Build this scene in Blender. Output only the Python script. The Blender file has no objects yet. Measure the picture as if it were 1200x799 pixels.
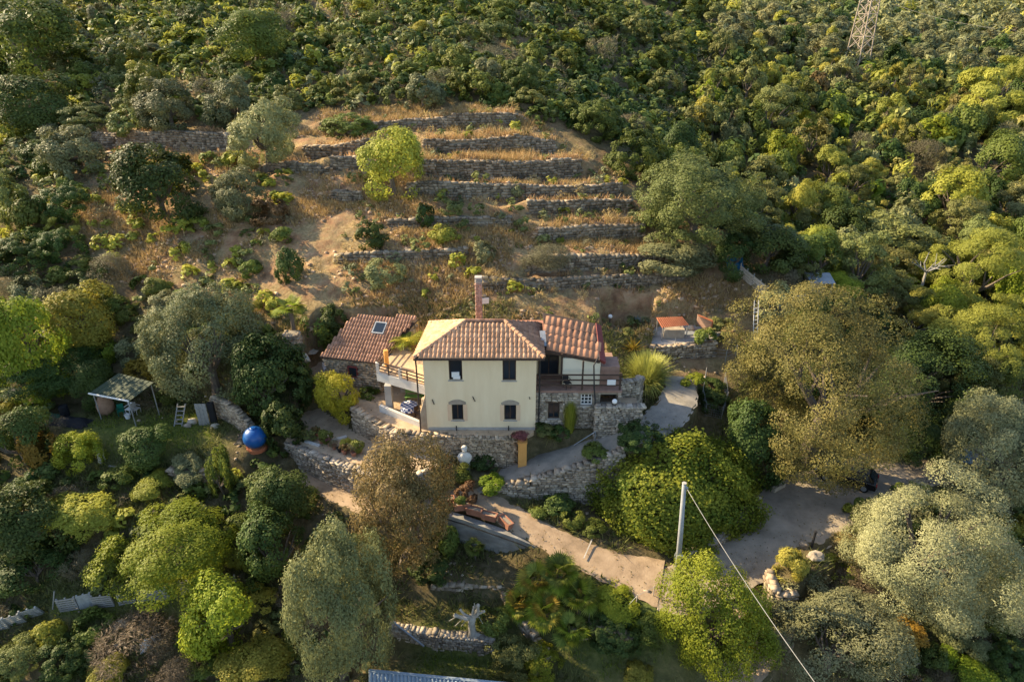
import bpy, math, random
import numpy as np
from mathutils import Vector
random.seed(7)
RNG = np.random.default_rng(7)
scene = bpy.context.scene
COL = scene.collection
R = math.radians
# ------------------------------------------------------------------ camera
CAM = np.array([0.0, -41.6, 28.5]); PITCH = R(27.0); FOC = 800.0
cam_data = bpy.data.cameras.new("camera"); cam = bpy.data.objects.new("camera", cam_data)
cam.location = CAM; cam.rotation_euler = (R(90) - PITCH, 0, 0)
cam_data.sensor_width = 36; cam_data.lens = FOC / 1200 * 36
cam_data.clip_start = 0.5; cam_data.clip_end = 3000
COL.objects.link(cam); scene.camera = cam
# ------------------------------------------------------------------ light
SUN_EL, SUN_AZ = R(30), math.atan2(-0.92, 0.40)      # azimuth measured from +y towards +x
sdir = Vector((math.sin(SUN_AZ) * math.cos(SUN_EL), math.cos(SUN_AZ) * math.cos(SUN_EL), math.sin(SUN_EL)))
world = bpy.data.worlds.new("World"); scene.world = world; world.use_nodes = True
wn = world.node_tree
sky = wn.nodes.new("ShaderNodeTexSky"); sky.sky_type = 'NISHITA'; sky.sun_disc = False
sky.sun_elevation = SUN_EL; sky.sun_rotation = SUN_AZ
wn.links.new(sky.outputs[0], wn.nodes["Background"].inputs[0])
wn.nodes["Background"].inputs[1].default_value = 0.12
sun_d = bpy.data.lights.new("sun", 'SUN'); sun_d.energy = 5.0; sun_d.angle = R(0.5); sun_d.color = (1.0, 0.80, 0.50)
sun = bpy.data.objects.new("sun", sun_d); COL.objects.link(sun)
sun.rotation_euler = sdir.to_track_quat('Z', 'Y').to_euler()
vs = scene.view_settings; vs.view_transform = 'Standard'; vs.look = 'None'; vs.exposure = 1.42; vs.gamma = 1.0
scene.cycles.max_bounces = 6; scene.cycles.transparent_max_bounces = 4

# ------------------------------------------------------------------ photo geometry helpers
_f = np.array([0, math.cos(PITCH), -math.sin(PITCH)]); _u = np.array([0, math.sin(PITCH), math.cos(PITCH)])
def ray(px, py):
    d = _f + (px - 600) / FOC * np.array([1.0, 0, 0]) + (399.5 - py) / FOC * _u
    return d                                     # parameter = depth along the view axis
def P(px, py, z):
    d = ray(px, py); t = (z - CAM[2]) / d[2]
    return CAM + d * t
def PY(px, py, y):
    d = ray(px, py); t = (y - CAM[1]) / d[1]
    return CAM + d * t

# ------------------------------------------------------------------ noise
_tab = RNG.random((256, 256))
def vnoise(x, y):
    xi = np.floor(x).astype(int); yi = np.floor(y).astype(int); fx = x - xi; fy = y - yi
    fx = fx * fx * (3 - 2 * fx); fy = fy * fy * (3 - 2 * fy)
    a = _tab[xi & 255, yi & 255]; b = _tab[(xi + 1) & 255, yi & 255]; c = _tab[xi & 255, (yi + 1) & 255]; d = _tab[(xi + 1) & 255, (yi + 1) & 255]
    return (a * (1 - fx) + b * fx) * (1 - fy) + (c * (1 - fx) + d * fx) * fy - 0.5
def fbm(x, y, s, n=4):
    o = 0; a = 1.0
    for k in range(n):
        o = o + a * vnoise(x / s + 17.3 * k, y / s + 5.1 * k); s *= 0.5; a *= 0.5
    return o
def in_poly(x, y, poly):
    poly = np.asarray(poly)[:, :2]; r = np.zeros(np.shape(x), bool); j = len(poly) - 1
    for i in range(len(poly)):
        xi, yi = poly[i]; xj, yj = poly[j]
        c = ((yi > y) != (yj > y)) & (x < (xj - xi) * (y - yi) / (yj - yi + 1e-12) + xi)
        r ^= c; j = i
    return r
def poly_dist(x, y, pts):
    """distance to a polyline, z along it, signed side (positive = left of travel), and arclength fraction outside flags"""
    best = np.full(np.shape(x), 1e9); zb = np.zeros(np.shape(x)); side = np.zeros(np.shape(x)); end = np.zeros(np.shape(x))
    n = len(pts)
    for i in range(n - 1):
        a = np.asarray(pts[i], float); b = np.asarray(pts[i + 1], float)
        dx, dy = b[0] - a[0], b[1] - a[1]; L2 = dx * dx + dy * dy
        tt = ((x - a[0]) * dx + (y - a[1]) * dy) / L2; t = np.clip(tt, 0, 1)
        d = np.hypot(x - a[0] - t * dx, y - a[1] - t * dy)
        m = d < best
        best = np.where(m, d, best); zb = np.where(m, a[2] + t * (b[2] - a[2]), zb)
        side = np.where(m, np.sign(dx * (y - a[1]) - dy * (x - a[0])), side)
        over = np.zeros(np.shape(x))
        if i == 0: over = np.maximum(over, -tt * math.sqrt(L2))
        if i == n - 2: over = np.maximum(over, (tt - 1) * math.sqrt(L2))
        end = np.where(m, over, end)
    return best, zb, side, end

# ------------------------------------------------------------------ terrain
W = lambda x, y, z: np.array([x, y, z], float)
ctrl = [P(*a) for a in [
 (500,503,0),(628,503,0),(560,353,5),(560,293,7.5),(560,228,10.5),(400,353,5),(400,293,7.6),(400,228,10.7),(680,345,5),(680,293,7.3),(680,228,10.2),
 (300,353,4.6),(300,293,7.4),(300,228,10.5),(760,330,5),(760,280,7.4),(760,228,9.6),(850,330,4.9),(850,390,2.2),(900,350,4.0),(940,365,3.2),(880,320,5.3),(930,340,4.2),(965,345,3.7),(900,300,6.0),(790,395,1.9),(790,470,-.4),(850,520,-3.2),
 (560,190,12.6),(560,140,15.6),(560,100,18.2),(400,190,12.7),(400,140,15.6),(680,190,12.2),(680,140,15.0),
 (100,480,-1.5),(140,500,-1.6),(240,500,-1.8),(300,530,-2.3),(60,600,-4),(200,600,-4),(60,720,-7),(200,720,-7),(60,799,-9),(300,700,-6.5),(250,799,-9),(390,565,-3.7),(400,510,-1.6),
 (50,400,1.4),(250,380,2.4),(50,330,4.5),(50,250,8),(50,170,12),(50,100,17),(250,330,5),(250,250,9.1),(250,170,13.2),(250,130,15.6),(250,90,18.5),
 (900,620,-4),(960,600,-4),(800,640,-4.6),(900,680,-5.4),(1050,650,-5),(1050,750,-7.2),(950,799,-8.4),(1180,799,-8.6),(1150,560,-4.5),(1100,500,-3.6),(1000,450,-2.6),(1180,450,-3.2),
 (600,799,-8.4),(600,720,-6.7),(500,720,-6.5),(700,720,-6),(740,700,-5.5),(540,660,-5.6),(620,665,-5.4),(790,690,-5),(560,585,-3.1),(640,550,-2.3),(800,799,-8),(400,799,-8.8)]]
ctrl += [W(*a) for a in [
 (0,80,22.5),(0,100,26.8),(0,150,38),(0,300,70),(0,500,110),(-90,100,26),(-90,150,38),(-120,300,72),(-90,60,16),(-60,60,17),(-30,75,21.5),(-60,100,26.5),(-40,130,33),(-250,300,75),(-250,100,30),(-250,500,115),
 (31,31,2.0),(45,30,-.2),(70,30,0),(40,60,5.5),(70,60,5.8),(77,108,13.2),(60,100,12.6),(30,62,8),(25,46,6.5),(18,46,10.5),(24,80,14.5),(28,100,19),(20,100,23),(110,180,22.5),(60,180,28),(45,130,22),(140,260,37),(200,300,50),(250,300,52),(200,180,24),(250,100,16),(130,108,13.5),(110,60,6.5),(150,500,95),(250,500,100),(120,140,17),(40,200,40),
 (0,-30,-15),(-40,-30,-15),(40,-30,-14),(0,-60,-26),(-100,-60,-26),(100,-60,-24),(-80,0,-2),(-80,30,6),(80,0,-4),(-200,0,0),(200,0,-3)]]
ctrl = np.array(ctrl)
def rbf_k(x, y): return np.sqrt((x[:, None] - ctrl[:, 0]) ** 2 + (y[:, None] - ctrl[:, 1]) ** 2 + 16.0)
A = rbf_k(ctrl[:, 0], ctrl[:, 1]); n = len(ctrl)
M = np.zeros((n + 3, n + 3)); M[:n, :n] = A - 2.0 * np.eye(n); M[:n, n] = 1; M[:n, n + 1:] = ctrl[:, :2]; M[n, :n] = 1; M[n + 1:, :n] = ctrl[:, :2].T
coef = np.linalg.solve(M, np.concatenate([ctrl[:, 2], [0, 0, 0]]))
def base_z(x, y):
    s = np.shape(x); x = np.ravel(x); y = np.ravel(y); o = np.empty(len(x))
    for i in range(0, len(x), 20000):
        xs, ys = x[i:i + 20000], y[i:i + 20000]
        o[i:i + 20000] = rbf_k(xs, ys) @ coef[:n] + coef[n] + coef[n + 1] * xs + coef[n + 2] * ys
    return o.reshape(s)
def axis(segs):
    o = [segs[0][0]]
    for a, b, h in segs:
        k = max(1, round((b - a) / h)); o += list(np.linspace(a, b, k + 1)[1:])
    return np.array(o)
GX = axis([(-420, -200, 12), (-200, -90, 3), (-90, -36, .9), (-36, 36, .31), (36, 90, .9), (90, 200, 3), (200, 420, 12)])
GY = axis([(-90, -24, 3), (-24, 16, .29), (16, 48, .36), (48, 120, 1.0), (120, 220, 3), (220, 520, 10)])
XX, YY = np.meshgrid(GX, GY); ZZ = base_z(XX, YY)
def lookup(Z, x, y):
    x = np.asarray(x, float); y = np.asarray(y, float)
    i = np.clip(np.searchsorted(GX, x) - 1, 0, len(GX) - 2); j = np.clip(np.searchsorted(GY, y) - 1, 0, len(GY) - 2)
    a = np.clip((x - GX[i]) / (GX[i + 1] - GX[i]), 0, 1); b = np.clip((y - GY[j]) / (GY[j + 1] - GY[j]), 0, 1)
    return (Z[j, i] * (1 - a) + Z[j, i + 1] * a) * (1 - b) + (Z[j + 1, i] * (1 - a) + Z[j + 1, i + 1] * a) * b
_ts = np.concatenate([np.arange(24, 120, .1), np.arange(120, 520, .5)])
def G(px, py, off=0.0, Z=None):
    """where the view ray of a photo pixel meets the ground (or ground + off)"""
    d = ray(px, py); p = CAM + _ts[:, None] * d; h = p[:, 2] - lookup(ZZ if Z is None else Z, p[:, 0], p[:, 1]) - off
    k = np.argmax(h <= 0)
    if not (h <= 0).any(): k = len(_ts) - 1
    return p[k]
def gz(x, y): return float(lookup(ZZ, x, y))
# hillside terraces: (pixel line of the wall middle, wall height, influence depth)
TERR = {}
for key, line, h, dep in [
  ('a', [(376,147),(430,146),(500,144),(560,143),(604,143)], 1.1, 2.6),
  ('b', [(356,174),(392,174),(432,173)], 1.2, 2.4), ('b2', [(497,172),(560,171),(610,171),(650,172)], 1.5, 2.4),
  ('c', [(388,194),(424,196)], 1.2, 2.0), ('c2', [(488,201),(540,201),(600,201),(680,199)], 2.1, 2.8),
  ('d', [(478,226),(540,227),(610,228),(680,228),(728,226)], 1.5, 2.6),
  ('e', [(618,247),(680,245),(738,243)], 1.3, 2.2), ('f', [(632,276),(690,274),(755,272)], 1.2, 2.4),
  ('g', [(618,311),(690,310),(782,308)], 1.3, 2.6), ('h', [(390,228),(424,232)], 1.0, 2.0),
  ('k', [(565,335),(640,332),(720,329),(800,327)], .9, 1.6), ('l', [(455,263),(520,263),(598,262)], .7, 1.6), ('n', [(392,306),(470,304),(548,301)], .6, 1.5), ('o', [(300,197),(345,197),(386,198)], .9, 1.8),
  ('i', [(112,166),(160,166),(220,164),(278,164)], 2.0, 3.0), ('j', [(98,186),(142,186)], .9, 2.0)]:
    TERR[key] = ([G(px, py) for px, py in line], h, dep)
Z0 = ZZ.copy(); dz = np.zeros_like(ZZ)
for key, (pts, h, dep) in TERR.items():
    d, _, s, e = poly_dist(XX, YY, pts)
    w = np.clip(1 - e / 3.0, 0, 1)
    dz += np.where(d < dep, s * h / 2 * (1 - d / dep) * w, 0)
ZZ = ZZ + dz
# small scale relief
near = np.exp(-((XX / 60) ** 2 + ((YY - 10) / 60) ** 2))
ZZ += (fbm(XX, YY, 5, 4) * 0.55 + fbm(XX, YY, 22, 3) * 0.7) * np.clip((YY - 9) / 8, 0.35, 1)
ZZ += (np.abs(fbm(XX, YY, 2.2, 4)) * .5 - .15) * np.clip((YY - 9) / 4, 0, 1) * (YY < 120)
# plateaus and roads
def plateau(poly, z, edge=0.35):
    global ZZ
    poly = [np.asarray(p, float) for p in poly]
    m = in_poly(XX, YY, poly); d, _, _, _ = poly_dist(XX, YY, [(*p[:2], 0) for p in poly + [poly[0]]])
    w = np.where(m, 1.0, np.clip(1 - d / edge, 0, 1) if edge > 0 else 0)
    zt = z(XX, YY) if callable(z) else z
    ZZ = ZZ * (1 - w) + zt * w
ROADS = {}
def road(name, nodes, edge=0.7):
    """nodes: (point, width); flattens the ground under a path and remembers it for the surface mesh"""
    global ZZ
    pts = [np.asarray(p, float) for p, w in nodes]; ws = [w for p, w in nodes]
    # resample smoothly
    out = []; wo = []
    for i in range(len(pts) - 1):
        p0 = pts[max(i - 1, 0)]; p1 = pts[i]; p2 = pts[i + 1]; p3 = pts[min(i + 2, len(pts) - 1)]
        for t in np.linspace(0, 1, 12, endpoint=(i == len(pts) - 2)):
            out.append(0.5 * (2 * p1 + (p2 - p0) * t + (2 * p0 - 5 * p1 + 4 * p2 - p3) * t * t + (3 * p1 - p0 - 3 * p2 + p3) * t ** 3)); wo.append(ws[i] * (1 - t) + ws[i + 1] * t)
    ROADS[name] = (out, wo)
    d, z, _, _ = poly_dist(XX, YY, out)
    _, wid, _, _ = poly_dist(XX, YY, [(p[0], p[1], w) for p, w in zip(out, wo)])
    k = np.clip((wid / 2 + edge - d) / edge, 0, 1)
    ZZ = ZZ * (1 - k) + z * k
plateau([PY(578,572,-3.2), PY(622,563,-3.2), PY(662,553,-3.2), PY(700,545,-3.1), PY(735,545,-2.8), P(770,590,-4.0), P(770,640,-4.5), P(740,655,-4.5), P(680,630,-4.1), P(612,598,-3.5)], lambda x, y: -3.55 - .1 * (x + 1), .3)
W1 = [P(412,478,.45), P(430,490,.25), P(461,507,0), P(508,512,-.05), P(560,513,-.1), P(606,514,-.15)]
plateau([P(500,615,-5.6), P(560,628,-5.6), P(615,640,-5.6), P(690,685,-5.6), P(640,700,-5.8), P(600,690,-6), P(520,680,-6)], -5.6, .9)
road('lower_path', [(P(352,560,-3.5),1.6), (P(395,578,-3.7),1.6), (P(440,596,-3.7),1.7), (P(490,598,-3.4),1.8), (P(545,577,-3.05),1.9), (P(598,604,-3.5),2.2), (P(660,638,-4.05),2.4), (P(720,664,-4.5),3.0), (P(775,682,-4.85),4.2)], .5)
road('upper_path', [(PY(552,573,-2.8),1.5), (PY(590,559,-2.2),1.8), (PY(640,542,-1.65),2.5), (PY(700,523,-1.5),2.5), (PY(745,508,-1.2),2.7), (PY(778,490,.8),3.0), (PY(795,468,3.2),2.8), (PY(798,442,6.2),2.4)], .25)
road('village_road', [(P(770,686,-4.88),3.6), (P(800,688,-4.95),4.2), (P(850,660,-4.8),4.6), (P(900,625,-4.4),6.0), (P(945,592,-4.15),7.0), (P(1010,566,-4.0),6.0), (P(1080,540,-3.9),6), (P(1140,520,-3.8),5)], .9)
road('lower_road', [(P(800,692,-4.98),3.4), (P(850,698,-5.3),3.4), (P(885,690,-5.35),3.4), (P(910,720,-6.2),3.0), (P(880,770,-7.4),3.0), (P(840,830,-8.8),3.0)], .7)
PATIO = [P(333,519,-1.6), P(380,537,-1.62), P(425,552,-1.65), P(470,566,-1.7), P(512,548,-1.7), P(512,530,-1.7), P(461,524,-1.65), P(428,505,-1.6), P(410,492,-1.55), P(385,474,-1.5), P(355,482,-1.5)]
plateau([P(508,514,-2.2), P(607,513,-2.2), P(612,545,-2.35), P(585,556,-2.6), P(550,568,-2.8), P(512,556,-2.4)], lambda x, y: -2.35 - .12 * (x + 3), .3)
plateau([p + [0, .3, 0] for p in PATIO[:5]] + PATIO[5:], -1.6, .2)
PAD = [w + [0, .42, 0] for w in W1] + [W(.9,-.9,0), W(1.3,-.25,0), W(9.3,-.25,0), W(9.3,1.4,0), W(7.4,4,0), W(7.4,9,0), W(-7,9.3,0), W(-10,11,0), W(-16.5,11.2,0), W(-17.5,8.2,0), W(-14.5,4.8,0), W(-12.6,3.3,0)]
plateau(PAD, 0.0, .25)
PLATFORM = [P(763,407,1.9), P(838,402,1.9), P(846,388,1.9), P(800,378,1.9), P(765,384,1.9)]
plateau([P(760,424,.6), P(843,420,.6), W(P(839,403,1.9)[0],P(839,403,1.9)[1]+.1,0), W(P(763,408,1.9)[0],P(763,408,1.9)[1]+.1,0)], .7, .6)
plateau([p + [0, .25, 0] for p in PLATFORM[:2]] + PLATFORM[2:], 1.86, .25)
plateau([P(705,402,1.6), P(738,402,1.6), P(760,392,1.7), P(760,378,1.7), P(705,378,1.7)], 1.9, .3)
plateau([P(60,500,-1.6), P(180,520,-1.7), P(290,535,-2.0), P(330,515,-2.0), P(280,480,-1.8), P(150,460,-1.4), P(60,470,-1.3)], -1.65, 1.0)
plateau([P(455,752,-7.6), P(570,764,-7.6), P(600,812,-8.2), P(400,812,-8.2)], -8.0, .6)
plateau([P(450,735,-6.6), P(578,748,-6.6), P(588,715,-6.5), P(470,700,-6.3)], -6.55, .4)
plateau([P(903,694,-4.6), P(935,694,-4.6), P(975,660,-4.3), P(950,640,-4.2), P(905,665,-4.4)], -4.0, .5)

# ------------------------------------------------------------------ mesh helpers
ORIG = {}
def tag(o, label=None, cat=None, group=None, kind=None):
    if label: o['label'] = label
    if cat: o['category'] = cat
    if group: o['group'] = group
    if kind: o['kind'] = kind
    return o
def thing(name, label, cat, loc=(0, 0, 0), group=None):
    o = bpy.data.objects.new(name, None); COL.objects.link(o); o.location = [float(v) for v in loc]; o.empty_display_size = .3
    ORIG[o.name] = np.array(loc, float)
    return tag(o, label, cat, group, 'thing')
def link(name, me, parent=None, loc=None):
    o = bpy.data.objects.new(name, me); COL.objects.link(o)
    if parent is not None: o.parent = parent
    if loc is not None: o.location = [float(v) for v in loc]
    return o
def arr_mesh(name, V, F, mats, tint=None, smooth=False, midx=None):
    """V (n,3), F (m,k) arrays -> mesh, optional per-face tint attribute"""
    V = np.asarray(V, np.float32); F = np.asarray(F, np.int32); k = F.shape[1]
    me = bpy.data.meshes.new(name)
    me.vertices.add(len(V)); me.vertices.foreach_set('co', V.ravel())
    me.loops.add(F.size); me.loops.foreach_set('vertex_index', F.ravel())
    me.polygons.add(len(F)); me.polygons.foreach_set('loop_start', np.arange(0, F.size, k, dtype=np.int32))
    try: me.polygons.foreach_set('loop_total', np.full(len(F), k, np.int32))
    except Exception: pass
    if midx is not None: me.polygons.foreach_set('material_index', np.asarray(midx, np.int32))
    me.update(calc_edges=True)
    if tint is not None:
        a = me.attributes.new('tint', 'FLOAT', 'FACE'); a.data.foreach_set('value', np.asarray(tint, np.float32))
    if smooth: me.polygons.foreach_set('use_smooth', np.ones(len(F), bool))
    for m in (mats if isinstance(mats, (list, tuple)) else [mats]): me.materials.append(m)
    return me
class MB:
    def __init__(s): s.v = []; s.f = []; s.t = []; s.cur = 0.5
    def add(s, V, F):
        b = len(s.v); s.v += [tuple(map(float, p)) for p in V]; s.f += [tuple(i + b for i in f) for f in F]; s.t += [s.cur] * len(F); return s
    def box(s, c, h, rz=0, ax=None):
        c = np.array(c, float)
        if ax is None:
            cz, sz = math.cos(rz), math.sin(rz); ax = np.array([[cz, sz, 0], [-sz, cz, 0], [0, 0, 1.0]])
        V = [c + ax[0] * h[0] * i + ax[1] * h[1] * j + ax[2] * h[2] * k for i in (-1, 1) for j in (-1, 1) for k in (-1, 1)]
        return s.add(V, [(0, 1, 3, 2), (4, 6, 7, 5), (0, 4, 5, 1), (2, 3, 7, 6), (0, 2, 6, 4), (1, 5, 7, 3)])
    def bx(s, x0, x1, y0, y1, z0, z1): return s.box(((x0 + x1) / 2, (y0 + y1) / 2, (z0 + z1) / 2), (abs(x1 - x0) / 2, abs(y1 - y0) / 2, abs(z1 - z0) / 2))
    def bar(s, a, b, w, h=None, up=(0, 0, 1)):
        a = np.array(a, float); b = np.array(b, float); d = b - a; L = np.linalg.norm(d); d /= L
        u = np.array(up, float)
        if abs(d @ u) > .95: u = np.array([1.0, 0, 0])
        x = np.cross(d, u); x /= np.linalg.norm(x); u = np.cross(x, d)
        return s.box((a + b) / 2, (L / 2, w / 2, (h or w) / 2), ax=np.array([d, x, u]))
    def tube(s, pts, r, n=8, cap=True):
        pts = [np.array(p, float) for p in pts]; r = r if hasattr(r, '__len__') else [r] * len(pts); V = []; F = []
        for i, p in enumerate(pts):
            d = pts[min(i + 1, len(pts) - 1)] - pts[max(i - 1, 0)]; d /= np.linalg.norm(d) + 1e-9
            q = np.array([1.0, 0, 0]) if abs(d[0]) < .8 else np.array([0, 1.0, 0]); x = np.cross(d, q); x /= np.linalg.norm(x); y = np.cross(d, x)
            for k in range(n): a = 2 * math.pi * k / n; V.append(p + r[i] * (math.cos(a) * x + math.sin(a) * y))
        for i in range(len(pts) - 1):
            for k in range(n): F.append((i * n + k, i * n + (k + 1) % n, (i + 1) * n + (k + 1) % n, (i + 1) * n + k))
        if cap: F.append(tuple(range(n))[::-1]); F.append(tuple((len(pts) - 1) * n + k for k in range(n)))
        return s.add(V, F)
    def lathe(s, c, prof, n=12):
        V = []; F = []
        for r, z in prof:
            for k in range(n): a = 2 * math.pi * k / n; V.append((c[0] + r * math.cos(a), c[1] + r * math.sin(a), c[2] + z))
        for i in range(len(prof) - 1):
            for k in range(n): F.append((i * n + k, i * n + (k + 1) % n, (i + 1) * n + (k + 1) % n, (i + 1) * n + k))
        F.append(tuple(range(n))[::-1]); F.append(tuple((len(prof) - 1) * n + k for k in range(n)))
        return s.add(V, F)
    def prism(s, poly, z0, z1):
        """poly: (x,y[,..]) counter-clockwise; z may be lists"""
        m = len(poly); z0 = z0 if hasattr(z0, '__len__') else [z0] * m; z1 = z1 if hasattr(z1, '__len__') else [z1] * m
        V = [(p[0], p[1], z0[i]) for i, p in enumerate(poly)] + [(p[0], p[1], z1[i]) for i, p in enumerate(poly)]
        F = [tuple(range(m))[::-1], tuple(range(m, 2 * m))] + [(i, (i + 1) % m, m + (i + 1) % m, m + i) for i in range(m)]
        return s.add(V, F)
    def slab(s, quad, th):
        """quad of 4 3d points, thickness downward along its normal"""
        q = [np.array(p, float) for p in quad]; nn = np.cross(q[1] - q[0], q[3] - q[0]); nn /= np.linalg.norm(nn)
        if nn[2] < 0: nn = -nn
        V = q + [p - nn * th for p in q]
        return s.add(V, [(0, 1, 2, 3), (7, 6, 5, 4), (0, 4, 5, 1), (1, 5, 6, 2), (2, 6, 7, 3), (3, 7, 4, 0)])
    def build(s, name, mat, parent=None, smooth=False, jitter=0):
        me = bpy.data.meshes.new(name); off = np.zeros(3)
        p = parent
        while p is not None: off = off + np.array(p.location); p = p.parent
        V = [(v[0] - off[0], v[1] - off[1], v[2] - off[2]) for v in s.v]
        me.from_pydata(V, [], s.f); me.update()
        import bmesh
        bm = bmesh.new(); bm.from_mesh(me); bmesh.ops.recalc_face_normals(bm, faces=bm.faces)
        bm.to_mesh(me); bm.free()
        a = me.attributes.new('tint', 'FLOAT', 'FACE'); a.data.foreach_set('value', s.t)
        if smooth:
            for pl in me.polygons: pl.use_smooth = True
        me.materials.append(mat)
        return link(name, me, parent)
# ------------------------------------------------------------------ materials
MATS = {}
def mat(name, c1, c2=None, scale=3.0, rough=.9, bump=.25, tint=0.0, objvar=0.0, metal=0.0, c3=None, spec=.3, bscale=None, stretch=None):
    m = bpy.data.materials.new(name); m.use_nodes = True; nt = m.node_tree; N = nt.nodes.new; L = nt.links.new
    b = nt.nodes['Principled BSDF']; b.inputs['Roughness'].default_value = rough; b.inputs['Metallic'].default_value = metal
    b.inputs['Specular IOR Level'].default_value = spec
    tc = N('ShaderNodeTexCoord'); geo = N('ShaderNodeNewGeometry'); src = geo.outputs['Position']
    if stretch:
        mp = N('ShaderNodeMapping'); mp.inputs['Scale'].default_value = stretch; L(src, mp.inputs[0]); src = mp.outputs[0]
    nz = N('ShaderNodeTexNoise'); nz.inputs['Scale'].default_value = scale; nz.inputs['Detail'].default_value = 8; nz.inputs['Roughness'].default_value = .65; L(src, nz.inputs['Vector'])
    cr = N('ShaderNodeValToRGB'); e = cr.color_ramp.elements; c2 = c2 or c1
    e[0].position = .3; e[0].color = (*c1, 1); e[1].position = .7; e[1].color = (*c2, 1)
    if c3: x = e.new(.5); x.color = (*c3, 1)
    L(nz.outputs[0], cr.inputs[0]); out = cr.outputs[0]
    if tint or objvar:
        hs = N('ShaderNodeHueSaturation'); L(out, hs.inputs['Color']); val = None
        if tint:
            at = N('ShaderNodeAttribute'); at.attribute_name = 'tint'
            mr = N('ShaderNodeMapRange'); mr.inputs['To Min'].default_value = 1 - tint; mr.inputs['To Max'].default_value = 1 + tint; L(at.outputs['Fac'], mr.inputs[0]); val = mr.outputs[0]
        if objvar:
            oi = N('ShaderNodeObjectInfo'); m2 = N('ShaderNodeMapRange'); m2.inputs['To Min'].default_value = 1 - objvar; m2.inputs['To Max'].default_value = 1 + objvar; L(oi.outputs['Random'], m2.inputs[0])
            if val:
                mu = N('ShaderNodeMath'); mu.operation = 'MULTIPLY'; L(val, mu.inputs[0]); L(m2.outputs[0], mu.inputs[1]); val = mu.outputs[0]
            else: val = m2.outputs[0]
        L(val, hs.inputs['Value']); out = hs.outputs[0]
    L(out, b.inputs['Base Color'])
    if bump:
        n2 = N('ShaderNodeTexNoise'); n2.inputs['Scale'].default_value = bscale or scale * 5; n2.inputs['Detail'].default_value = 6; L(src, n2.inputs['Vector'])
        bp = N('ShaderNodeBump'); bp.inputs['Strength'].default_value = bump; bp.inputs['Distance'].default_value = .05; L(n2.outputs[0], bp.inputs['Height']); L(bp.outputs[0], b.inputs['Normal'])
    MATS[name] = m; return m
def leafmat(name, c1, c2, trans=.3, var=.22, rough=.55):
    m = bpy.data.materials.new(name); m.use_nodes = True; nt = m.node_tree; N = nt.nodes.new; L = nt.links.new
    b = nt.nodes['Principled BSDF']; b.inputs['Roughness'].default_value = rough; b.inputs['Specular IOR Level'].default_value = .15
    at = N('ShaderNodeAttribute'); at.attribute_name = 'tint'
    cr = N('ShaderNodeValToRGB'); e = cr.color_ramp.elements; e[0].position = .1; e[0].color = (*c1, 1); e[1].position = .9; e[1].color = (*c2, 1); L(at.outputs['Fac'], cr.inputs[0])
    oi = N('ShaderNodeObjectInfo'); hs = N('ShaderNodeHueSaturation')
    mr = N('ShaderNodeMapRange'); mr.inputs['To Min'].default_value = 1 - var; mr.inputs['To Max'].default_value = 1 + var; L(oi.outputs['Random'], mr.inputs[0]); L(mr.outputs[0], hs.inputs['Value'])
    wn_ = N('ShaderNodeTexWhiteNoise'); wn_.noise_dimensions = '1D'; L(oi.outputs['Random'], wn_.inputs['W'])
    mh = N('ShaderNodeMapRange'); mh.inputs['To Min'].default_value = .5 - .02; mh.inputs['To Max'].default_value = .5 + .02; L(wn_.outputs[0], mh.inputs[0]); L(mh.outputs[0], hs.inputs['Hue'])
    L(cr.outputs[0], hs.inputs['Color']); L(hs.outputs[0], b.inputs['Base Color'])
    tr = N('ShaderNodeBsdfTranslucent'); L(hs.outputs[0], tr.inputs['Color'])
    mx = N('ShaderNodeMixShader'); mx.inputs[0].default_value = trans; L(b.outputs[0], mx.inputs[1]); L(tr.outputs[0], mx.inputs[2])
    L(mx.outputs[0], nt.nodes['Material Output'].inputs['Surface'])
    MATS[name] = m; return m
mat('plaster', (.74,.595,.375), (.83,.69,.46), .9, .92, .10, bscale=30, stretch=(1.6, 1.6, .35), c3=(.785,.64,.415))
mat('plaster_white', (.72,.65,.49), (.78,.71,.55), 1.0, .9, .06)
mat('plaster_reveal', (.66,.46,.29), (.72,.52,.34), 2, .92, .08)
mat('concrete_white', (.52,.48,.42), (.62,.58,.52), 2, .9, .15)
mat('concrete', (.30,.28,.25), (.42,.39,.35), 1.2, .92, .2)
mat('concrete_old', (.16,.15,.135), (.34,.33,.30), .9, .95, .25, stretch=(1, 1, 2.2))
mat('paving', (.21,.15,.095), (.42,.31,.205), .9, .93, .4, bscale=9, c3=(.335,.24,.155))
mat('road_concrete', (.19,.155,.115), (.37,.30,.225), .6, .93, .35, bscale=12, c3=(.28,.23,.17))  # paving concrete again, darker and greyer, as the road looks in shade
mat('patio', (.30,.215,.14), (.54,.40,.26), .9, .93, .3, bscale=10, c3=(.44,.32,.205))
mat('tile_beige', (.46,.24,.13), (.64,.385,.23), 2.5, .85, .2, tint=.22)
mat('tile_red', (.26,.135,.085), (.40,.225,.145), 2.5, .85, .2, tint=.25)
mat('tile_orange', (.33,.15,.085), (.47,.25,.145), 1.2, .85, .2, tint=.22)
mat('roof_board', (.05,.035,.026), (.09,.06,.045), 4, .85, .2)
mat('terracotta', (.24,.10,.062), (.36,.17,.11), 3, .85, .2, tint=.15)
mat('terracotta_dull', (.22,.13,.095), (.32,.20,.15), 3, .85, .2)
mat('brick_pink', (.34,.20,.15), (.48,.31,.24), 6, .88, .2, tint=.2)
mat('orange_plaster', (.58,.28,.075), (.66,.34,.10), 1.5, .9, .1)
mat('stone', (.26,.195,.13), (.47,.375,.265), 1.3, .95, .4, tint=.42, c3=(.36,.28,.195))
mat('stone_grey', (.24,.195,.145), (.44,.375,.29), 1.3, .95, .4, tint=.42, c3=(.34,.285,.22))
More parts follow.
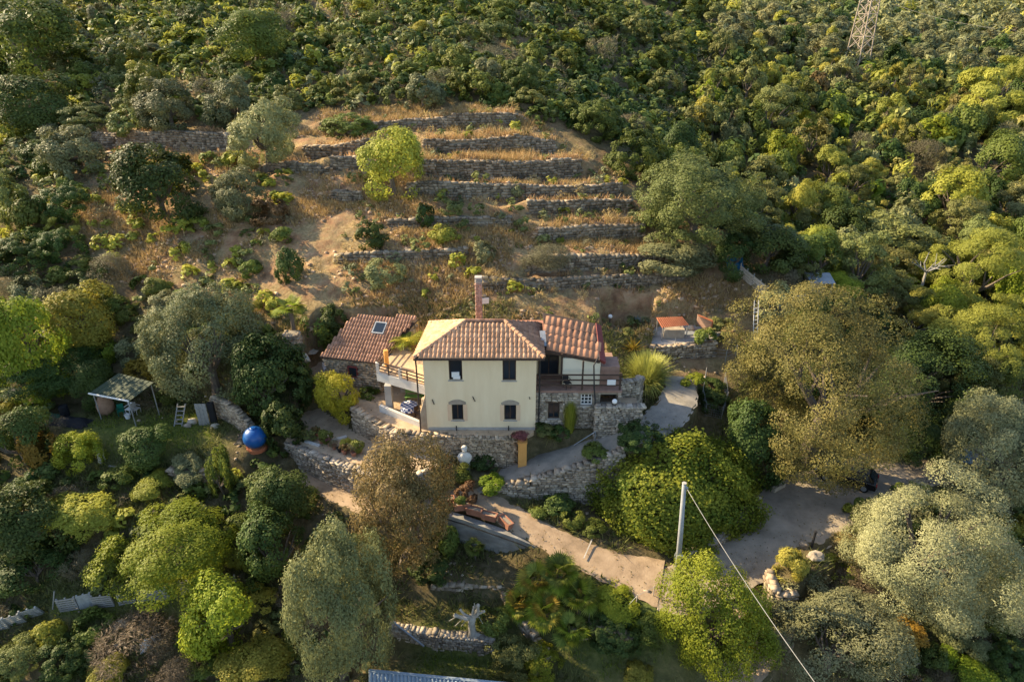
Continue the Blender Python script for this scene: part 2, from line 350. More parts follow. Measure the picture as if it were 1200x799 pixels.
mat('stone_dark', (.15,.12,.085), (.33,.27,.19), 1.3, .95, .4, tint=.5, c3=(.225,.18,.128))
mat('soil_stone', (.40,.26,.16), (.54,.39,.26), 2, .95, .3, tint=.35)
mat('driveway', (.17,.155,.13), (.34,.30,.245), .9, .93, .35, bscale=12, c3=(.25,.225,.185))
mat('stone_pale', (.36,.31,.235), (.54,.47,.36), 1.5, .95, .4, tint=.3)
mat('mortar', (.22,.185,.14), (.32,.27,.20), 3, .97, .4)
mat('wood_dark', (.045,.028,.02), (.085,.055,.038), 5, .8, .2, tint=.15)
mat('wood_pale', (.42,.34,.25), (.58,.49,.38), 3, .85, .2, tint=.25)
mat('wood_grey', (.22,.21,.19), (.34,.32,.29), 4, .9, .3, tint=.3)
mat('pallet_wood', (.20,.21,.20), (.36,.36,.34), 4, .9, .3, tint=.35)
mat('bark', (.085,.065,.05), (.19,.155,.12), 4, .95, .5, stretch=(3, 3, .6))
mat('bark_pale', (.22,.195,.155), (.42,.38,.315), 3, .9, .4)
mat('glass', (.014,.022,.032), None, 1, .14, 0, spec=.6)
mat('white_cloth', (.70,.70,.68), None, 4, .9, .1)
mat('metal_dark', (.02,.02,.022), (.035,.033,.032), 5, .5, .05)
mat('metal_grey', (.24,.26,.28), (.34,.36,.38), 2, .5, .05, metal=.3)
mat('pole_grey', (.22,.23,.24), (.32,.33,.335), 1.5, .6, .05)
mat('pylon_steel', (.30,.24,.18), (.40,.33,.26), 1.5, .6, 0)
mat('roof_blue', (.20,.245,.285), (.28,.325,.36), .8, .45, .05, metal=.2)
mat('roof_green', (.028,.045,.024), (.05,.066,.038), 1.2, .75, .1)
mat('white_paint', (.74,.72,.68), (.80,.78,.74), 2, .6, .05)
mat('blue_plastic', (.005,.065,.24), (.008,.10,.33), 2, .36, 0, spec=.5)
mat('blue_tarp', (.01,.085,.17), (.02,.13,.24), 3, .6, .3)
mat('green_tarp', (.005,.10,.065), (.01,.15,.095), 2, .6, .3)
mat('black_tarp', (.008,.008,.01), (.016,.016,.018), 2, .7, .3)
mat('rust_red', (.36,.10,.045), (.50,.18,.08), 2.5, .8, .2)
mat('fascia_red', (.16,.035,.03), (.22,.055,.045), 2, .7, .1)
mat('statue_stone', (.50,.47,.41), (.66,.62,.55), 3, .9, .2)
mat('car_black', (.008,.009,.011), None, 1, .25, 0, spec=.5)
mat('car_blue', (.22,.31,.40), None, 1, .3, 0, spec=.5)
mat('car_grey', (.07,.08,.095), None, 1, .3, 0, spec=.5)
mat('rubber', (.012,.012,.012), None, 3, .85, .1)
mat('lamp_red', (.35,.02,.015), None, 1, .3, 0)
mat('bench_green', (.13,.26,.06), (.17,.32,.08), 3, .7, .1)
mat('jute', (.26,.15,.095), (.36,.22,.14), 4, .95, .3)
mat('cable', (.25,.245,.23), None, 1, .6, 0)
mat('red_cloth', (.55,.05,.04), None, 1, .8, 0)
def cloth_check():
    m = bpy.data.materials.new('check_cloth'); m.use_nodes = True; nt = m.node_tree
    c = nt.nodes.new('ShaderNodeTexChecker'); c.inputs['Scale'].default_value = 5; c.inputs['Color1'].default_value = (.03, .06, .2, 1); c.inputs['Color2'].default_value = (.7, .7, .72, 1)
    g = nt.nodes.new('ShaderNodeNewGeometry'); nt.links.new(g.outputs['Position'], c.inputs['Vector']); nt.links.new(c.outputs[0], nt.nodes['Principled BSDF'].inputs['Base Color']); MATS['check_cloth'] = m
cloth_check()
# leaves
for a in [('leaf_olive', (.13,.138,.052), (.31,.30,.125), 0.25), ('leaf_olive_pale', (.125,.145,.066), (.34,.345,.17), 0.25), ('leaf_olive_blue', (.105,.118,.05), (.245,.245,.115), 0.22),
          ('leaf_dark', (.032,.058,.014), (.095,.13,.03), 0.25), ('leaf_mastic', (.060,.086,.015), (.19,.205,.042), 0.3), ('leaf_mid', (.075,.105,.02), (.20,.225,.045), 0.35),
          ('leaf_bright', (.14,.20,.018), (.34,.37,.04), 0.42), ('leaf_yellowgreen', (.21,.22,.03), (.45,.42,.07), 0.42), ('leaf_lemon', (.28,.26,.02), (.60,.50,.05), 0.4),
          ('leaf_pine', (.21,.22,.034), (.48,.45,.09), 0.42), ('leaf_oak', (.058,.078,.017), (.30,.26,.078), 0.3), ('leaf_autumn', (.058,.062,.018), (.29,.215,.08), 0.3),
          ('leaf_citrus', (.032,.055,.012), (.11,.135,.032), 0.22), ('leaf_ivy', (.085,.14,.016), (.38,.39,.045), 0.38), ('leaf_scrub', (.080,.098,.026), (.235,.24,.075), 0.28),
          ('leaf_heath', (.12,.11,.06), (.23,.20,.11), 0.15), ('leaf_ochre', (0.216,0.153,0.024), (0.396,0.272,0.041), .3), ('leaf_rust', (.10,.062,.026), (.22,.13,.055), 0.2),
          ('leaf_straw', (.36,.25,.10), (.55,.40,.18), .3), ('leaf_broom', (0.270,0.264,0.068), (0.468,0.425,0.121), .25), ('leaf_palm', (.13,.175,.028), (.33,.33,.06), 0.35),
          ('leaf_agave', (.14,.18,.15), (.24,.28,.24), .05), ('leaf_purple', (0.108,0.034,0.041), (0.216,0.068,0.068), .1), ('leaf_grass', (0.108,0.170,0.019), (0.234,0.289,0.041), .3), ('leaf_drytwig', (.11,.088,.05), (.21,.165,.10), 0.1),
          ('leaf_gold', (.36,.26,.09), (.56,.43,.18), 0.3)]: leafmat(*a)
M_ = MATS
# ------------------------------------------------------------------ ground sheet
def soft(poly, w=3.0):
    m = in_poly(XX, YY, poly); d, _, _, _ = poly_dist(XX, YY, [(p[0], p[1], 0) for p in list(poly) + [poly[0]]])
    return np.clip(np.where(m, .5 + d / w / 2, .5 - d / w / 2), 0, 1)
DRY_POLY = [G(*a) for a in [(60,250),(110,150),(340,150),(420,135),(610,132),(700,190),(800,285),(880,310),(905,350),(850,400),(760,420),(700,395),(500,395),(340,395),(230,345),(130,300)]]
GREEN_POLYS = [[G(*a) for a in p] for p in ([(90,490),(240,485),(250,520),(180,545),(90,530)], [(690,690),(800,690),(810,770),(700,799),(640,760)], [(500,730),(600,735),(620,799),(480,799)], [(60,700),(230,690),(230,710),(60,725)])]
dry = soft(DRY_POLY, 6); green = np.max([soft(p, 2) for p in GREEN_POLYS], axis=0)
upper = np.clip((YY - 45) / 15, 0, 1) * np.clip((20 - XX) / 15, 0, 1)
nx, ny = len(GX), len(GY)
ZT = ZZ + (fbm(XX * 1.0, YY * 1.0, 1.4, 3) * .16 * np.clip((YY - 9) / 6, 0.15, 1) * (np.abs(XX) < 90))
V = np.stack([XX, YY, ZT], -1).reshape(-1, 3)
ii = np.arange(ny - 1)[:, None] * nx + np.arange(nx - 1)[None, :]
F = np.stack([ii, ii + 1, ii + nx + 1, ii + nx], -1).reshape(-1, 4)
def ground_mat():
    m = bpy.data.materials.new('ground_soil'); m.use_nodes = True; nt = m.node_tree; N = nt.nodes.new; L = nt.links.new
    b = nt.nodes['Principled BSDF']; b.inputs['Roughness'].default_value = .97; b.inputs['Specular IOR Level'].default_value = .1
    g = N('ShaderNodeNewGeometry')
    def noise(s, d=8, r=.6):
        n = N('ShaderNodeTexNoise'); n.inputs['Scale'].default_value = s; n.inputs['Detail'].default_value = d; n.inputs['Roughness'].default_value = r; L(g.outputs['Position'], n.inputs['Vector']); return n.outputs[0]
    def ramp(inp, stops):
        c = N('ShaderNodeValToRGB'); e = c.color_ramp.elements
        e[0].position, e[0].color = stops[0][0], (*stops[0][1], 1); e[1].position, e[1].color = stops[-1][0], (*stops[-1][1], 1)
        for p, col in stops[1:-1]: x = e.new(p); x.color = (*col, 1)
        L(inp, c.inputs[0]); return c.outputs[0]
    def mix(f, a, bb):
        x = N('ShaderNodeMix'); x.data_type = 'RGBA'; L(f, x.inputs[0]); L(a, x.inputs[6]); L(bb, x.inputs[7]); return x.outputs[2]
    def attr(nm): a = N('ShaderNodeAttribute'); a.attribute_name = nm; return a.outputs['Fac']
    soil = ramp(noise(.9), [(.3, (.15,.083,.046)), (.45, (.265,.15,.08)), (.56, (.35,.21,.115)), (.7, (.43,.295,.17))])
    straw = ramp(noise(3.2), [(.3, (.18,.13,.06)), (.5, (.30,.215,.105)), (.7, (.42,.31,.16))])
    litter = ramp(noise(1.6), [(.3, (.045,.042,.02)), (.5, (.085,.075,.036)), (.7, (.16,.125,.07))])
    grass = ramp(noise(2.5), [(.3, (.055,.075,.02)), (.55, (.11,.135,.03)), (.72, (.20,.19,.06))])
    sel = ramp(noise(.35, 6, .7), [(.42, (0,0,0)), (.56, (1,1,1))])
    d = mix(sel, soil, straw)
    x = mix(attr('dry'), litter, d); x = mix(attr('green'), x, grass)
    L(x, b.inputs['Base Color'])
    bp = N('ShaderNodeBump'); bp.inputs['Strength'].default_value = .7; bp.inputs['Distance'].default_value = .15; L(noise(4, 10, .7), bp.inputs['Height']); L(bp.outputs[0], b.inputs['Normal'])
    MATS['ground'] = m; return m
me = arr_mesh('ground', V, F, ground_mat(), smooth=True)
for nm, val in (('dry', np.clip(dry * .95 + upper * .35 + .12, 0, 1)), ('green', green)):
    a = me.attributes.new(nm, 'FLOAT', 'POINT'); a.data.foreach_set('value', val.ravel().astype(np.float32))
tag(link('ground', me), kind='structure')
ZZ = ZT
# ------------------------------------------------------------------ paths
def ribbon(name, key, m, lift=.045, inset=0.0):
    pts, ws = ROADS[key]; n = len(pts); V = []; F = []; K = 7
    for i, (p, w) in enumerate(zip(pts, ws)):
        t = pts[min(i + 1, n - 1)] - pts[max(i - 1, 0)]; t = t[:2] / np.linalg.norm(t[:2]); nn = np.array([-t[1], t[0]])
        e = .12 * math.sin(i * 1.7) + .1 * math.sin(i * .63)
        for k in range(K):
            s = (k / (K - 1) - .5) * (w - inset + e); V.append((p[0] + nn[0] * s, p[1] + nn[1] * s, p[2] + lift - (.09 if k in (0, K - 1) else 0)))
    for i in range(n - 1):
        for k in range(K - 1): a = i * K + k; F.append((a, a + 1, a + K + 1, a + K))
    me = arr_mesh(name, V, np.array(F)[:, ::-1], m, smooth=True); o = link(name, me); return tag(o, kind='structure')
ribbon('village_road', 'village_road', M_['road_concrete'], .05)
ribbon('lower_road', 'lower_road', M_['paving'], .04)
ribbon('garden_path', 'lower_path', M_['paving'], .056)
ribbon('driveway', 'upper_path', M_['driveway'], .062)
def sheet(name, poly, z, m):
    b = MB(); b.prism([(p[0], p[1]) for p in poly], z - .3, z); o = b.build(name, m); return tag(o, kind='structure')
sheet('patio', PATIO, -1.56, M_['patio'])
sheet('yard_paving', [w + [0, .2, 0] for w in W1] + [W(.9,-.9,0), W(1.6,-.3,0), W(1.6,9,0), W(-7,9.3,0), W(-10,11,0), W(-16.5,11.2,0), W(-17.5,8.2,0), W(-14.5,4.8,0), W(-12.6,3.3,0)], .03, M_['patio'])
sheet('platform_paving', PLATFORM, 1.92, M_['concrete'])
b = MB(); p0 = P(690.0, 628, -4.12); p1 = P(684, 662, -4.2)
a0 = ROADS['lower_path'][0]
q = P(694, 632, -4.1); q2 = P(684, 655, -4.15)
b.bar(q + [0, 0, .07], q2 + [0, 0, .07], .08, .03); tag(b.build('drain_channel', M_['concrete']), 'thin pale drain channel crossing the garden path below the driveway wall', 'drain')

# ------------------------------------------------------------------ dry stone walls
def boxes_mesh(name, C, H, AX, m, rng, jit=.18, tint=None, parent=None):
    """many irregular blocks in one mesh. C (n,3) centres, H (n,3) half sizes, AX (n,3,3) axes"""
    n = len(C); sg = np.array([(i, j, k) for i in (-1, 1) for j in (-1, 1) for k in (-1, 1)], float)
    J = 1 + rng.normal(0, jit, (n, 8, 3)).clip(-.4, .3)
    loc = sg[None] * H[:, None] * J
    Vv = C[:, None] + np.einsum('nvk,nkc->nvc', loc, AX)
    f = np.array([(0, 1, 3, 2), (4, 6, 7, 5), (0, 4, 5, 1), (2, 3, 7, 6), (0, 2, 6, 4), (1, 5, 7, 3)])
    Ff = (np.arange(n)[:, None, None] * 8 + f[None]).reshape(-1, 4)
    t = np.repeat(rng.random(n) if tint is None else tint, 6)
    Vv = Vv.reshape(-1, 3)
    if parent is not None:
        off = np.zeros(3); p = parent
        while p is not None: off = off + np.array(p.location); p = p.parent
        Vv = Vv - off
    me = arr_mesh(name, Vv, Ff, m, tint=t); o = link(name, me, parent); return o
def stone_face(a, b, zb0, zb1, zt0, zt1, sl, sh, rng, out, proud=.06, holes=()):
    """rows of stones on a vertical face from a to b (xy), returns nothing, appends (C,H,AX)"""
    a = np.array(a[:2], float); b = np.array(b[:2], float); L = np.linalg.norm(b - a); d = (b - a) / L; nrm = np.array([d[1], -d[0]])
    zmin, zmax = min(zb0, zb1), max(zt0, zt1); rows = max(1, int((zmax - zmin) / sh + .5)); rh = (zmax - zmin) / rows
    for r in range(rows):
        u = -rng.random() * sl * .5
        while u < L:
            l = sl * rng.uniform(.5, 1.5); c = u + l / 2; u += l
            if c < .02 or c > L - .02: continue
            t = c / L; z = zmin + (r + .5) * rh + rng.normal(0, rh * .06)
            if z < zb0 + (zb1 - zb0) * t - rh * .4 or z > zt0 + (zt1 - zt0) * t - rh * .1: continue
            if any(h[0] < c < h[1] and h[2] < z < h[3] for h in holes): continue
            p = a + d * c + nrm * (proud * rng.uniform(-.2, .8))
            ang = rng.normal(0, .07); ca, sa = math.cos(ang), math.sin(ang); dx = np.array([d[0], d[1], 0]); up = np.array([0, 0, 1.0])
            out[0].append((p[0], p[1], z)); out[1].append((l * .47, .11, rh * rng.uniform(.40, .50))); out[2].append((dx * ca + up * sa, (nrm[0], nrm[1], 0), up * ca - dx * sa))
def stone_wall(name, nodes, label, thick=.4, sl=.36, sh=.2, m='stone', cap=True, seed=1, group=None, below=.5, wob=.06):
    """nodes: (x,y,ztop,zbottom) from west to east, face towards the camera side"""
    rng = np.random.default_rng(seed); nodes = [np.array(n_, float) for n_ in nodes]
    root = thing(name, label, 'stone wall', (*nodes[0][:2], nodes[0][3]), group)
    core = MB(); out = ([], [], [])
    for i in range(len(nodes) - 1):
        a, b = nodes[i], nodes[i + 1]; d = (b - a)[:2]; L = np.linalg.norm(d); d = d / L; nb = np.array([-d[1], d[0]])   # away from face
        f0, f1 = a[:2] + nb * .05, b[:2] + nb * .05
        e = d * .04
        core.prism([f0 - e, f1 + e, f1 + nb * thick + e, f0 + nb * thick - e], [a[3] - below, b[3] - below, b[3] - below, a[3] - below], [a[2] - .05, b[2] - .05, b[2] - .05, a[2] - .05])
        k = max(1, int(L / 3))
        for j in range(k):
            t0, t1 = j / k, (j + 1) / k; pa, pb = a + (b - a) * t0, a + (b - a) * t1
            w0, w1 = rng.normal(0, wob), rng.normal(0, wob)
            stone_face(pa, pb, pa[3] - .25, pb[3] - .25, pa[2] + w0, pb[2] + w1, sl, sh, rng, out)
        if cap:
            u = 0
            while u < L:
                l = sl * rng.uniform(.7, 1.7); t = min(1, (u + l / 2) / L); u += l
                p = a + (b - a) * t; c = p[:2] + nb * thick * .48
                out[0].append((c[0], c[1], p[2] + rng.normal(-.01, .03))); out[1].append((l * .48, thick * .62, sh * .3)); out[2].append(((d[0], d[1], 0), (nb[0], nb[1], 0), (0, 0, 1)))
    core.build('core', M_['mortar'], root)
    s = boxes_mesh('stones', np.array(out[0]), np.array(out[1]), np.array(out[2], float), M_[m], rng, parent=root); s['kind'] = 'stuff'
    return root
def nod(pts, top, bot): return [(p[0], p[1], (top(p) if callable(top) else top), (bot(p) if callable(bot) else bot)) for p in pts]
def gfront(p, off=.5):
    return gz(p[0], p[1] - off)
stone_wall('retaining_wall', [(W1[i][0], W1[i][1], W1[i][2] + .06, [-1.7, -1.7, -1.75, -1.9, -2.3, -2.55][i]) for i in range(6)], 'mortared brown stone wall holding up the yard under the cream house front', seed=2, sl=.30, sh=.14, thick=.45)
stone_wall('retaining_wall', nod([P(336,520,-1.5), P(380,538,-1.5), P(425,553,-1.55), P(470,567,-1.6), P(514,549,-1.65)], -1.5, -3.5), 'grey stone wall below the row of flowerpots on the patio edge', seed=3, m='stone_grey')
stone_wall('retaining_wall', [*[(q[0], q[1], poly_dist(np.array([q[0]]), np.array([q[1]]), ROADS['upper_path'][0])[1][0] + .08, zb) for q, zb in ((PY(580,571,-3.2),-3.6),(PY(622,563,-3.2),-4.0),(PY(662,553,-3.2),-4.3),(PY(700,545,-3.12),-4.6),(PY(730,548,-2.8),-4.6))]], 'rough stone wall under the sunlit strip of driveway beside the ivy mound', seed=4, m='stone_grey', sl=.36, sh=.2)
stone_wall('garden_wall', nod([P(455,736,-6.6), P(515,745,-6.6), P(578,751,-6.6)], -6.5, -8.0), 'grey dry stone wall under the bleached tree stump', seed=5, m='stone_grey', sl=.22, sh=.2)
stone_wall('platform_wall', nod([P(763,408,1.9), P(800,406,1.9), P(839,403,1.9)], 1.95, lambda p: 0.1), 'squared stone wall of the raised platform with the orange roofed shelter', seed=6, sl=.4, sh=.24)
stone_wall('yard_wall', nod([P(705,402,1.9), P(740,402,1.9)], 1.95, 0.0), 'short stone wall behind the broom bush at the back of the house', seed=7, m='stone_grey')
stone_wall('garden_wall', [(*P(248,470,-.2)[:2], .2, -2), (*P(262,478,-.4)[:2], .15, -2), (*P(280,490,-.6)[:2], -.1, -2.1), (*P(293,504,-1.2)[:2], -.8, -2.2)], 'curved stone wall under the big garden olive beside the blue tank', seed=8, m='stone')
stone_wall('garden_wall', nod([P(196,552,-2.4), P(225,556,-2.4), P(252,552,-2.4)], -2.3, -4.0), 'low earthy stone wall at the end of the small lawn', seed=9, m='stone')
stone_wall('bank_wall', [(*P(899,668,-4)[:2], -3.9, -5.3), (*P(904,690,-4)[:2], -3.95, -5.5), (*P(918,699,-4.2)[:2], -4.1, -5.9), (*P(934,697,-4.2)[:2], -4.2, -6.0)], 'pale rounded stone wall under the small juniper at the road bend', seed=10, m='stone', sl=.3, sh=.22)
stone_wall('kerb_wall', [(*P(806,655,-4.5)[:2], -4.1, -5), (*P(838,640,-4.4)[:2], -4.0, -5), (*P(866,615,-4.2)[:2], -3.85, -4.9), (*P(890,588,-4)[:2], -3.7, -4.7)], 'low stone kerb wall under the ivy mound along the road', seed=11, m='stone_grey')
stone_wall('bank_wall', [(*P(590,700,-6.1)[:2], -5.7, -6.6), (*P(615,735,-6.6)[:2], -6.3, -7.4), (*P(640,775,-7.6)[:2], -7.3, -8.2)][::1], 'tumbled dry stone bank descending beside the fan palm clump', seed=12, m='stone', wob=.2)
stone_wall('rock_wall', [(*P(668,752,-7)[:2], -6.2, -8), (*P(700,745,-6.8)[:2], -5.9, -7.9), (*P(738,757,-7)[:2], -6.3, -8)], 'earthy stone bank between the fan palms and the bright green tree', seed=13, m='stone', wob=.15)
stone_wall('garden_wall', nod([P(505,688,-5.9), P(545,690,-5.9), P(590,690,-5.9)], -5.75, -6.6), 'low rubble wall between the concrete wall and the bleached stump', seed=14, m='stone', wob=.12)
TL = {'a': 'topmost dry stone terrace wall under the scrub at the head of the terraces', 'b': 'short terrace wall beside the green bush above the yellow broom tree', 'b2': 'dry stone terrace wall second from the top holding golden grass',
      'c': 'short terrace wall behind the crown of the yellow broom tree', 'c2': 'tallest dry stone terrace wall, third from the top, holding golden grass', 'd': 'dry stone terrace wall fourth from the top below the tallest one',
      'e': 'crumbling terrace wall fifth from the top next to the wood edge', 'f': 'low broken terrace wall sixth from the top on bare slope', 'g': 'lowest terrace wall just above the house slope', 'h': 'small terrace wall under the yellow broom tree',
      'k': 'low rubble ledge on the slope right behind the house roofs', 'l': 'faint stone ledge across the middle of the bare slope', 'n': 'faint stone ledge below the round dark green bush', 'o': 'low ledge between the pale olive and the yellow broom tree',
      'i': 'long grey terrace wall below two round olives', 'j': 'short earthy terrace wall below the long grey one'}
for si, (key, (pts, h, dep)) in enumerate(TERR.items()):
    nd = []
    for p in pts:
        nd.append((p[0], p[1] - .12, gz(p[0], p[1] + .45) + .06, gz(p[0], p[1] - .7) - .2))
    # resample so that the wall follows the ground
    fine = []
    for i in range(len(nd) - 1):
        k = max(1, int(np.hypot(nd[i + 1][0] - nd[i][0], nd[i + 1][1] - nd[i][1]) / 2.2))
        for j in range(k + (i == len(nd) - 2)):
            t = j / k; x = nd[i][0] + (nd[i + 1][0] - nd[i][0]) * t; y = nd[i][1] + (nd[i + 1][1] - nd[i][1]) * t
            zt = gz(x, y + .5) + .05; zb = gz(x, y - .6)
            fine.append((x, y, max(zt, zb + .5), zb - .1))
    stone_wall('terrace_wall', fine, TL[key], seed=30 + si, m='stone_dark', sl=.48, sh=.27, thick=.5, group='dry stone terrace walls on the slope', wob=.2)
# concrete retaining wall under the path
root = thing('concrete_wall', 'weathered grey concrete retaining wall below the terracotta planters', 'concrete wall', P(560, 640, -5.6))
b = MB(); cw = [(P(514,600,-3.3), -3.35), (P(545,609,-3.4), -3.45), (P(607,632,-3.8), -3.75), (P(640,645,-4.1), -4.15), (P(662,655,-4.3), -4.6)]
for (p, z), (q, z2) in zip(cw[:-1], cw[1:]):
    b.prism([p[:2], q[:2], q[:2] + [.0, .5], p[:2] + [.0, .5]], [-6.2] * 4, [z, z2, z2, z])
b.build('wall', M_['concrete_old'], root)
b = MB()
for (p, z), (q, z2) in zip(cw[:-1], cw[1:]): b.bar(p + [0, -.035, z - p[2] - .33], q + [0, -.035, z2 - q[2] - .33], .07, .045)
b.build('pipe', M_['metal_dark'], root)
stone_wall('retaining_wall', [(*P(664,656,-4.35)[:2], -4.4, -5.9), (*P(690,667,-4.5)[:2], -4.5, -6), (*P(722,682,-4.7)[:2], -4.65, -6.2), (*P(765,697,-4.9)[:2], -4.95, -6.3)], 'low tumbled stone wall at the end of the concrete wall by the path', seed=15, m='stone', wob=.12)

# ------------------------------------------------------------------ roof tiles
def tiled(name, corners, m, parent, cw_=.3, rl=.42, inside=None, amp=None, seed=0):
    """barrel tiles over a planar quad (front-left, front-right, back-right, back-left); inside(u,v) keeps a tile"""
    rng = np.random.default_rng(seed); FL, FR, BR, BL = [np.array(c, float) for c in corners]
    U = FR - FL; Lu = np.linalg.norm(U); U = U / Lu; nn = np.cross(U, BL - FL); nn /= np.linalg.norm(nn)
    if nn[2] < 0: nn = -nn
    Vv = np.cross(nn, U); Vv = Vv / np.linalg.norm(Vv)
    if Vv[2] < 0: Vv = -Vv
    uv = np.array([[(c - FL) @ U, (c - FL) @ Vv] for c in (FL, FR, BR, BL)])
    vs_ = []; fs = []; ts = []; amp = amp or cw_ * .30; K = 6
    prof = [(-.5, 0), (-.36, .25), (-.2, .9), (0, 1.1), (.2, .9), (.36, .25), (.5, 0)]
    for ci in range(int(uv[:, 0].min() / cw_) - 1, int(uv[:, 0].max() / cw_) + 2):
        for ri in range(0, int(uv[:, 1].max() / rl) + 1):
            u0 = (ci + .5) * cw_; v0 = ri * rl
            if not in_poly(np.array([u0]), np.array([v0 + rl * .5]), uv)[0]: continue
            b0 = len(vs_); a = amp * rng.uniform(.92, 1.08); tw = rng.normal(0, .012)
            vend = v0 + rl * 1.08
            for v, sc, lift in ((v0 - .02, 1.0, .035), (vend, .86, .0)):
                for k, (pu, ph) in enumerate(prof): vs_.append(FL + U * (u0 + pu * cw_ * (1 if k in (0, 6) else sc) + tw) + Vv * v + nn * (.03 + lift + ph * a * sc))
            for pu, ph in prof: vs_.append(FL + U * (u0 + pu * cw_ + tw) + Vv * (v0 - .02) + nn * .02)
            for k in range(6): fs.append((b0 + k, b0 + k + 1, b0 + 8 + k, b0 + 7 + k)); fs.append((b0 + 14 + k, b0 + 15 + k, b0 + k + 1, b0 + k))
            ts += [rng.random()] * 12
    off = np.zeros(3); p = parent
    while p is not None: off = off + np.array(p.location); p = p.parent
    o = link(name, arr_mesh(name, np.array(vs_) - off, np.array(fs), m, tint=ts), parent); o['kind'] = 'stuff'; return o
def ridge(name, a, b, m, parent, r=.13, step=.38, seed=0):
    rng = np.random.default_rng(seed); a = np.array(a, float); b = np.array(b, float); L = np.linalg.norm(b - a); d = (b - a) / L; mb = MB(); n_ = int(L / step) + 1
    for i in range(n_):
        mb.cur = rng.random(); p = a + d * (i * L / n_); q = a + d * ((i + 1.06) * L / n_); mb.tube([p + [0, 0, .06 + .02], q + [0, 0, .06]], [r * 1.05, r * .9], 8)
    o = mb.build(name, m, parent, smooth=False); o['kind'] = 'stuff'; return o

# ------------------------------------------------------------------ house
H = thing('country_house', 'two storey cream plastered house with tiled hip roof and verandah above the stone wall', 'house', (-2.2, 0, 0))
TH = .35
def wall_holes(mb, x0, x1, z0, z1, y, holes, depth=.22, back=None):
    xs = sorted({x0, x1, *[h[0] for h in holes], *[h[1] for h in holes]}); zs = sorted({z0, z1, *[h[2] for h in holes], *[h[3] for h in holes]})
    for i in range(len(xs) - 1):
        for j in range(len(zs) - 1):
            cx, cz = (xs[i] + xs[i + 1]) / 2, (zs[j] + zs[j + 1]) / 2
            if any(h[0] < cx < h[1] and h[2] < cz < h[3] for h in holes): continue
            mb.add([(xs[i], y, zs[j]), (xs[i + 1], y, zs[j]), (xs[i + 1], y, zs[j + 1]), (xs[i], y, zs[j + 1])], [(0, 1, 2, 3)])
    for a, b_, c, d in holes:
        for q in ([(a, c), (b_, c)], [(b_, c), (b_, d)], [(b_, d), (a, d)], [(a, d), (a, c)]):
            (xa, za), (xb, zb) = q; mb.add([(xa, y, za), (xb, y, zb), (xb, y + depth, zb), (xa, y + depth, za)], [(0, 1, 2, 3)])
UP = [(-4.42, -3.48, 4.22, 6.03), (-.66, .28, 4.18, 6.03)]; LO = [(-4.34, -3.52, .86, 2.26), (-.56, .30, .86, 2.22)]
mb = MB(); X0, X1, YB = -6.2, 1.7, 5.0
wall_holes(mb, X0, X1, -.5, 6.2, 0, UP + LO)
# sides and back; the left corner batters outward like a buttress
mb.add([(X0, 0, -.5), (X0, YB, -.5), (X0, YB, 6.2), (X0, 0, 6.2)], [(0, 1, 2, 3)]); mb.add([(X1, 0, -.5), (X1, YB, -.5), (X1, YB, 6.2), (X1, 0, 6.2)], [(0, 1, 2, 3)])
mb.add([(X0, YB, -.5), (X1, YB, -.5), (X1, YB, 6.2), (X0, YB, 6.2)], [(0, 1, 2, 3)])
mb.build('plaster_wall', M_['plaster'], H)
mb = MB(); mb.prism([(X0 - .5, .1), (X0 + .02, -.03), (X0 + .02, 1.2), (X0 - .5, 1.2)], -.3, [1.2, 3.0, 3.0, 1.2]); mb.build('buttress', M_['stone'], H)
mb = MB(); mb.bx(X0 + .1, X1 - .02, -.05, .02, -.4, .24); mb.build('plinth', M_['concrete'], H)
def window(x0, x1, z0, z1, y, parent, white_cloth=False, bars=1, fm='wood_dark', grid=False):
    mb = MB(); w = .07
    mb.bx(x0, x0 + w, y + .10, y + .18, z0, z1); mb.bx(x1 - w, x1, y + .10, y + .18, z0, z1); mb.bx(x0 + w, x1 - w, y + .10, y + .18, z1 - w, z1); mb.bx(x0 + w, x1 - w, y + .10, y + .18, z0, z0 + w)
    if bars: mb.bx((x0 + x1) / 2 - .035, (x0 + x1) / 2 + .035, y + .11, y + .17, z0 + w, z1 - w)
    if grid:
        for k in (1, 2): mb.bx(x0 + w, x1 - w, y + .112, y + .168, z0 + (z1 - z0) * k / 3 - .025, z0 + (z1 - z0) * k / 3 + .025)
        for k in (1, 2): mb.bx(x0 + (x1 - x0) * k / 3 - .025, x0 + (x1 - x0) * k / 3 + .025, y + .108, y + .172, z0 + w, z1 - w)
    f = mb.build('window', M_[fm], parent)
    mb = MB(); mb.bx(x0 + w * .6, x1 - w * .6, y + .17, y + .19, z0 + w * .6, z1 - w * .6); mb.build('pane', M_['glass'], f)
    mb = MB(); mb.bx(x0 - .08, x1 + .08, y - .07, y + .10, z0 - .07, z0 - .003); mb.build('sill', M_['concrete'], f)
    if white_cloth:
        mb = MB(); mb.box(((x0 + x1) / 2 - .02, y + .06, z0 + .42), (.27, .05, .20), .05); mb.box(((x0 + x1) / 2 + .06, y + .03, z0 + .2), (.25, .05, .12), -.05); mb.build('white_cloth', M_['white_cloth'], f)  # folded white cloth lying on the sill, in front of the pane
    return f
window(*UP[0], 0, H, white_cloth=True, bars=0); window(*UP[1], 0, H); window(*LO[0], 0, H); window(*LO[1], 0, H)
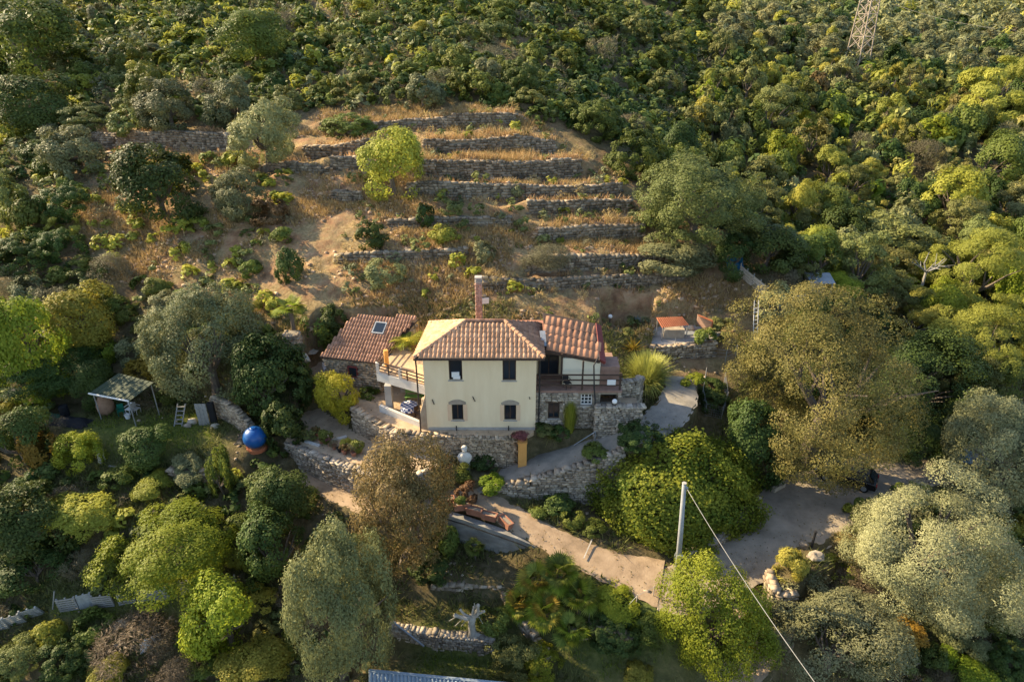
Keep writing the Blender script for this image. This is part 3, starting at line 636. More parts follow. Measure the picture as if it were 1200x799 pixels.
for x0, x1, z0, z1 in LO:
    mb = MB(); cx = (x0 + x1) / 2; hw = (x1 - x0) / 2 + .22; pts = []
    for k in range(9): t = -1 + k / 4; pts.append((cx + hw * t, z1 + .12 + .24 * (1 - t * t)))
    V_ = [(x, -.025, z) for x, z in pts] + [(x1 + .2, -.025, z1 - .06), (x0 - .2, -.025, z1 - .06)]; V2 = [(a, .0 + .02, c) for a, _, c in V_]; n_ = len(V_)
    mb.add(V_ + V2, [tuple(range(n_))] + [(i, (i + 1) % n_, n_ + (i + 1) % n_, n_ + i) for i in range(n_)]); mb.build('arch_lintel', M_['stone_grey'], H)
    for sx in (x0 - .30, x1 + .02):
        mb = MB(); mb.bx(sx, sx + .28, -.018, .01, z0 - .05, z1 - .065); mb.build('reveal_band', M_['plaster_reveal'], H)
for x in (-4.05, -.25):
    mb = MB(); mb.tube([(x, -.12, .02), (x, -.12, .42)], .045, 6); mb.build('vent_pipe', M_['metal_dark'], H)
for x, z, dx in ((-5.7, 2.65, .12), (-2.8, 2.9, .16), (1.25, 2.85, .03)):
    mb = MB(); mb.bar((x, -.06, z), (x + dx, -.06, z - .42 if dx > .1 else z - .18), .05, .05); mb.build('wall_bracket', M_['metal_dark'], H)
# hip roof
EL, ER, YF, YK = -6.75, 2.2, -.5, 5.1; ZE = 6.22; RL, RR, YR, ZR = (-3.3, 2.25, 7.72), (-.55, 2.25, 7.72), 2.25, 7.72
FLc, FRc, BLc, BRc = (EL, YF, ZE), (ER, YF, ZE), (-6.25, YK, ZE), (ER, YK, ZE)
mb = MB(); mb.add([FLc, FRc, BRc, BLc, RL, RR], [(0, 1, 5, 4), (1, 2, 5), (2, 3, 4, 5), (3, 0, 4), (0, 3, 2, 1)])
rf = mb.build('roof', M_['roof_board'], H)
tiled('roof_tiles', (FLc, FRc, RR, RL), M_['tile_beige'], rf, .31, .42, seed=1)
tiled('roof_tiles', (BLc, FLc, RL, RL), M_['tile_beige'], rf, .31, .42, seed=2)
tiled('roof_tiles', (FRc, BRc, RR, RR), M_['tile_red'], rf, .36, .42, seed=3)
tiled('roof_tiles', (BRc, BLc, RL, RR), M_['tile_red'], rf, .31, .42, seed=4)
rid = ridge('ridge_tiles', FLc, RL, M_['tile_beige'], rf, seed=1); ridge('ridge_tiles', RL, RR, M_['tile_red'], rf, .14, seed=2); ridge('ridge_tiles', FRc, RR, M_['tile_beige'], rf, .15, seed=3); ridge('ridge_tiles', BLc, RL, M_['tile_beige'], rf, seed=4)
mb = MB(); mb.tube([(EL, YF - .06, ZE - .06), (ER + .05, YF - .06, ZE - .06)], .075, 8); mb.build('gutter', M_['wood_dark'], H)
mb = MB(); mb.bx(EL + .1, ER - .1, YF + .02, -.002, ZE - .16, ZE - .045); mb.build('soffit', M_['wood_dark'], H)
mb = MB(); mb.tube([(EL + .12, -.5, 6.1), (EL + .14, -.46, 5.6), (X0 - .45, -.25, .1)], .06, 7); mb.build('downpipe', M_['wood_dark'], H)
mb = MB(); mb.tube([(1.95, -.45, 6.1), (1.95, .05, 5.7), (1.95, .12, .3)], .055, 7); mb.build('downpipe', M_['metal_dark'], H)
# east wing: stone base, verandah, big lean-to roof
WX0, WX1, WY = 1.72, 7.72, .3
HW = [(2.62, 3.45, .8, 2.15), (4.95, 5.78, 1.95, 2.85), (6.35, 7.62, 2.1, 2.85)]
mb = MB(); wall_holes(mb, WX0, WX1, -.5, 3.05, WY, HW, .25); mb.add([(WX1, WY, -.5), (WX1, 6, -.5), (WX1, 6, 3.05), (WX1, WY, 3.05)], [(0, 1, 2, 3)])
wb = mb.build('stone_base', M_['mortar'], H)
out = ([], [], []); stone_face((WX0, WY), (WX1, WY), -.4, -.4, 3.02, 3.02, .34, .18, np.random.default_rng(5), out, .03, holes=[(h[0] - WX0 - .2, h[1] - WX0 + .2, h[2] - .1, h[3] + .1) for h in HW])
stone_face((WX1, WY), (WX1, 6), -.4, -.4, 3.02, 3.02, .34, .18, np.random.default_rng(6), out, .03)
s = boxes_mesh('stones', np.array(out[0]), np.array(out[1]), np.array(out[2], float), M_['stone_grey'], np.random.default_rng(5), parent=wb); s['kind'] = 'stuff'
window(*HW[0], WY, H, white_cloth=False); window(*HW[1], WY, H, fm='white_paint', bars=0, grid=True)
mb = MB(); mb.bx(2.45, 3.62, WY - .1, WY + .2, 2.18, 2.32); mb.build('lintel', M_['wood_dark'], H)
mb = MB(); mb.bx(4.9, 5.8, WY - .06, WY + .1, 1.68, 1.94); mb.build('sill_panel', M_['concrete_white'], H)
mb = MB(); mb.bx(6.2, 7.75, WY + 1.4, WY + 1.5, 1.9, 3.0); mb.build('recess_shade', M_['metal_dark'], H)  # near-black panel standing in for the shade inside the opening
mb = MB(); mb.bx(WX0, WX1 + .15, WY - .12, 6, 3.05, 3.22); mb.build('verandah_floor', M_['terracotta_dull'], H)
mb = MB(); mb.bx(3.62, 6.32, 1.0, 5.2, 3.22, 5.42); mb.build('verandah_wall', M_['plaster_white'], H)
mb = MB(); mb.bx(WX0 + .02, 3.6, 2.6, 2.75, 3.22, 6.1); mb.build('recess_wall', M_['plaster'], H)
mb = MB(); mb.bx(1.95, 3.45, 2.5, 2.57, 3.24, 5.5); d_ = mb.build('glass_door', M_['wood_dark'], H)
for x in (2.05, 2.75):
    mb = MB(); mb.bx(x, x + .62, 2.47, 2.499, 3.34, 5.4); mb.build('pane', M_['glass'], d_)
mb = MB(); mb.bx(6.34, 7.7, .95, 2.5, 3.22, 4.75); mb.build('parapet', M_['terracotta_dull'], H)
for z in (3.66, 4.08, 4.5):
    mb = MB(); mb.bar((WX0 + .05, WY - .05, z), (WX1 + .1, WY - .05, z - .02), .07, .09); mb.build('rail', M_['wood_dark'], H)
for x in (3.55, 5.0, 7.7):
    zt = 5.55 if x == 5.0 else (5.8 if x < 4 else 4.6); mb = MB(); mb.bx(x - .06, x + .06, WY - .02 if x != 3.55 else .92, WY + .1 if x != 3.55 else 1.04, 3.22, zt); mb.build('post', M_['wood_dark'], H)
mb = MB(); mb.tube([(6.1, .9, 5.55), (5.75, .35, 5.2), (5.85, .1, 3.4), (5.95, -.05, 2.6), (6.0, -.75, .1)], .055, 7); mb.build('downpipe', M_['metal_dark'], H)
oFL, oFR, oBR, oBL = P(640,410,5.95), P(703,422,5.35), P(698,379,6.6), P(636,366,7.2)
mb = MB(); mb.slab([oFL, oFR, oBR, oBL], .12); r2 = mb.build('wing_roof', M_['roof_board'], H)
tiled('roof_tiles', (oFL, oFR, oBR, oBL), M_['tile_orange'], r2, .43, .85, amp=.06, seed=7)
mb = MB(); dd = np.array([.14, 0, -.06]); mb.slab([oFR + dd * .2 + [0, 0, .08], oFR + dd * 3.2, oBR + dd * 3.2, oBR + dd * .2 + [0, 0, .08]], .22); mb.build('fascia', M_['fascia_red'], r2)
mb = MB(); mb.bar(oFL + [0, -.05, -.1], oFR + [0, -.05, -.1], .16, .2); mb.build('fascia', M_['wood_dark'], r2)
mb = MB(); mb.slab([oFL + [-.35, .35, .14], oFL + [.05, .35, .14], oBL + [.1, -2.2, .12 - .55], oBL + [-.3, -2.2, .1 - .55]], .05); mb.build('flashing', M_['metal_grey'], r2)
mb = MB(); mb.bx(1.9, 3.7, 1.2, 4.4, 5.6, 5.9); mb.build('wing_ceiling', M_['roof_board'], H)
# back block and chimney
mb = MB(); mb.bx(-5.2, 2.5, 5.15, 7.7, -.5, 5.03); mb.build('back_block', M_['plaster'], H)
mb = MB(); mb.slab([(-5.4, 5.1, 5.12), (2.7, 5.1, 5.12), (2.7, 7.9, 5.16), (-5.4, 7.9, 5.16)], .1); r3 = mb.build('back_roof', M_['terracotta'], H)
cx, cy = PY(561, 350, 7.0)[0], 7.0; rng = np.random.default_rng(4)
mb = MB(); zc = 5.4; row = 0; mb.bx(cx - .2, cx + .2, cy - .2, cy + .2, 5.2, 8.8); ch = mb.build('chimney', M_['brick_pink'], H)
bm_ = MB(); bm_.box((0, 0, 0), (.125, .05, .085)); 
C_, H_, A_ = [], [], []
for k in range(19):
    z = 5.5 + k * .175
    for sx, sy, ax in ((0, -1, np.eye(3)), (0, 1, np.eye(3)), (1, 0, np.array([[0, 1, 0], [-1, 0, 0], [0, 0, 1.0]])), (-1, 0, np.array([[0, 1, 0], [-1, 0, 0], [0, 0, 1.0]]))):
        for q in (-.125, .125):
            q2 = q + (.06 if k % 2 else -.06) * .5
            C_.append((cx + sx * .2 + (q2 if sx == 0 else 0), cy + sy * .2 + (q2 if sy == 0 else 0), z)); H_.append((.12, .035, .08)); A_.append(ax)
s = boxes_mesh('bricks', np.array(C_), np.array(H_), np.array(A_), M_['brick_pink'], rng, .03, parent=ch); s['kind'] = 'stuff'
mb = MB()
for k in range(4): mb.bx(cx - .26, cx + .26, cy - .26, cy + .26, 8.82 + k * .1, 8.87 + k * .1)
mb.bx(cx - .16, cx + .16, cy - .16, cy + .16, 8.8, 9.15); mb.bx(cx - .27, cx + .27, cy - .27, cy + .27, 9.17, 9.24); mb.build('chimney_cap', M_['concrete'], ch)
ap = PY(569, 352, 6.9); root = thing('wall_antenna', 'small flat grey antenna panel on a mast beside the tall brick chimney', 'antenna', (ap[0], ap[1], 5.6))
mb = MB(); mb.tube([(ap[0] - .1, ap[1], 5.5), (ap[0] - .1, ap[1], ap[2] + .1)], .03, 6); mb.build('mast', M_['metal_dark'], root)
mb = MB(); mb.box(ap + [0, -.06, 0], (.26, .03, .24), .2); mb.build('panel', M_['concrete_white'], root)
# west balcony
bz = 3.05; BP = [P(441,436,bz), P(500.5,453,bz), P(503,414,bz), P(466,405,bz)]
mb = MB(); mb.prism([p[:2] for p in BP], bz - .75, bz); mb.build('balcony_slab', M_['concrete_white'], H)
mb = MB(); mb.prism([np.array(p[:2]) * .96 + np.mean(BP, 0)[:2] * .04 for p in BP], bz + .003, bz + .03); mb.build('balcony_floor', M_['patio'], H)
def lerp(a, b, t): return np.array(a) * (1 - t) + np.array(b) * t
for z in (.35, .62, .9):
    mb = MB(); mb.bar(BP[0] + [.1, .05, z], BP[1] + [-.1, .05, z - .04], .06, .075); mb.build('rail', M_['wood_dark'], H)
    mb = MB(); mb.bar(BP[0] + [.1, .1, z], BP[3] + [.1, -.2, z], .06, .075); mb.build('rail', M_['wood_dark'], H)
for t in (.03, .48): mb = MB(); p = lerp(BP[0], BP[1], t); mb.box(p + [0, .12, .4], (.13, .13, .42), .2); mb.build('post', M_['concrete_white'], H)
for t in (.25, .62, .97): mb = MB(); p = lerp(BP[0], BP[1], t); mb.box(p + [0, .08, .46], (.05, .05, .46), .2); mb.build('post', M_['wood_dark'], H)
for t, hgt in ((.30, 1.35),): mb = MB(); p = lerp(BP[0], BP[3], t); mb.box(p + [.35, -.3, hgt / 2], (.15, .15, hgt / 2), .4); mb.build('pillar', M_['orange_plaster'], H)
mb = MB(); mb.bar(BP[3] + [.1, 0, .25], BP[2] + [0, 0, .25], .25, .5); mb.build('low_wall', M_['terracotta'], H)
pl = P(457, 482, 0); mb = MB(); mb.bx(pl[0] - .25, pl[0] + .25, pl[1] - .1, pl[1] + .4, -.1, bz - .75); mb.build('pillar', M_['concrete'], H)
pr = P(502, 500, 0); mb = MB(); mb.tube([(pr[0] - .1, pr[1] + .2, -.2), (pr[0] - .15, pr[1] + .25, bz - .74)], [.3, .26], 8); mb.build('pillar', M_['stone'], H)
mb = MB(); mb.bx(pl[0] + .4, -6.1, 5.2, 5.4, -.1, 2.3); mb.build('undercroft_wall', M_['stone_grey'], H)
root = thing('low_wall', 'low pale rendered wall in front of the table under the balcony', 'wall', P(470, 492, 0)); a_, b_ = P(446,482,0), P(498,502,0)
mb = MB(); mb.bar(a_ + [0, 0, .3], b_ + [0, 0, .15], .22, .62); mb.build('wall', M_['concrete_white'], root)
# terrace wall in front of the lower yard (stone, east)
stone_wall('terrace_parapet', [(5.95, -.62, 2.35, -.3), (7.6, -.62, 2.35, -.4), (9.25, -.62, 2.35, -.6)], 'tall stone terrace wall below the verandah beside the driveway', thick=.5, seed=21, m='stone_grey', sl=.3, sh=.19)
stone_wall('terrace_parapet', [(7.8, 1.8, 3.0, 0), (9.4, 2.2, 2.8, 0), (9.9, 3.2, 2.6, 0)], 'stone wall behind the small terrace under the broom bush', thick=.4, seed=22, m='stone_grey')
mb = MB(); mb.bx(5.95, 9.2, -.15, 1.7, -.3, 1.7); tag(mb.build('terrace_floor', M_['patio']), kind='structure')
# ------------------------------------------------------------------ stone outbuilding
OB = thing('outbuilding', 'low stone outbuilding with a red tiled sloping roof and a skylight', 'outbuilding', (-12.5, 6.5, 0))
c = [P(375,418,2.75), P(444,426,2.75), P(490,374,4.75), P(413,371,4.75)]
mb = MB(); mb.slab(c, .12); r_ = mb.build('roof', M_['roof_board'], OB)
tiled('roof_tiles', c, M_['tile_red'], r_, .25, .4, seed=11)
mb = MB(); mb.bar(c[0], c[1], .12, .14); mb.build('gutter', M_['wood_dark'], OB)
ins = [lerp(c[0], np.mean(c, 0), .10), lerp(c[1], np.mean(c, 0), .10), lerp(c[2], np.mean(c, 0), .06), lerp(c[3], np.mean(c, 0), .06)]
mb = MB(); mb.prism([p[:2] for p in ins], -.3, [2.6 + .12, 2.6 + .12, 4.45, 4.45]); wl = mb.build('stone_wall', M_['mortar'], OB)
out = ([], [], []); A0, A1 = ins[0], ins[1]; L_ = np.linalg.norm((A1 - A0)[:2])
stone_face(A0, A1, -.2, -.2, 2.7, 2.7, .4, .22, np.random.default_rng(8), out, .04, holes=[(L_ * .42, L_ * .60, 1.1, 2.2)])
stone_face(ins[1], ins[2], -.2, -.2, 2.6, 4.3, .4, .22, np.random.default_rng(9), out, .04); stone_face(ins[3], ins[0], -.2, -.2, 4.3, 2.6, .4, .22, np.random.default_rng(10), out, .04)
s = boxes_mesh('stones', np.array(out[0]), np.array(out[1]), np.array(out[2], float), M_['stone'], np.random.default_rng(8), parent=wl); s['kind'] = 'stuff'
wc = lerp(A0, A1, .51); mb = MB(); mb.box((wc[0], wc[1] - .06, 1.65), (.42, .06, .5), math.atan2((A1 - A0)[1], (A1 - A0)[0])); w_ = mb.build('window', M_['fascia_red'], OB)
mb = MB(); mb.box((wc[0], wc[1] - .125, 1.65), (.3, .01, .38), math.atan2((A1 - A0)[1], (A1 - A0)[0])); mb.build('pane', M_['glass'], w_)
u = (c[1] - c[0]) / np.linalg.norm(c[1] - c[0]); v = (lerp(c[3], c[2], .5) - lerp(c[0], c[1], .5)); v /= np.linalg.norm(v); nn = np.cross(u, v); sc = lerp(lerp(c[0], c[1], .62), lerp(c[3], c[2], .56), .72) + nn * .16
mb = MB(); mb.box(sc + nn * .1, (.5, .62, .06), ax=np.array([u, np.cross(nn, u), nn])); sk = mb.build('skylight', M_['metal_grey'], r_)
mb = MB(); mb.box(sc + nn * .165, (.4, .5, .01), ax=np.array([u, np.cross(nn, u), nn])); mb.build('pane', M_['glass'], sk)
# ------------------------------------------------------------------ foliage meshes
def crown_arrays(seed, fam, n, ll, nclump=None):
    lev = 0 if n > 24000 else 1 if n > 6000 else 2 if n > 1800 else 3 if n > 600 else 4
    nc = dict(olive=(130, 64, 30, 15, 9), broad=(90, 48, 26, 14, 8), oak=(190, 90, 36, 16, 9), pine=(110, 56, 28, 14, 8), dome=(260, 110, 44, 18, 9), wisp=(60, 40, 24, 12, 8))[fam][lev]
    cr = {'olive': (.12, .20), 'broad': (.14, .24), 'oak': (.09, .17), 'pine': (.11, .19), 'dome': (.08, .13), 'wisp': (.2, .35)}[fam]; cr = tuple(v * (1, 1.25, 1.65, 2.1, 2.6)[lev] * (1.25 if fam == 'dome' and lev > 1 else 1) for v in cr)
    asp, jit, squash, mode = dict(olive=(.36, .55, .85, 'out'), broad=(.62, .42, .8, 'tan'), dome=(.62, .4, .9, 'tan'), pine=(.22, .5, .5, 'rad'), oak=(.5, .5, .6, 'tan'), wisp=(.10, 1.2, 1.0, 'rad'))[fam]
    rng = np.random.default_rng(seed)
    nl, lr, lo = dict(olive=(9, (.36, .50), (.34, .58)), broad=(8, (.34, .50), (.32, .56)), dome=(8, (.50, .62), (.22, .36)), pine=(10, (.24, .40), (.40, .72)), oak=(13, (.36, .48), (.34, .54)), wisp=(5, (.4, .6), (.2, .5)))[fam]
    ld = rng.normal(size=(nl * 4, 3)); ld /= np.linalg.norm(ld, axis=1)[:, None]; ld = ld[ld[:, 2] > -.45][:nl]; nl = len(ld)
    lc = ld * rng.uniform(*lo, nl)[:, None]; lrad = rng.uniform(*lr, nl); lc[0] = (0, 0, 0); lrad[0] = .62 if fam in ('dome', 'olive', 'oak') else .54
    li = rng.choice(nl, nc, p=lrad ** 2 / (lrad ** 2).sum())
    d = rng.normal(size=(nc, 3)); d /= np.linalg.norm(d, axis=1)[:, None]
    out_ = lc[li] / (np.linalg.norm(lc[li], axis=1)[:, None] + .2); flip = (d * out_).sum(1) < -.3; d[flip] *= -1
    c = lc[li] + d * (lrad[li] * rng.uniform(.78, 1.06, nc))[:, None]; r = rng.uniform(*cr, nc) * (.55 + .5 * lrad[li] / lr[1])
    d = c / (np.linalg.norm(c, axis=1)[:, None] + 1e-6); ltint = rng.random(nl)[li]
    p = r ** 2 / (r ** 2).sum(); k = rng.choice(nc, n, p=p)
    e = rng.normal(size=(n, 3)); e /= np.linalg.norm(e, axis=1)[:, None]
    flip = (e * d[k]).sum(1) < -.25; e[flip] *= -1
    rad = r[k] * (.45 + .56 * np.sqrt(rng.random(n)) + .12 * np.abs(rng.normal(size=n)))
    q = e * np.array([1, 1, squash]); pos = c[k] + q * rad[:, None]
    hx = np.percentile(np.abs(pos[:, 0]), 98.5); hy = np.percentile(np.abs(pos[:, 1]), 98.5); z0_, z1_ = np.percentile(pos[:, 2], [.5, 99.5]); pos = np.stack([pos[:, 0] / hx, pos[:, 1] / hy, (pos[:, 2] - (z0_ + z1_) / 2) / ((z1_ - z0_) / 2)], 1)
    ctint = .5 * rng.random(nc) + .5 * ltint; tint = np.clip(.42 * ctint[k] + .42 * rng.random(n) + .08, 0, 1)
    nrm = e + d[k] * .6 + np.array([0, 0, .25]) + jit * rng.normal(size=(n, 3)); nrm /= np.linalg.norm(nrm, axis=1)[:, None]
    if mode == 'tan': ax = rng.normal(size=(n, 3))
    elif mode == 'rad': ax = e + d[k] * .5 + .45 * rng.normal(size=(n, 3)) + [0, 0, .4]
    else: ax = rng.normal(size=(n, 3)) * .8 + e * .5 + [0, 0, .15]
    ax -= nrm * (ax * nrm).sum(1)[:, None]; ax /= np.linalg.norm(ax, axis=1)[:, None] + 1e-9
    bt = np.cross(nrm, ax); L = ll * rng.uniform(.6, 1.4, n)[:, None] * .5; w = L * asp
    V = np.stack([pos - ax * L, pos + bt * w, pos + ax * L, pos - bt * w], 1).reshape(-1, 3)
    return V, np.arange(n * 4).reshape(-1, 4), tint
SIZES = dict(XXL=(88000, .0205), XL=(36000, .038), L=(12000, .072), M=(3400, .14), S=(1000, .25), XS=(330, .40))
_cr = {}
def crown_mesh(fam, size, var, dens=1.0):
    key = (fam, size, var)
    if key not in _cr:
        n, ll = SIZES[size]; asp = dict(olive=1.2, pine=1.5, wisp=1.6).get(fam, 1.0); nc = None
        n = int(n * dens * dict(olive=1.2, pine=1.4, wisp=.9).get(fam, 1.0))
        V, F, t = crown_arrays(sum(map(ord, fam)) * 7 + var * 13 + n, fam, n, ll * asp, nc)
        _cr[key] = arr_mesh('crown', V, F, M_['leaf_mid'], tint=t)
    return _cr[key]
def mound_mesh(seed, n, ll):
    """leaves lying close over one smooth heap"""
    rng = np.random.default_rng(seed); e = rng.normal(size=(n, 3)); e[:, 2] = np.abs(e[:, 2]) - .35; e /= np.linalg.norm(e, axis=1)[:, None]
    f = 1 + .15 * (vnoise(e[:, 0] * 2.3 + e[:, 2] * 1.7 + 9, e[:, 1] * 2.3 - e[:, 2]) + .8 * vnoise(e[:, 0] * 6 + e[:, 2] * 5, e[:, 1] * 6 - e[:, 2] * 4)) * 2
    pos = e * (f * (1 - .10 * rng.random(n) ** 2 + .04 * rng.normal(size=n).clip(-1, 2.6)))[:, None]
    nrm = e + .45 * rng.normal(size=(n, 3)) + [0, 0, .2]; nrm /= np.linalg.norm(nrm, axis=1)[:, None]; ax = rng.normal(size=(n, 3)) - [0, 0, .6]; ax -= nrm * (ax * nrm).sum(1)[:, None]; ax /= np.linalg.norm(ax, axis=1)[:, None]
    bt = np.cross(nrm, ax); L = ll * rng.uniform(.6, 1.4, n)[:, None] * .5; V = np.stack([pos - ax * L, pos + bt * L * .7, pos + ax * L, pos - bt * L * .7], 1).reshape(-1, 3)
    patch = np.clip(.5 + 1.3 * vnoise(e[:, 0] * 3 + 4, e[:, 1] * 3 + e[:, 2] * 2), 0, 1); return arr_mesh('foliage', V, np.arange(n * 4).reshape(-1, 4), M_['leaf_ivy'], tint=np.clip(.5 * patch + .5 * rng.random(n), 0, 1))
def blades_mesh(name, seed, n, spread, width, up=.6, curve=.5, m='leaf_broom', base=.12, hl=(.6, 1.0)):
    """thin curved blades springing from a small base; unit radius"""
    rng = np.random.default_rng(seed); az = rng.random(n) * 2 * math.pi; tilt = np.abs(rng.normal(0, spread, n)).clip(0, 1.45); L = rng.uniform(*hl, n)
    o = np.stack([np.cos(az) * base * rng.random(n), np.sin(az) * base * rng.random(n), np.zeros(n)], 1); h = np.stack([np.cos(az), np.sin(az), np.zeros(n)], 1)
    V = []; s = np.cross(h, [0, 0, 1.0]); segs = 3; pts = []
    for k in range(segs + 1):
        t = k / segs; ti = tilt + curve * t * tilt; pts.append(o + (h * np.sin(ti)[:, None] + np.array([0, 0, 1.0]) * np.cos(ti)[:, None]) * (L * t)[:, None])
    Vv = []
    for k, p in enumerate(pts): w = width * (1 - .85 * k / segs); Vv += [p - s * w, p + s * w]
    V = np.stack(Vv, 1).reshape(-1, 3); m_ = 2 * (segs + 1); F = np.concatenate([np.arange(n)[:, None] * m_ + np.array([2 * k, 2 * k + 1, 2 * k + 3, 2 * k + 2]) for k in range(segs)])
    return arr_mesh(name, V, F, M_[m], tint=np.tile(rng.random(n), segs))
def trunk_mesh(seed, limbs=7, r0=.085, lean=.12):
    rng = np.random.default_rng(seed); mb = MB(); l = rng.normal(0, lean, 2)
    fork = np.array([l[0], l[1], .55]); mb.tube([(0, 0, -.12), (l[0] * .3, l[1] * .3, .2), fork], [r0 * 1.5, r0, r0 * .85], 7)
    for k in range(limbs):
        a = 2 * math.pi * (k + rng.random() * .7) / limbs; rr = rng.uniform(.35, .72); top = np.array([math.cos(a) * rr, math.sin(a) * rr, rng.uniform(.85, 1.35)]); mid = fork * .45 + top * .55 + [0, 0, -.08] + rng.normal(0, .03, 3)
        mb.tube([fork - [0, 0, .03], mid, top], [r0 * .6, r0 * .38, r0 * .1], 5, cap=False)
        t2 = top + [rng.normal(0, .2), rng.normal(0, .2), .2]; mb.tube([mid, (mid + t2) / 2 + [0, 0, .05], t2], [r0 * .3, r0 * .2, r0 * .06], 4, cap=False)
    V = np.array(mb.v); me = bpy.data.meshes.new('trunk'); me.from_pydata([tuple(v) for v in V], [], mb.f); me.update(); me.materials.append(M_['bark']); return me
TRUNKS = [trunk_mesh(s) for s in range(5)]
def spot(px, py, w, h, trunk):
    d = ray(px, py); p = CAM + _ts[:, None] * d; s = FOC / _ts; a = w / 2 / s
    th = math.atan2(-d[2], math.hypot(d[0], d[1])); hh = h / 2 / s
    b = np.sqrt(np.maximum(hh ** 2 - (a * math.sin(th)) ** 2, (a * .42) ** 2)) / math.cos(th)
    off = b * .72 + trunk * b; k = np.argmax(p[:, 2] - lookup(ZZ, p[:, 0], p[:, 1]) <= off)
    return p[k, 0], p[k, 1], gz(p[k, 0], p[k, 1]), a[k], b[k], off[k]
KIND = dict(  # family, leaf material, trunk height (in crown half heights), object name, category
 olive=('olive', 'leaf_olive', .3, 'olive_tree', 'olive tree'), olive_pale=('olive', 'leaf_olive_pale', .3, 'olive_tree', 'olive tree'), olive_blue=('olive', 'leaf_olive_blue', .2, 'olive_tree', 'olive tree'),
 broad=('broad', 'leaf_mid', .25, 'broadleaf_tree', 'tree'), bright=('broad', 'leaf_bright', .3, 'broadleaf_tree', 'tree'), dark=('broad', 'leaf_dark', .1, 'evergreen_tree', 'tree'), citrus=('broad', 'leaf_citrus', .2, 'citrus_tree', 'tree'),
 lemon=('broad', 'leaf_lemon', .2, 'lemon_tree', 'tree'), yellowgreen=('broad', 'leaf_yellowgreen', .12, 'broadleaf_tree', 'tree'), oak=('oak', 'leaf_oak', .35, 'oak_tree', 'tree'), autumn=('oak', 'leaf_autumn', .3, 'autumn_tree', 'tree'),
 pine=('pine', 'leaf_pine', .3, 'pine_tree', 'pine tree'), pinedark=('pine', 'leaf_mid', .5, 'pine_tree', 'pine tree'), greyoak=('oak', 'leaf_scrub', .4, 'oak_tree', 'tree'),
 b_mastic=('dome', 'leaf_mastic', 0, 'mastic_shrub', 'shrub'), b_dark=('dome', 'leaf_dark', 0, 'dark_shrub', 'shrub'), b_mid=('broad', 'leaf_mid', 0, 'green_shrub', 'shrub'), b_bright=('broad', 'leaf_bright', 0, 'bright_shrub', 'shrub'),
 b_yellow=('broad', 'leaf_yellowgreen', 0, 'yellow_shrub', 'shrub'), b_scrub=('oak', 'leaf_scrub', 0, 'scrub_bush', 'shrub'), b_heath=('wisp', 'leaf_heath', 0, 'heath_bush', 'shrub'), b_ochre=('broad', 'leaf_ochre', 0, 'ochre_shrub', 'shrub'),
 b_rust=('oak', 'leaf_rust', 0, 'rust_shrub', 'shrub'), b_olive=('olive', 'leaf_olive', 0, 'grey_shrub', 'shrub'), b_blue=('olive', 'leaf_olive_blue', 0, 'grey_shrub', 'shrub'), b_ivy=('dome', 'leaf_ivy', 0, 'ivy_mound', 'shrub'), b_pine=('pine', 'leaf_pine', 0, 'juniper_shrub', 'shrub'),
 b_twig=('wisp', 'leaf_drytwig', 0, 'dry_bush', 'shrub'), b_gold=('wisp', 'leaf_gold', 0, 'dry_bush', 'shrub'), b_purple=('broad', 'leaf_purple', 0, 'purple_plant', 'plant'), b_straw=('wisp', 'leaf_straw', 0, 'dry_bush', 'shrub'))
FOOT = []      # (x, y, radius) of hand placed plants
LAND = []      # landmark phrases for the labels of the others
_vc = [0]
def set_mat(o, m):
    o.material_slots[0].link = 'OBJECT'; o.material_slots[0].material = m
def size_of(w): return 'XXL' if w > 165 else 'XL' if w > 105 else 'L' if w > 48 else 'M' if w > 26 else 'S'
def grow(kind, x, y, z, a, b, off, size, label, group=None, rot=None, a2=None):
    fam, lm, tr, name, cat = KIND[kind]; _vc[0] += 1; v = _vc[0] % (1 if size in ('XL', 'XXL') else 3); a2 = a2 or a
    rot = rot if rot is not None else (_vc[0] * 2.4) % 6.28
    me = crown_mesh(fam, size, v)
    if tr > 0:
        root = thing(name, label, cat, (x, y, z - .05), group); root.rotation_euler = (0, 0, rot)
        c = link('crown', me, root, (0, 0, off)); c.scale = (a, a2, b); set_mat(c, M_[lm])
        t = link('trunk', TRUNKS[_vc[0] % 5], root); k = min(a, off * 1.1); t.scale = (k, k, max(off, .3)); return root
    o = link(name, me, None, (x, y, z + off)); o.scale = (a, a2, b); o.rotation_euler = (0, 0, rot); set_mat(o, M_[lm]); return tag(o, label, cat, group, 'thing')
def plant(kind, px, py, w, h, label, group=None, size=None, land=None, trunk=None):
    tr = KIND[kind][2] if trunk is None else trunk
    x, y, z, a, b, off = spot(px, py, w, h, tr); FOOT.append((x, y, a)); s = size or size_of(w)
    o = grow(kind, x, y, z, a * 1.03, b * 1.03, off, s, label, group)
    LAND.append((land or label, px, py, w)) if land else None
    return o
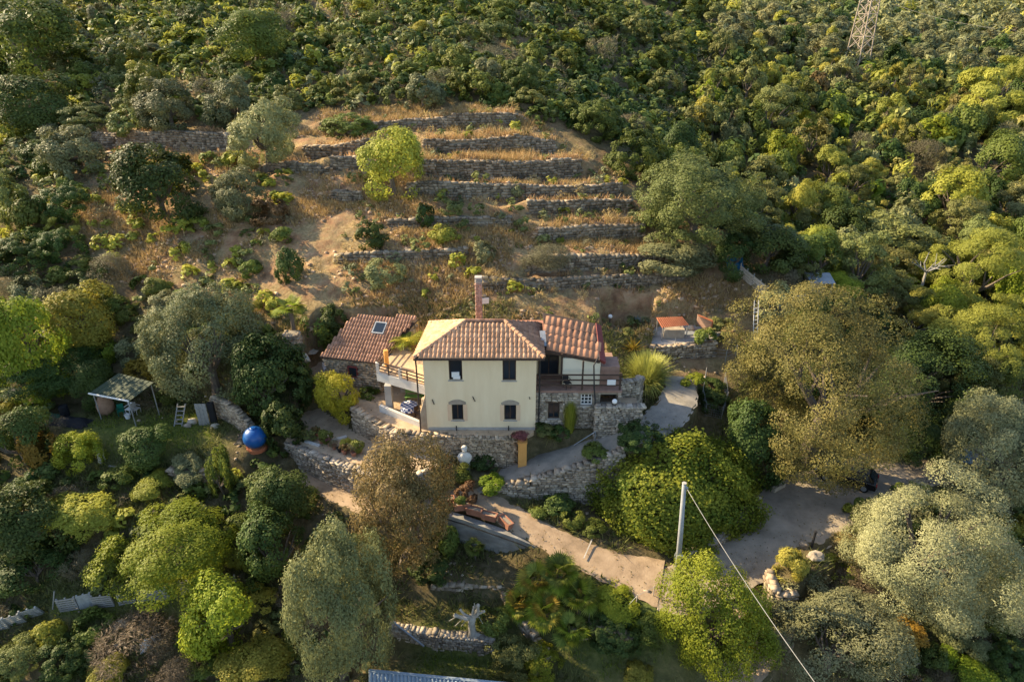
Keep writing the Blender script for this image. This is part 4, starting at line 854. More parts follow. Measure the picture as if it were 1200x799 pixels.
# the hand placed plants, garden and near slope -------------------------------------------------
PL = [
 ('olive_pale',1094,630,196,178,'biggest silvery olive tree, in full sun between the parking area and the lower road',None),
 ('olive_pale',978,750,150,125,'silvery olive tree below the pale stone wall at the road bend',None),
 ('olive_pale',1172,528,110,130,'pale olive tree uphill behind the biggest silvery olive',None),
 ('olive',390,712,128,190,'tall grey green olive tree on the slope below the autumn tree',None),
 ('olive_blue',243,408,120,135,'broad grey olive tree over the garden behind the green shelter roof',None),
 ('dark',312,446,82,98,'dark evergreen beside the broad garden olive above the blue tank',None),
 ('olive_blue',205,362,56,44,'small grey olive behind the broad garden olive',None),
 ('autumn',464,592,128,166,'brown leaved autumn tree in front of the house patio',None),
 ('oak',966,444,210,212,'huge brownish green oak beside the driveway above the parking area',None),
 ('bright',840,724,122,140,'bright green fig tree at the foot of the utility pole',None),
 ('bright',205,640,150,112,'wide yellow green walnut tree above the pallet fence',None),
 ('citrus',335,580,74,74,'dark citrus tree beside the patio wall',None),('citrus',322,640,78,84,'dark loquat below the citrus tree beside the patio wall',None),
 ('bright',262,718,92,96,'leafy green fig below the end of the pallet fence',None),('b_yellow',305,772,80,60,'yellow green shrub beside the tall grey olive at the bottom edge',None),
 ('lemon',399,460,52,54,'round lemon tree with yellow leaves beside the stone outbuilding',None),
 ('citrus',176,522,56,50,'small dark citrus bush at the end of the lawn',None),('broad',258,556,28,58,'slender young tree on the path below the lawn wall',None),
 ('bright',32,402,84,112,'light green acacia tree with soft crown at the garden edge',None),('yellowgreen',92,372,84,72,'lighter acacia tree beside the soft crowned one above the dark bushes',None),
 ('dark',66,432,110,60,'low dark tree under the light green acacias',None),('dark',108,452,50,60,'dark laurel beside the green shelter roof',None),
 ('b_bright',41,463,42,34,'round bright green bush over the green tarpaulin',None),('b_bright',124,412,30,28,'small bright bush between the laurel and the broad olive',None),
 ('b_blue',152,412,42,34,'grey green bush behind the green shelter roof',None),('b_ochre',168,436,40,32,'yellowish bush touching the back of the green shelter roof',None),
 ('b_ochre',50,528,40,44,'ochre leaved bush below the green tarpaulin',None),('b_bright',88,536,54,52,'fresh green bush beside the ochre one below the tarpaulins',None),
 ('citrus',22,515,66,74,'dark citrus tree at the edge below the round bright bush',None),('citrus',34,616,94,92,'large dark leafy tree on the lower garden slope',None),
 ('dark',38,668,84,60,'dark shaded bush under the large dark leafy tree',None),('b_yellow',182,574,52,36,'bright yellow green shrub below the small citrus bush',None),
 ('b_yellow',100,602,82,58,'loose olive green shrub on the lower garden slope above the pallet fence',None),('b_mid',140,560,36,28,'low green shrub under the leaning plank',None),
 ('b_blue',222,548,56,32,'tall grey weeds below the lawn wall',None),('b_dark',70,772,64,54,'dark rounded bush near the bottom below the pallet fence',None),
 ('b_scrub',22,775,54,52,'brownish green bush at the bottom corner below the fence',None),('b_yellow',54,744,40,40,'yellowish broom bush under the first grey pallets',None),
 ('b_yellow',124,788,54,34,'yellow bush at the bottom edge below the dry bramble',None),('b_twig',150,757,96,36,'wide dry brown bramble on the bank under the pallet fence',None),
 ('b_twig',212,782,56,26,'dry brown bramble below the white sack',None),('b_mid',112,735,46,30,'green bramble patch at the foot of the pallets',None),
 ('b_mid',236,784,36,26,'small green plant at the bottom beside the leafy fig',None),
 ('b_mid',538,559,34,22,'green bush at the feet of the pale statue',None),('b_dark',568,540,34,18,'dark low bush under the retaining wall beside the statue',None),
 ('b_bright',577,567,30,20,'small bright green bush at the fork of the paths',None),('b_rust',548,580,26,30,'reddish leaved sapling behind the first terracotta planter',None),
 ('b_rust',520,548,32,26,'reddish shrub between the statue and the autumn tree',None),
 ('b_dark',657,512,22,20,'dark potted bush below the stone base window',None),('b_scrub',640,507,26,18,'greyish bush by the downpipe at the cream house corner',None),('b_dark',633,503,16,14,'small dark bush at the cream house corner',None),
 ('b_mid',633,601,22,16,'small bright plant on the path edge under the rough stone wall',None),('b_dark',655,590,40,26,'dark creeper on the rough stone wall',None),
 ('b_mid',669,609,30,20,'yellowish green bush along the upper path edge, second from the rough wall',None),('b_mid',697,619,28,20,'leafy bush along the path edge beside the tiny cypress',None),
 ('b_scrub',735,617,24,22,'greyish bush along the path edge past the tiny cypress',None),('b_mid',779,638,30,20,'low spiky green plant at the foot of the ivy mound',None),
 ('b_bright',811,444,26,18,'bright green bush at the top end of the driveway',None),('b_dark',832,452,34,22,'dark bush beside the bright one at the top of the driveway',None),('b_dark',838,472,36,30,'dark bush inside the wire fenced bed by the driveway',None),
 ('b_pine',923,662,42,44,'small rounded juniper on the pale stone wall at the road bend',None),('b_gold',990,642,40,26,'dry golden bush in sun behind the black bollard',None),('b_yellow',985,668,40,22,'low yellow bush between the juniper and the biggest olive',None),
 ('b_olive',1132,745,62,50,'small silvery bush under the biggest silvery olive',None),('b_bright',1130,788,60,28,'bright bush at the bottom edge beside the small silvery bush',None),('b_dark',1182,780,50,48,'dark bush in the bottom corner by the silvery bush',None),
 ('b_ochre',1062,742,44,30,'ochre bush between the lower silvery olive and the biggest one',None),('b_twig',1000,690,60,26,'dry brown weeds below the golden bush',None),
 ('b_bright',728,712,60,30,'fresh green growth below the path beside the fan palm clump',None),('b_mid',770,742,52,36,'green weeds in shade beside the fig tree at the utility pole',None),('b_dark',720,742,60,40,'dark ivy patch on the stone bank behind the fan palms',None),
 ('b_scrub',605,772,60,40,'scraggly olive green weeds below the fan palm clump',None),('b_bright',640,782,50,30,'bright green weeds at the bottom under the fan palms',None),('b_yellow',748,788,36,24,'yellow green shrub at the bottom edge below the earthy bank',None),
 ('b_mid',575,728,40,22,'bright weeds beside the bleached stump',None),('b_dark',505,665,46,36,'dark ivy at the end of the concrete wall',None),('b_mid',520,632,34,44,'green creeper over the near end of the concrete wall',None),
 ('b_mid',372,392,44,50,'leafy green shrub uphill of the stone outbuilding',None),('b_dark',392,382,34,36,'dark shrub touching the corner of the outbuilding roof',None),('b_blue',330,408,44,32,'grey spiky shrub behind the boulder at the yard edge',None),
 ('b_dark',335,455,60,60,'dark ivy clump between the yard and the garden',None),('b_dark',332,500,46,56,'dark ivy bush beside the blue tank',None),('b_mid',432,462,22,16,'low green plant under the balcony corner',None),
 ('b_scrub',362,508,26,14,'dry potted plant on the patio edge',None),
 # left and middle slope
 ('olive_blue',197,124,74,58,'round olive above the long grey terrace wall, the one further from the terraces',None),('olive_blue',272,120,66,56,'round olive above the long grey terrace wall, the one nearer the terraces',None),
 ('olive',309,158,78,76,'pale olive standing at the end of the long grey terrace wall',None),('olive_blue',88,176,70,54,'grey olive below the dark evergreen at the slope edge',None),('olive_blue',279,226,64,56,'small round olive on the bare slope below the pale one',None),
 ('dark',184,219,98,92,'big dark green carob on the bare slope',None),('b_dark',80,238,60,46,'dark green dome bush beside the reddish landslip',None),('b_mid',42,252,46,52,'mid green bush beside the dark dome bush',None),('b_scrub',16,240,40,70,'grey green bush at the slope edge',None),
 ('b_rust',316,252,42,38,'russet bush between the small round olive and the bare slope',None),('b_dark',340,312,34,42,'egg shaped dark green bush above the palm on a pillar',None),('b_dark',430,277,40,34,'round dark green bush alone on the bare slope',None),
 ('b_mid',331,276,26,22,'small grey green bush above the egg shaped one',None),
 ('b_mastic',410,147,64,28,'spreading green bush on the topmost terrace wall',None),('yellowgreen',459,193,80,80,'yellow green broom tree standing among the terrace walls',None),
 ('b_olive',450,322,46,34,'pale dry broom bush above the chimney',None),('dark',42,122,88,64,'dark evergreen at the upper slope edge',None),('broad',36,48,100,84,'pale green tree at the top corner',None),
 ('broad',295,45,84,58,'light green oak in the scrub above the two round olives',None),('olive_blue',495,108,48,40,'blue grey olive right above the topmost terrace wall',None),
 ('b_scrub',150,142,44,32,'dry yellowish bush beside the first round olive',None),('b_scrub',100,140,56,34,'straw coloured bush below the dark evergreen',None),
 ('b_dark',22,300,70,48,'dark bush under the mid green bush on the slope edge',None),('b_heath',66,160,40,26,'brown heath bush uphill of the grey olive',None),
 ('b_blue',606,224,16,18,'small blue grey shrub on the fourth terrace wall',None),('b_blue',567,296,26,26,'silvery shrub on the bare slope above the chimney',None),('b_dark',497,256,22,28,'dark narrow shrub below the yellow broom tree',None),('b_scrub',527,245,30,22,'grey shrub on the bare terrace below the fourth wall',None),
 ('b_yellow',524,276,34,26,'yellowish tuft bush in the middle of the bare slope',None),('b_heath',640,302,60,18,'grey heath strip on the lowest terrace wall',None),('b_blue',780,301,100,20,'long grey green hedge at the end of the lowest terrace',None),
 ('b_scrub',735,392,14,14,'small grey bush at the yard wall',None),
 ('greyoak',820,237,138,108,'large grey green oak at the edge of the wood above the blue tarpaulin',None),
 ('b_mastic',742,182,70,54,'big dark mastic bush where the wood meets the second terrace',None),('b_mastic',700,142,62,48,'dark mastic bush at the head of the terraces beside the wood',None),('b_mastic',772,262,44,36,'dark bush at the end of the fifth terrace wall',None),
 ('b_heath',912,332,44,34,'brown dry thicket above the small animal pen',None),('b_scrub',845,385,36,28,'green brown bush beside the leaning stone panel',None),('b_mid',826,395,26,22,'small green bush at the platform corner',None),
 # right wood
 ('yellowgreen',1110,230,76,68,'bright yellow pine like tree in the middle of the wood',None),('pine',1166,112,86,78,'umbrella shaped pine at the far edge of the wood',None),('pine',1195,100,50,60,'second umbrella pine at the frame edge',None),
 ('pine',1150,318,112,110,'tall yellow green pine at the edge of the wood',None),('pine',1145,398,110,100,'lower yellow green pine below the tall one',None),('yellowgreen',1168,264,48,34,'round yellow green crown above the tall pine',None),
 ('greyoak',1050,282,96,64,'broad grey green oak in the wood below the yellow tree',None),('oak',1040,315,62,50,'brownish oak behind the huge one',None),('bright',989,338,52,40,'green crown peeping over the huge brownish oak',None),
 ('pine',976,50,24,30,'small yellow pine left of the pylon, the upper of two',None),('pine',978,80,36,38,'yellow green pine at the foot of the pylon',None),('pine',1043,103,34,48,'slim yellow green pine below the pylon',None),('pine',1048,136,38,46,'second slim yellow pine below the pylon',None),
 ('yellowgreen',825,136,42,40,'yellow green crown among the dark wood above the large grey oak',None),('greyoak',908,130,58,56,'rounded olive green oak midway up the wood',None),('b_rust',957,108,26,40,'brown leaved bush beside the pylon pines',None),
 ('bright',1087,155,48,42,'vivid green crown uphill of the bare branches',None),('b_heath',1080,190,54,46,'pinkish brown bare crown in the middle of the wood',None),('pine',972,196,48,48,'yellow green pine in the centre of the wood',None),('broad',1172,190,70,64,'deep green broad tree beside the bright yellow one',None),
 ('oak',1128,125,34,36,'reddish brown crown beside the umbrella pine',None),('broad',960,240,64,50,'green oak below the central yellow pine',None),('dark',900,290,80,60,'dark tree in the shade above the small roof in the wood',None),('dark',860,300,50,50,'dark tree behind the blue tarpaulin',None),
 ('b_dark',752,514,56,14,'dark ground cover between the driveway and the ivy mound',None),('b_mid',700,532,34,16,'low green plants on top of the rough stone wall by the driveway',None),
 ('dark',886,520,74,92,'dark undergrowth tree between the ivy mound and the huge oak',None),
 ('dark',1066,503,112,62,'low dark tree overhanging the cars in the shaded parking area',None),
 ('dark',1128,492,70,60,'dark evergreen over the shaded end of the parking area',None),
 ('dark',1085,452,135,125,'dark tree between the huge oak and the lower yellow pine',None),('broad',1180,455,60,70,'green tree below the lower yellow pine',None),
]
_s=1
x, y, z, a, b, off = spot(795, 553, 186, 132, 0); FOOT.append((x, y, a))
o = link('ivy_mound', mound_mesh(5, 46000, .038), None, (x, y, z - .25)); o.scale = (a * 1.02, a * .80, off + b * .85); tag(o, 'great smooth rounded mound of ivy between the driveway and the road', 'ivy', None, 'thing')
for k, px, py, w, h, lab, grp in PL: plant(k, px, py, w, h, lab, grp)
for ph, px, py in [('topmost terrace wall',500,143),('yellow green broom tree',459,193),('long grey terrace wall',195,164),('two round olives',235,120),('dark evergreen on the slope edge',42,122),('pale green tree at the top corner',36,48),('light green oak in the scrub',295,45),
  ('blue grey olive',495,108),('electricity pylon',1005,75),('large grey green oak at the wood edge',820,237),('dark mastic bush by the terraces',700,142),('bright yellow tree in the wood',1110,230),('umbrella shaped pine',1166,112),('tall yellow green pine',1150,318),
  ('blue tarpaulin',858,310),('huge brownish oak',966,452),('big dark carob',184,219),('reddish landslip',110,270),('bare slope behind the outbuilding',400,300),('house chimney',561,350),('orange roofed shelter',787,376),('green shelter roof',140,455),('pinkish bare crown',1080,190),('yellow crown in the dark wood',825,136),
  ('light green acacias',60,390),('egg shaped bush',340,312),('pallet fence',120,710),('biggest silvery olive',1092,632),('parking area',960,590),('vivid green crown',1087,155)]:
    LAND.append((ph, px, py, 0))

# ------------------------------------------------------------------ scattered scrub, wood and far grove
def proj(x, y, z):
    v = np.array([x, y, z]) - CAM; t = v @ _f; return 600 + FOC * v[0] / t, 399.5 - FOC * (v @ _u) / t, t
NOGO = [[np.array(p) + 0 for p in PAD], PATIO, PLATFORM]
ROADP = [(r[0], r[1]) for r in ROADS.values()]
def blocked(x, y, r):
    for p in NOGO:
        if in_poly(np.array([x]), np.array([y]), p)[0] or poly_dist(np.array([x]), np.array([y]), [(*q[:2], 0) for q in p])[0][0] < r * .7: return True
    for pts, ws in ROADP:
        if poly_dist(np.array([x]), np.array([y]), pts)[0][0] < r * .8 + 1.2: return True
    return False
cells = {}
def near_ok(x, y, r, ov):
    c = 6.0
    for i in range(int(x // c) - 1, int(x // c) + 2):
        for j in range(int(y // c) - 1, int(y // c) + 2):
            for (u, v, q) in cells.get((i, j), ()):
                if (u - x) ** 2 + (v - y) ** 2 < (ov * (r + q)) ** 2: return False
    return True
def put(x, y, r): cells.setdefault((int(x // 6), int(y // 6)), []).append((x, y, r))
for x, y, r in FOOT: put(x, y, r * .8)
TERRACE_POLY = [G(*a) for a in [(345,132),(610,128),(660,165),(700,190),(745,225),(770,262),(800,320),(870,330),(905,350),(860,400),(500,395),(340,395),(300,330),(340,260)]]
WALLBAND = [G(*a) for a in [(100,150),(345,146),(345,186),(96,198)]]
LEFT_DRY = [G(*a) for a in [(60,258),(110,180),(345,180),(340,395),(230,345),(130,330)]]
rng = np.random.default_rng(21)
GEN = []
def ridge_x(y): return 10 + .33 * max(0, y - 20)
def scatter(n, x0, x1, y0, y1, fn, ov):
    for _ in range(n):
        x = rng.uniform(x0, x1); y = rng.uniform(y0, y1)
        z = gz(x, y); px, py, t = proj(x, y, z + 1)
        if px < -260 or px > 1430 or py > 960 or py < -60: continue
        it = fn(x, y, px, py)
        if not it: continue
        kind, a, b = it
        if not near_ok(x, y, a, ov) or (y < 20 and blocked(x, y, a)): continue
        put(x, y, a); GEN.append((kind, x, y, z, a, b, px, py, a * FOC / t * 2))
def pick(tab):
    r = rng.random() * sum(w for _, w in tab)
    for k, w in tab:
        r -= w
        if r <= 0: return k
    return tab[-1][0]
def wood(x, y, px, py):
    if x < ridge_x(y) + 3: return None
    if in_poly(np.array([x]), np.array([y]), TERRACE_POLY)[0]: return None
    if px < 900 and py > 330: return None
    if py > 470 and px < 1060: return None
    if y > 108 + .1 * (x - 70): 
        k = pick([('olive', 3), ('olive_blue', 6), ('pine', .4), ('dark', 1.8)]); a = rng.uniform(2.0, 3.4); return k, a, a * rng.uniform(.75, .95)
    k = pick([('greyoak', 5), ('broad', 3), ('dark', 6), ('oak', 2.2), ('pine', 1.7), ('yellowgreen', .9), ('olive', 1.2), ('bright', .7), ('b_heath', .5)])
    a = (1.1 + 2.0 * rng.random() ** 1.5) * (1 if k != 'pine' else .85); return k, a, a * rng.uniform(.85, 1.3)
scatter(13000, 8, 190, 6, 240, wood, .60)
def scrub(x, y, px, py):
    if x > ridge_x(y) + 6: return None
    if in_poly(np.array([x]), np.array([y]), TERRACE_POLY)[0]: return None
    if y < 40 and x > -20: return None
    if in_poly(np.array([x]), np.array([y]), WALLBAND)[0]: return None
    dryl = in_poly(np.array([x]), np.array([y]), LEFT_DRY)[0]
    if dryl:
        if rng.random() > .5: return None
        k = pick([('b_yellow', 4), ('b_heath', 3), ('b_scrub', 3), ('b_mid', 1)]); a = rng.uniform(.5, 1.1); return k, a, a * .7
    bare = vnoise(np.array([x / 9]), np.array([y / 9]))[0]
    if bare > .22 and y > 60 and rng.random() < .8: return None
    if x > 2 and y < 75: tab = [('b_mastic', 6), ('b_dark', 2.5), ('b_scrub', 2), ('b_mid', .8), ('b_heath', .6)]
    elif x < -20: tab = [('b_mastic', 3.2), ('b_scrub', 3), ('b_mid', 1.6), ('b_yellow', 1.0), ('b_heath', 1.6), ('b_blue', 1.2), ('b_dark', 1.2), ('b_pine', .7)]
    else: tab = [('b_mastic', 4.5), ('b_scrub', 3), ('b_mid', 1.0), ('b_heath', 1.6), ('b_blue', .8), ('b_dark', 1.5), ('b_yellow', .5), ('b_pine', .8)]
    k = pick(tab); a = min(3.0, .6 + rng.gamma(2.0, .36)); return k, a, a * rng.uniform(.6, 1.0)
scatter(22000, -105, 45, 40, 125, scrub, .60)
scatter(2600, -70, -14, 9, 46, scrub, .62)
def far_scrub(x, y, px, py):
    if py > 60: return None
    a = rng.uniform(2, 3.6); return pick([('b_mastic', 4), ('b_scrub', 3), ('b_mid', 1)]), a, a * .8
scatter(1500, -150, 120, 120, 240, far_scrub, .7)
def garden(x, y, px, py):
    if px > 430 and px < 1000: return None
    if 60 < px < 300 and 465 < py < 545: return None
    if 40 < px < 250 and 680 < py < 735: return None
    if px > 1000 and py < 560: return None
    k = pick([('b_mid', 3), ('b_dark', 2), ('b_scrub', 3), ('b_yellow', 1.2), ('b_twig', 1.5), ('citrus', .4)]); a = rng.uniform(.4, 1.2); return k, a, a * .7
scatter(11000, -46, 44, -23, 9, garden, .66)
def slope_tufts(x, y, px, py):
    if not in_poly(np.array([x]), np.array([y]), TERRACE_POLY)[0]: return None
    k = pick([('b_heath', 3), ('b_scrub', 3), ('b_blue', 1), ('b_straw', 4), ('b_yellow', 1)]); a = rng.uniform(.25, .85); return k, a, a * .75
scatter(4500, -16, 26, 9, 45, slope_tufts, 1.05)
WORDS = dict(b_mastic='dense dark green shrub', b_dark='very dark green shrub', b_mid='mid green shrub', b_bright='bright green shrub', b_yellow='yellow green shrub', b_scrub='dull olive green shrub', b_heath='grey brown heath shrub', b_blue='grey green shrub', b_pine='yellowish juniper shrub', b_twig='dry brown bramble', b_straw='straw coloured dry bush',
             olive='grey olive tree', olive_blue='dark grey olive tree', greyoak='dull green oak', broad='green broadleaf tree', dark='dark evergreen tree', oak='brownish oak', pine='yellow green pine', yellowgreen='yellow green tree', bright='bright green tree', citrus='dark citrus tree')
GROUPS = dict(shrub='shrubs of the hillside scrub', tree='trees of the wood beside the slope')
vis = [g for g in GEN]
vis.sort(key=lambda g: -g[8])
shr = [g for g in vis if g[0].startswith('b_')]; tre = [g for g in vis if not g[0].startswith('b_')]
inframe = lambda g: -20 < g[6] < 1220 and -25 < g[7] < 830
shr_i = [g for g in shr if inframe(g)][:205]; tre_i = [g for g in tre if inframe(g)][:215]
ids = {id(g) for g in shr_i + tre_i}; rest = [g for g in GEN if id(g) not in ids]
ORD = ['nearest', 'second', 'third', 'fourth', 'fifth', 'sixth', 'seventh', 'eighth', 'ninth', 'tenth'] + ['eleventh', 'twelfth', 'thirteenth', 'fourteenth', 'fifteenth', 'sixteenth', 'seventeenth', 'eighteenth', 'nineteenth', 'twentieth']
buckets = {}
for g in shr_i + tre_i:
    best = min(LAND, key=lambda l: (l[1] - g[6]) ** 2 + 2 * (l[2] - g[7]) ** 2); dx, dy = g[6] - best[1], (g[7] - best[2]) * 1.4
    dr = ('left of' if dx < 0 else 'right of') if abs(dx) > abs(dy) else ('above' if dy < 0 else 'below')
    buckets.setdefault((WORDS[g[0]], best[0], dr), []).append((dx * dx + dy * dy, g))
LABELS = {}
for (wd, lm, dr), L_ in buckets.items():
    L_.sort(key=lambda q: q[0])
    for i, (_, g) in enumerate(L_):
        LABELS[id(g)] = f"{wd} {dr} the {lm}" if len(L_) == 1 else f"{wd}, {ORD[min(i, 19)]} {dr} the {lm}"
def off_of(kind, b): return b * .72 + KIND[kind][2] * b
for g in shr_i + tre_i:
    k, x, y, z, a, b, px, py, w = g; isb = k.startswith('b_')
    grow(k, x, y, z, a, b, off_of(k, b), size_of(w), LABELS[id(g)], GROUPS['shrub' if isb else 'tree'], rot=float(rng.uniform(0, 6.28)))
def joined(name, items, mats_of, label=None):
    """many small far plants as one mesh, one material slot per leaf kind"""
    by = {}
    for g in items: by.setdefault(KIND[g[0]][1], []).append(g)
    V_ = []; F_ = []; T_ = []; I_ = []; nb = 0; ml = []
    cache = {}
    for mi, (lm, L_) in enumerate(by.items()):
        ml.append(M_[lm])
        for g in L_:
            k, x, y, z, a, b, px, py, w = g; fam = KIND[k][0]; v = int(rng.integers(0, 4)); inside = inframe(g)
            key = (fam, v, w > 16 and inside)
            if key not in cache: cache[key] = crown_arrays(900 + v + sum(map(ord, fam)), fam, 160 if key[2] else 56, .53 if key[2] else .82)
            V, F, t = cache[key]; r = rng.uniform(0, 6.28); c, s_ = math.cos(r), math.sin(r)
            Vr = np.stack([V[:, 0] * c - V[:, 1] * s_, V[:, 0] * s_ + V[:, 1] * c, V[:, 2]], 1) * [a, a, b] + [x, y, z + off_of(k, b)]
            V_.append(Vr); F_.append(F + nb); nb += len(V); T_.append(np.clip(t + rng.normal(0, .18), 0, 1)); I_.append(np.full(len(F), mi))
    me = arr_mesh(name, np.concatenate(V_), np.concatenate(F_), ml, tint=np.concatenate(T_), midx=np.concatenate(I_))
    o = link(name, me); return tag(o, label, None, None, 'stuff')
joined('hillside_scrub', [g for g in rest if g[0].startswith('b_')], None, 'low mixed scrub filling the hillside between the larger shrubs')
joined('woodland', [g for g in rest if not g[0].startswith('b_')], None, 'small far trees filling the wood and the olive grove beyond')
print('GEN', len(GEN), 'shr', len(shr), 'tre', len(tre), 'ind', len(shr_i), len(tre_i), 'rest', len(rest))
# ------------------------------------------------------------------ dry grass, green grass, rubble
def blades(name, pts, hgt, wid, m, rng, label, lean=.5, per=1):
    n = len(pts); pts = np.asarray(pts); az = rng.uniform(0, 6.28, n); l = hgt * rng.uniform(.5, 1.4, n); s = np.stack([np.cos(az), np.sin(az), np.zeros(n)], 1) * (wid * rng.uniform(.6, 1.4, n))[:, None]
    tip = pts + np.stack([rng.normal(0, lean, n) * l, rng.normal(0, lean, n) * l, l], 1)
    V = np.stack([pts - s - [0, 0, .05], pts + s - [0, 0, .05], tip], 1).reshape(-1, 3)
    o = link(name, arr_mesh(name, V, np.arange(n * 3).reshape(-1, 3), M_[m], tint=rng.random(n))); return tag(o, label, None, None, 'stuff')
def clumpy(n, x0, x1, y0, y1, test, nz, rng, thr=0.0, sc=3.0):
    x = rng.uniform(x0, x1, n); y = rng.uniform(y0, y1, n); k = (fbm(x, y, sc, 3) + rng.normal(0, .08, n) > thr) & test(x, y); x, y = x[k], y[k]
    return np.stack([x, y, lookup(ZZ, x, y)], 1)
rg = np.random.default_rng(77)
tp = lambda x, y: in_poly(x, y, TERRACE_POLY) | in_poly(x, y, LEFT_DRY)
nogo = lambda x, y: ~(in_poly(x, y, PAD) | in_poly(x, y, PATIO) | in_poly(x, y, PLATFORM) | np.any([poly_dist(x, y, r[0])[0] < np.mean(r[1]) * .55 for r in ROADS.values()], axis=0))
pts = clumpy(260000, -45, 30, 9, 46, lambda x, y: tp(x, y) & nogo(x, y), 0, rg, .0, 4)
blades('dry_grass', pts, .5, .04, 'leaf_straw', rg, 'pale dry grass over the bare terraced slope')
wl_ = []
for key, (wp, h, dep) in TERR.items():
    for i in range(len(wp) - 1):
        k = int(np.hypot(*(wp[i + 1] - wp[i])[:2]) * 55); tt = rg.random(k); q = wp[i] + (wp[i + 1] - wp[i]) * tt[:, None]; yy = q[:, 1] + np.where(rg.random(k) < .7, rg.uniform(.3, 1.7, k), rg.uniform(-1.1, -.4, k)); kk = fbm(q[:, 0], yy, 2.5, 2) > -.1
        wl_.append(np.stack([q[kk, 0], yy[kk], lookup(ZZ, q[kk, 0], yy[kk])], 1))
blades('ledge_grass', np.concatenate(wl_), .5, .045, 'leaf_straw', rg, 'dry grass fringing the tops and feet of the terrace walls', .5)
gold = [G(*a) for a in [(490,166),(530,160),(640,163),(650,170)]], [G(*a) for a in [(525,196),(545,182),(630,182),(640,196)]], [G(*a) for a in [(388,222),(400,208),(425,206),(430,222)]]
pts = np.concatenate([clumpy(40000, -20, 16, 20, 46, lambda x, y, p=p: in_poly(x, y, p), 0, rg, -.1, 2) for p in gold])
blades('golden_grass', pts, .75, .045, 'leaf_gold', rg, 'tall golden grass on the terrace ledges', .35)
gp = lambda x, y: np.any([in_poly(x, y, p) for p in GREEN_POLYS], axis=0) & nogo(x, y)
pts = clumpy(110000, -33, 20, -17, 9, gp, 0, rg, -.12, 2)
blades('green_grass', pts, .22, .03, 'leaf_grass', rg, 'short green grass of the small lawn and the bank below the path')
pts = clumpy(190000, -34, 36, -17, 12, lambda x, y: ~gp(x, y) & nogo(x, y), 0, rg, -.08, 3)
blades('weeds', pts, .38, .04, 'leaf_scrub', rg, 'mixed weeds on the garden slopes', .7)
def rubble(name, n, x0, x1, y0, y1, test, rng, smin, smax, m, label, thr=.1):
    p = clumpy(n, x0, x1, y0, y1, test, 0, rng, thr, 4); k = len(p); s = rng.uniform(smin, smax, (k, 1)) * rng.uniform(.6, 1.2, (k, 3)) * np.array([1, 1, .6])
    q = rng.uniform(0, 6.28, k); c, sn = np.cos(q), np.sin(q); A = np.zeros((k, 3, 3)); A[:, 0, 0] = c; A[:, 0, 1] = sn; A[:, 1, 0] = -sn; A[:, 1, 1] = c; A[:, 2, 2] = 1
    o = boxes_mesh(name, p, s, A, M_[m], rng, .25); return tag(o, label, None, None, 'stuff')
rubble('rubble', 16000, -45, 30, 9, 46, lambda x, y: tp(x, y) & nogo(x, y), rg, .05, .2, 'soil_stone', 'loose reddish stones scattered on the bare slope', -.05)
rubble('garden_stones', 5000, -30, 34, -17, 9, nogo, rg, .04, .14, 'stone', 'small stones on the garden slopes', .2)

# fallen leaves on the paths and the yard
fl = []
for rn, cnt in (('lower_path', 420), ('upper_path', 260), ('village_road', 900), ('lower_road', 250)):
    rp_, rw_ = ROADS[rn]; k = rg.integers(0, len(rp_), cnt); c_ = np.array(rp_)[k]; w_ = np.array(rw_)[k]; s_ = np.where(rg.random(cnt) < .6, np.sign(rg.normal(size=cnt)) * rg.uniform(.3, .5, cnt), rg.uniform(-.5, .5, cnt)) * w_
    fl.append(np.stack([c_[:, 0] + rg.normal(0, .4, cnt), c_[:, 1] + s_ * .9, c_[:, 2] + .085], 1))
for poly, z_, cnt in ((PATIO, -1.53, 260), (PAD, .07, 200)):
    p_ = np.array(poly)[:, :2]; q = rg.uniform(p_.min(0), p_.max(0), (cnt * 2, 2)); q = q[in_poly(q[:, 0], q[:, 1], p_)]; fl.append(np.concatenate([q, np.full((len(q), 1), z_)], 1))
fl = np.concatenate(fl); n = len(fl); az = rg.uniform(0, 6.28, n); l = rg.uniform(.03, .08, n)[:, None]; dx = np.stack([np.cos(az), np.sin(az), rg.normal(0, .15, n)], 1) * l; dy = np.stack([-np.sin(az), np.cos(az), rg.normal(0, .15, n)], 1) * l * .6
V = np.stack([fl - dx, fl + dy, fl + dx, fl - dy], 1).reshape(-1, 3)
tag(link('fallen_leaves', arr_mesh('fallen_leaves', V, np.arange(n * 4).reshape(-1, 4), M_['leaf_autumn'], tint=rg.random(n))), 'scattered dry leaves on the paths and the yard', None, None, 'stuff')
# ------------------------------------------------------------------ garden objects
def put_on(px, py, off=0.0):
    p = G(px, py); return np.array([p[0], p[1], gz(p[0], p[1]) + off])
def leaves_on(parent, name, c, r, kind, seed, h=None, n=330):
    lm = KIND[kind][1]; o = link(name, crown_mesh(KIND[kind][0], 'S', seed % 3), parent, np.array(c) - ORIG[parent.name]); o.scale = (r, r, h or r); set_mat(o, M_[lm]); return o
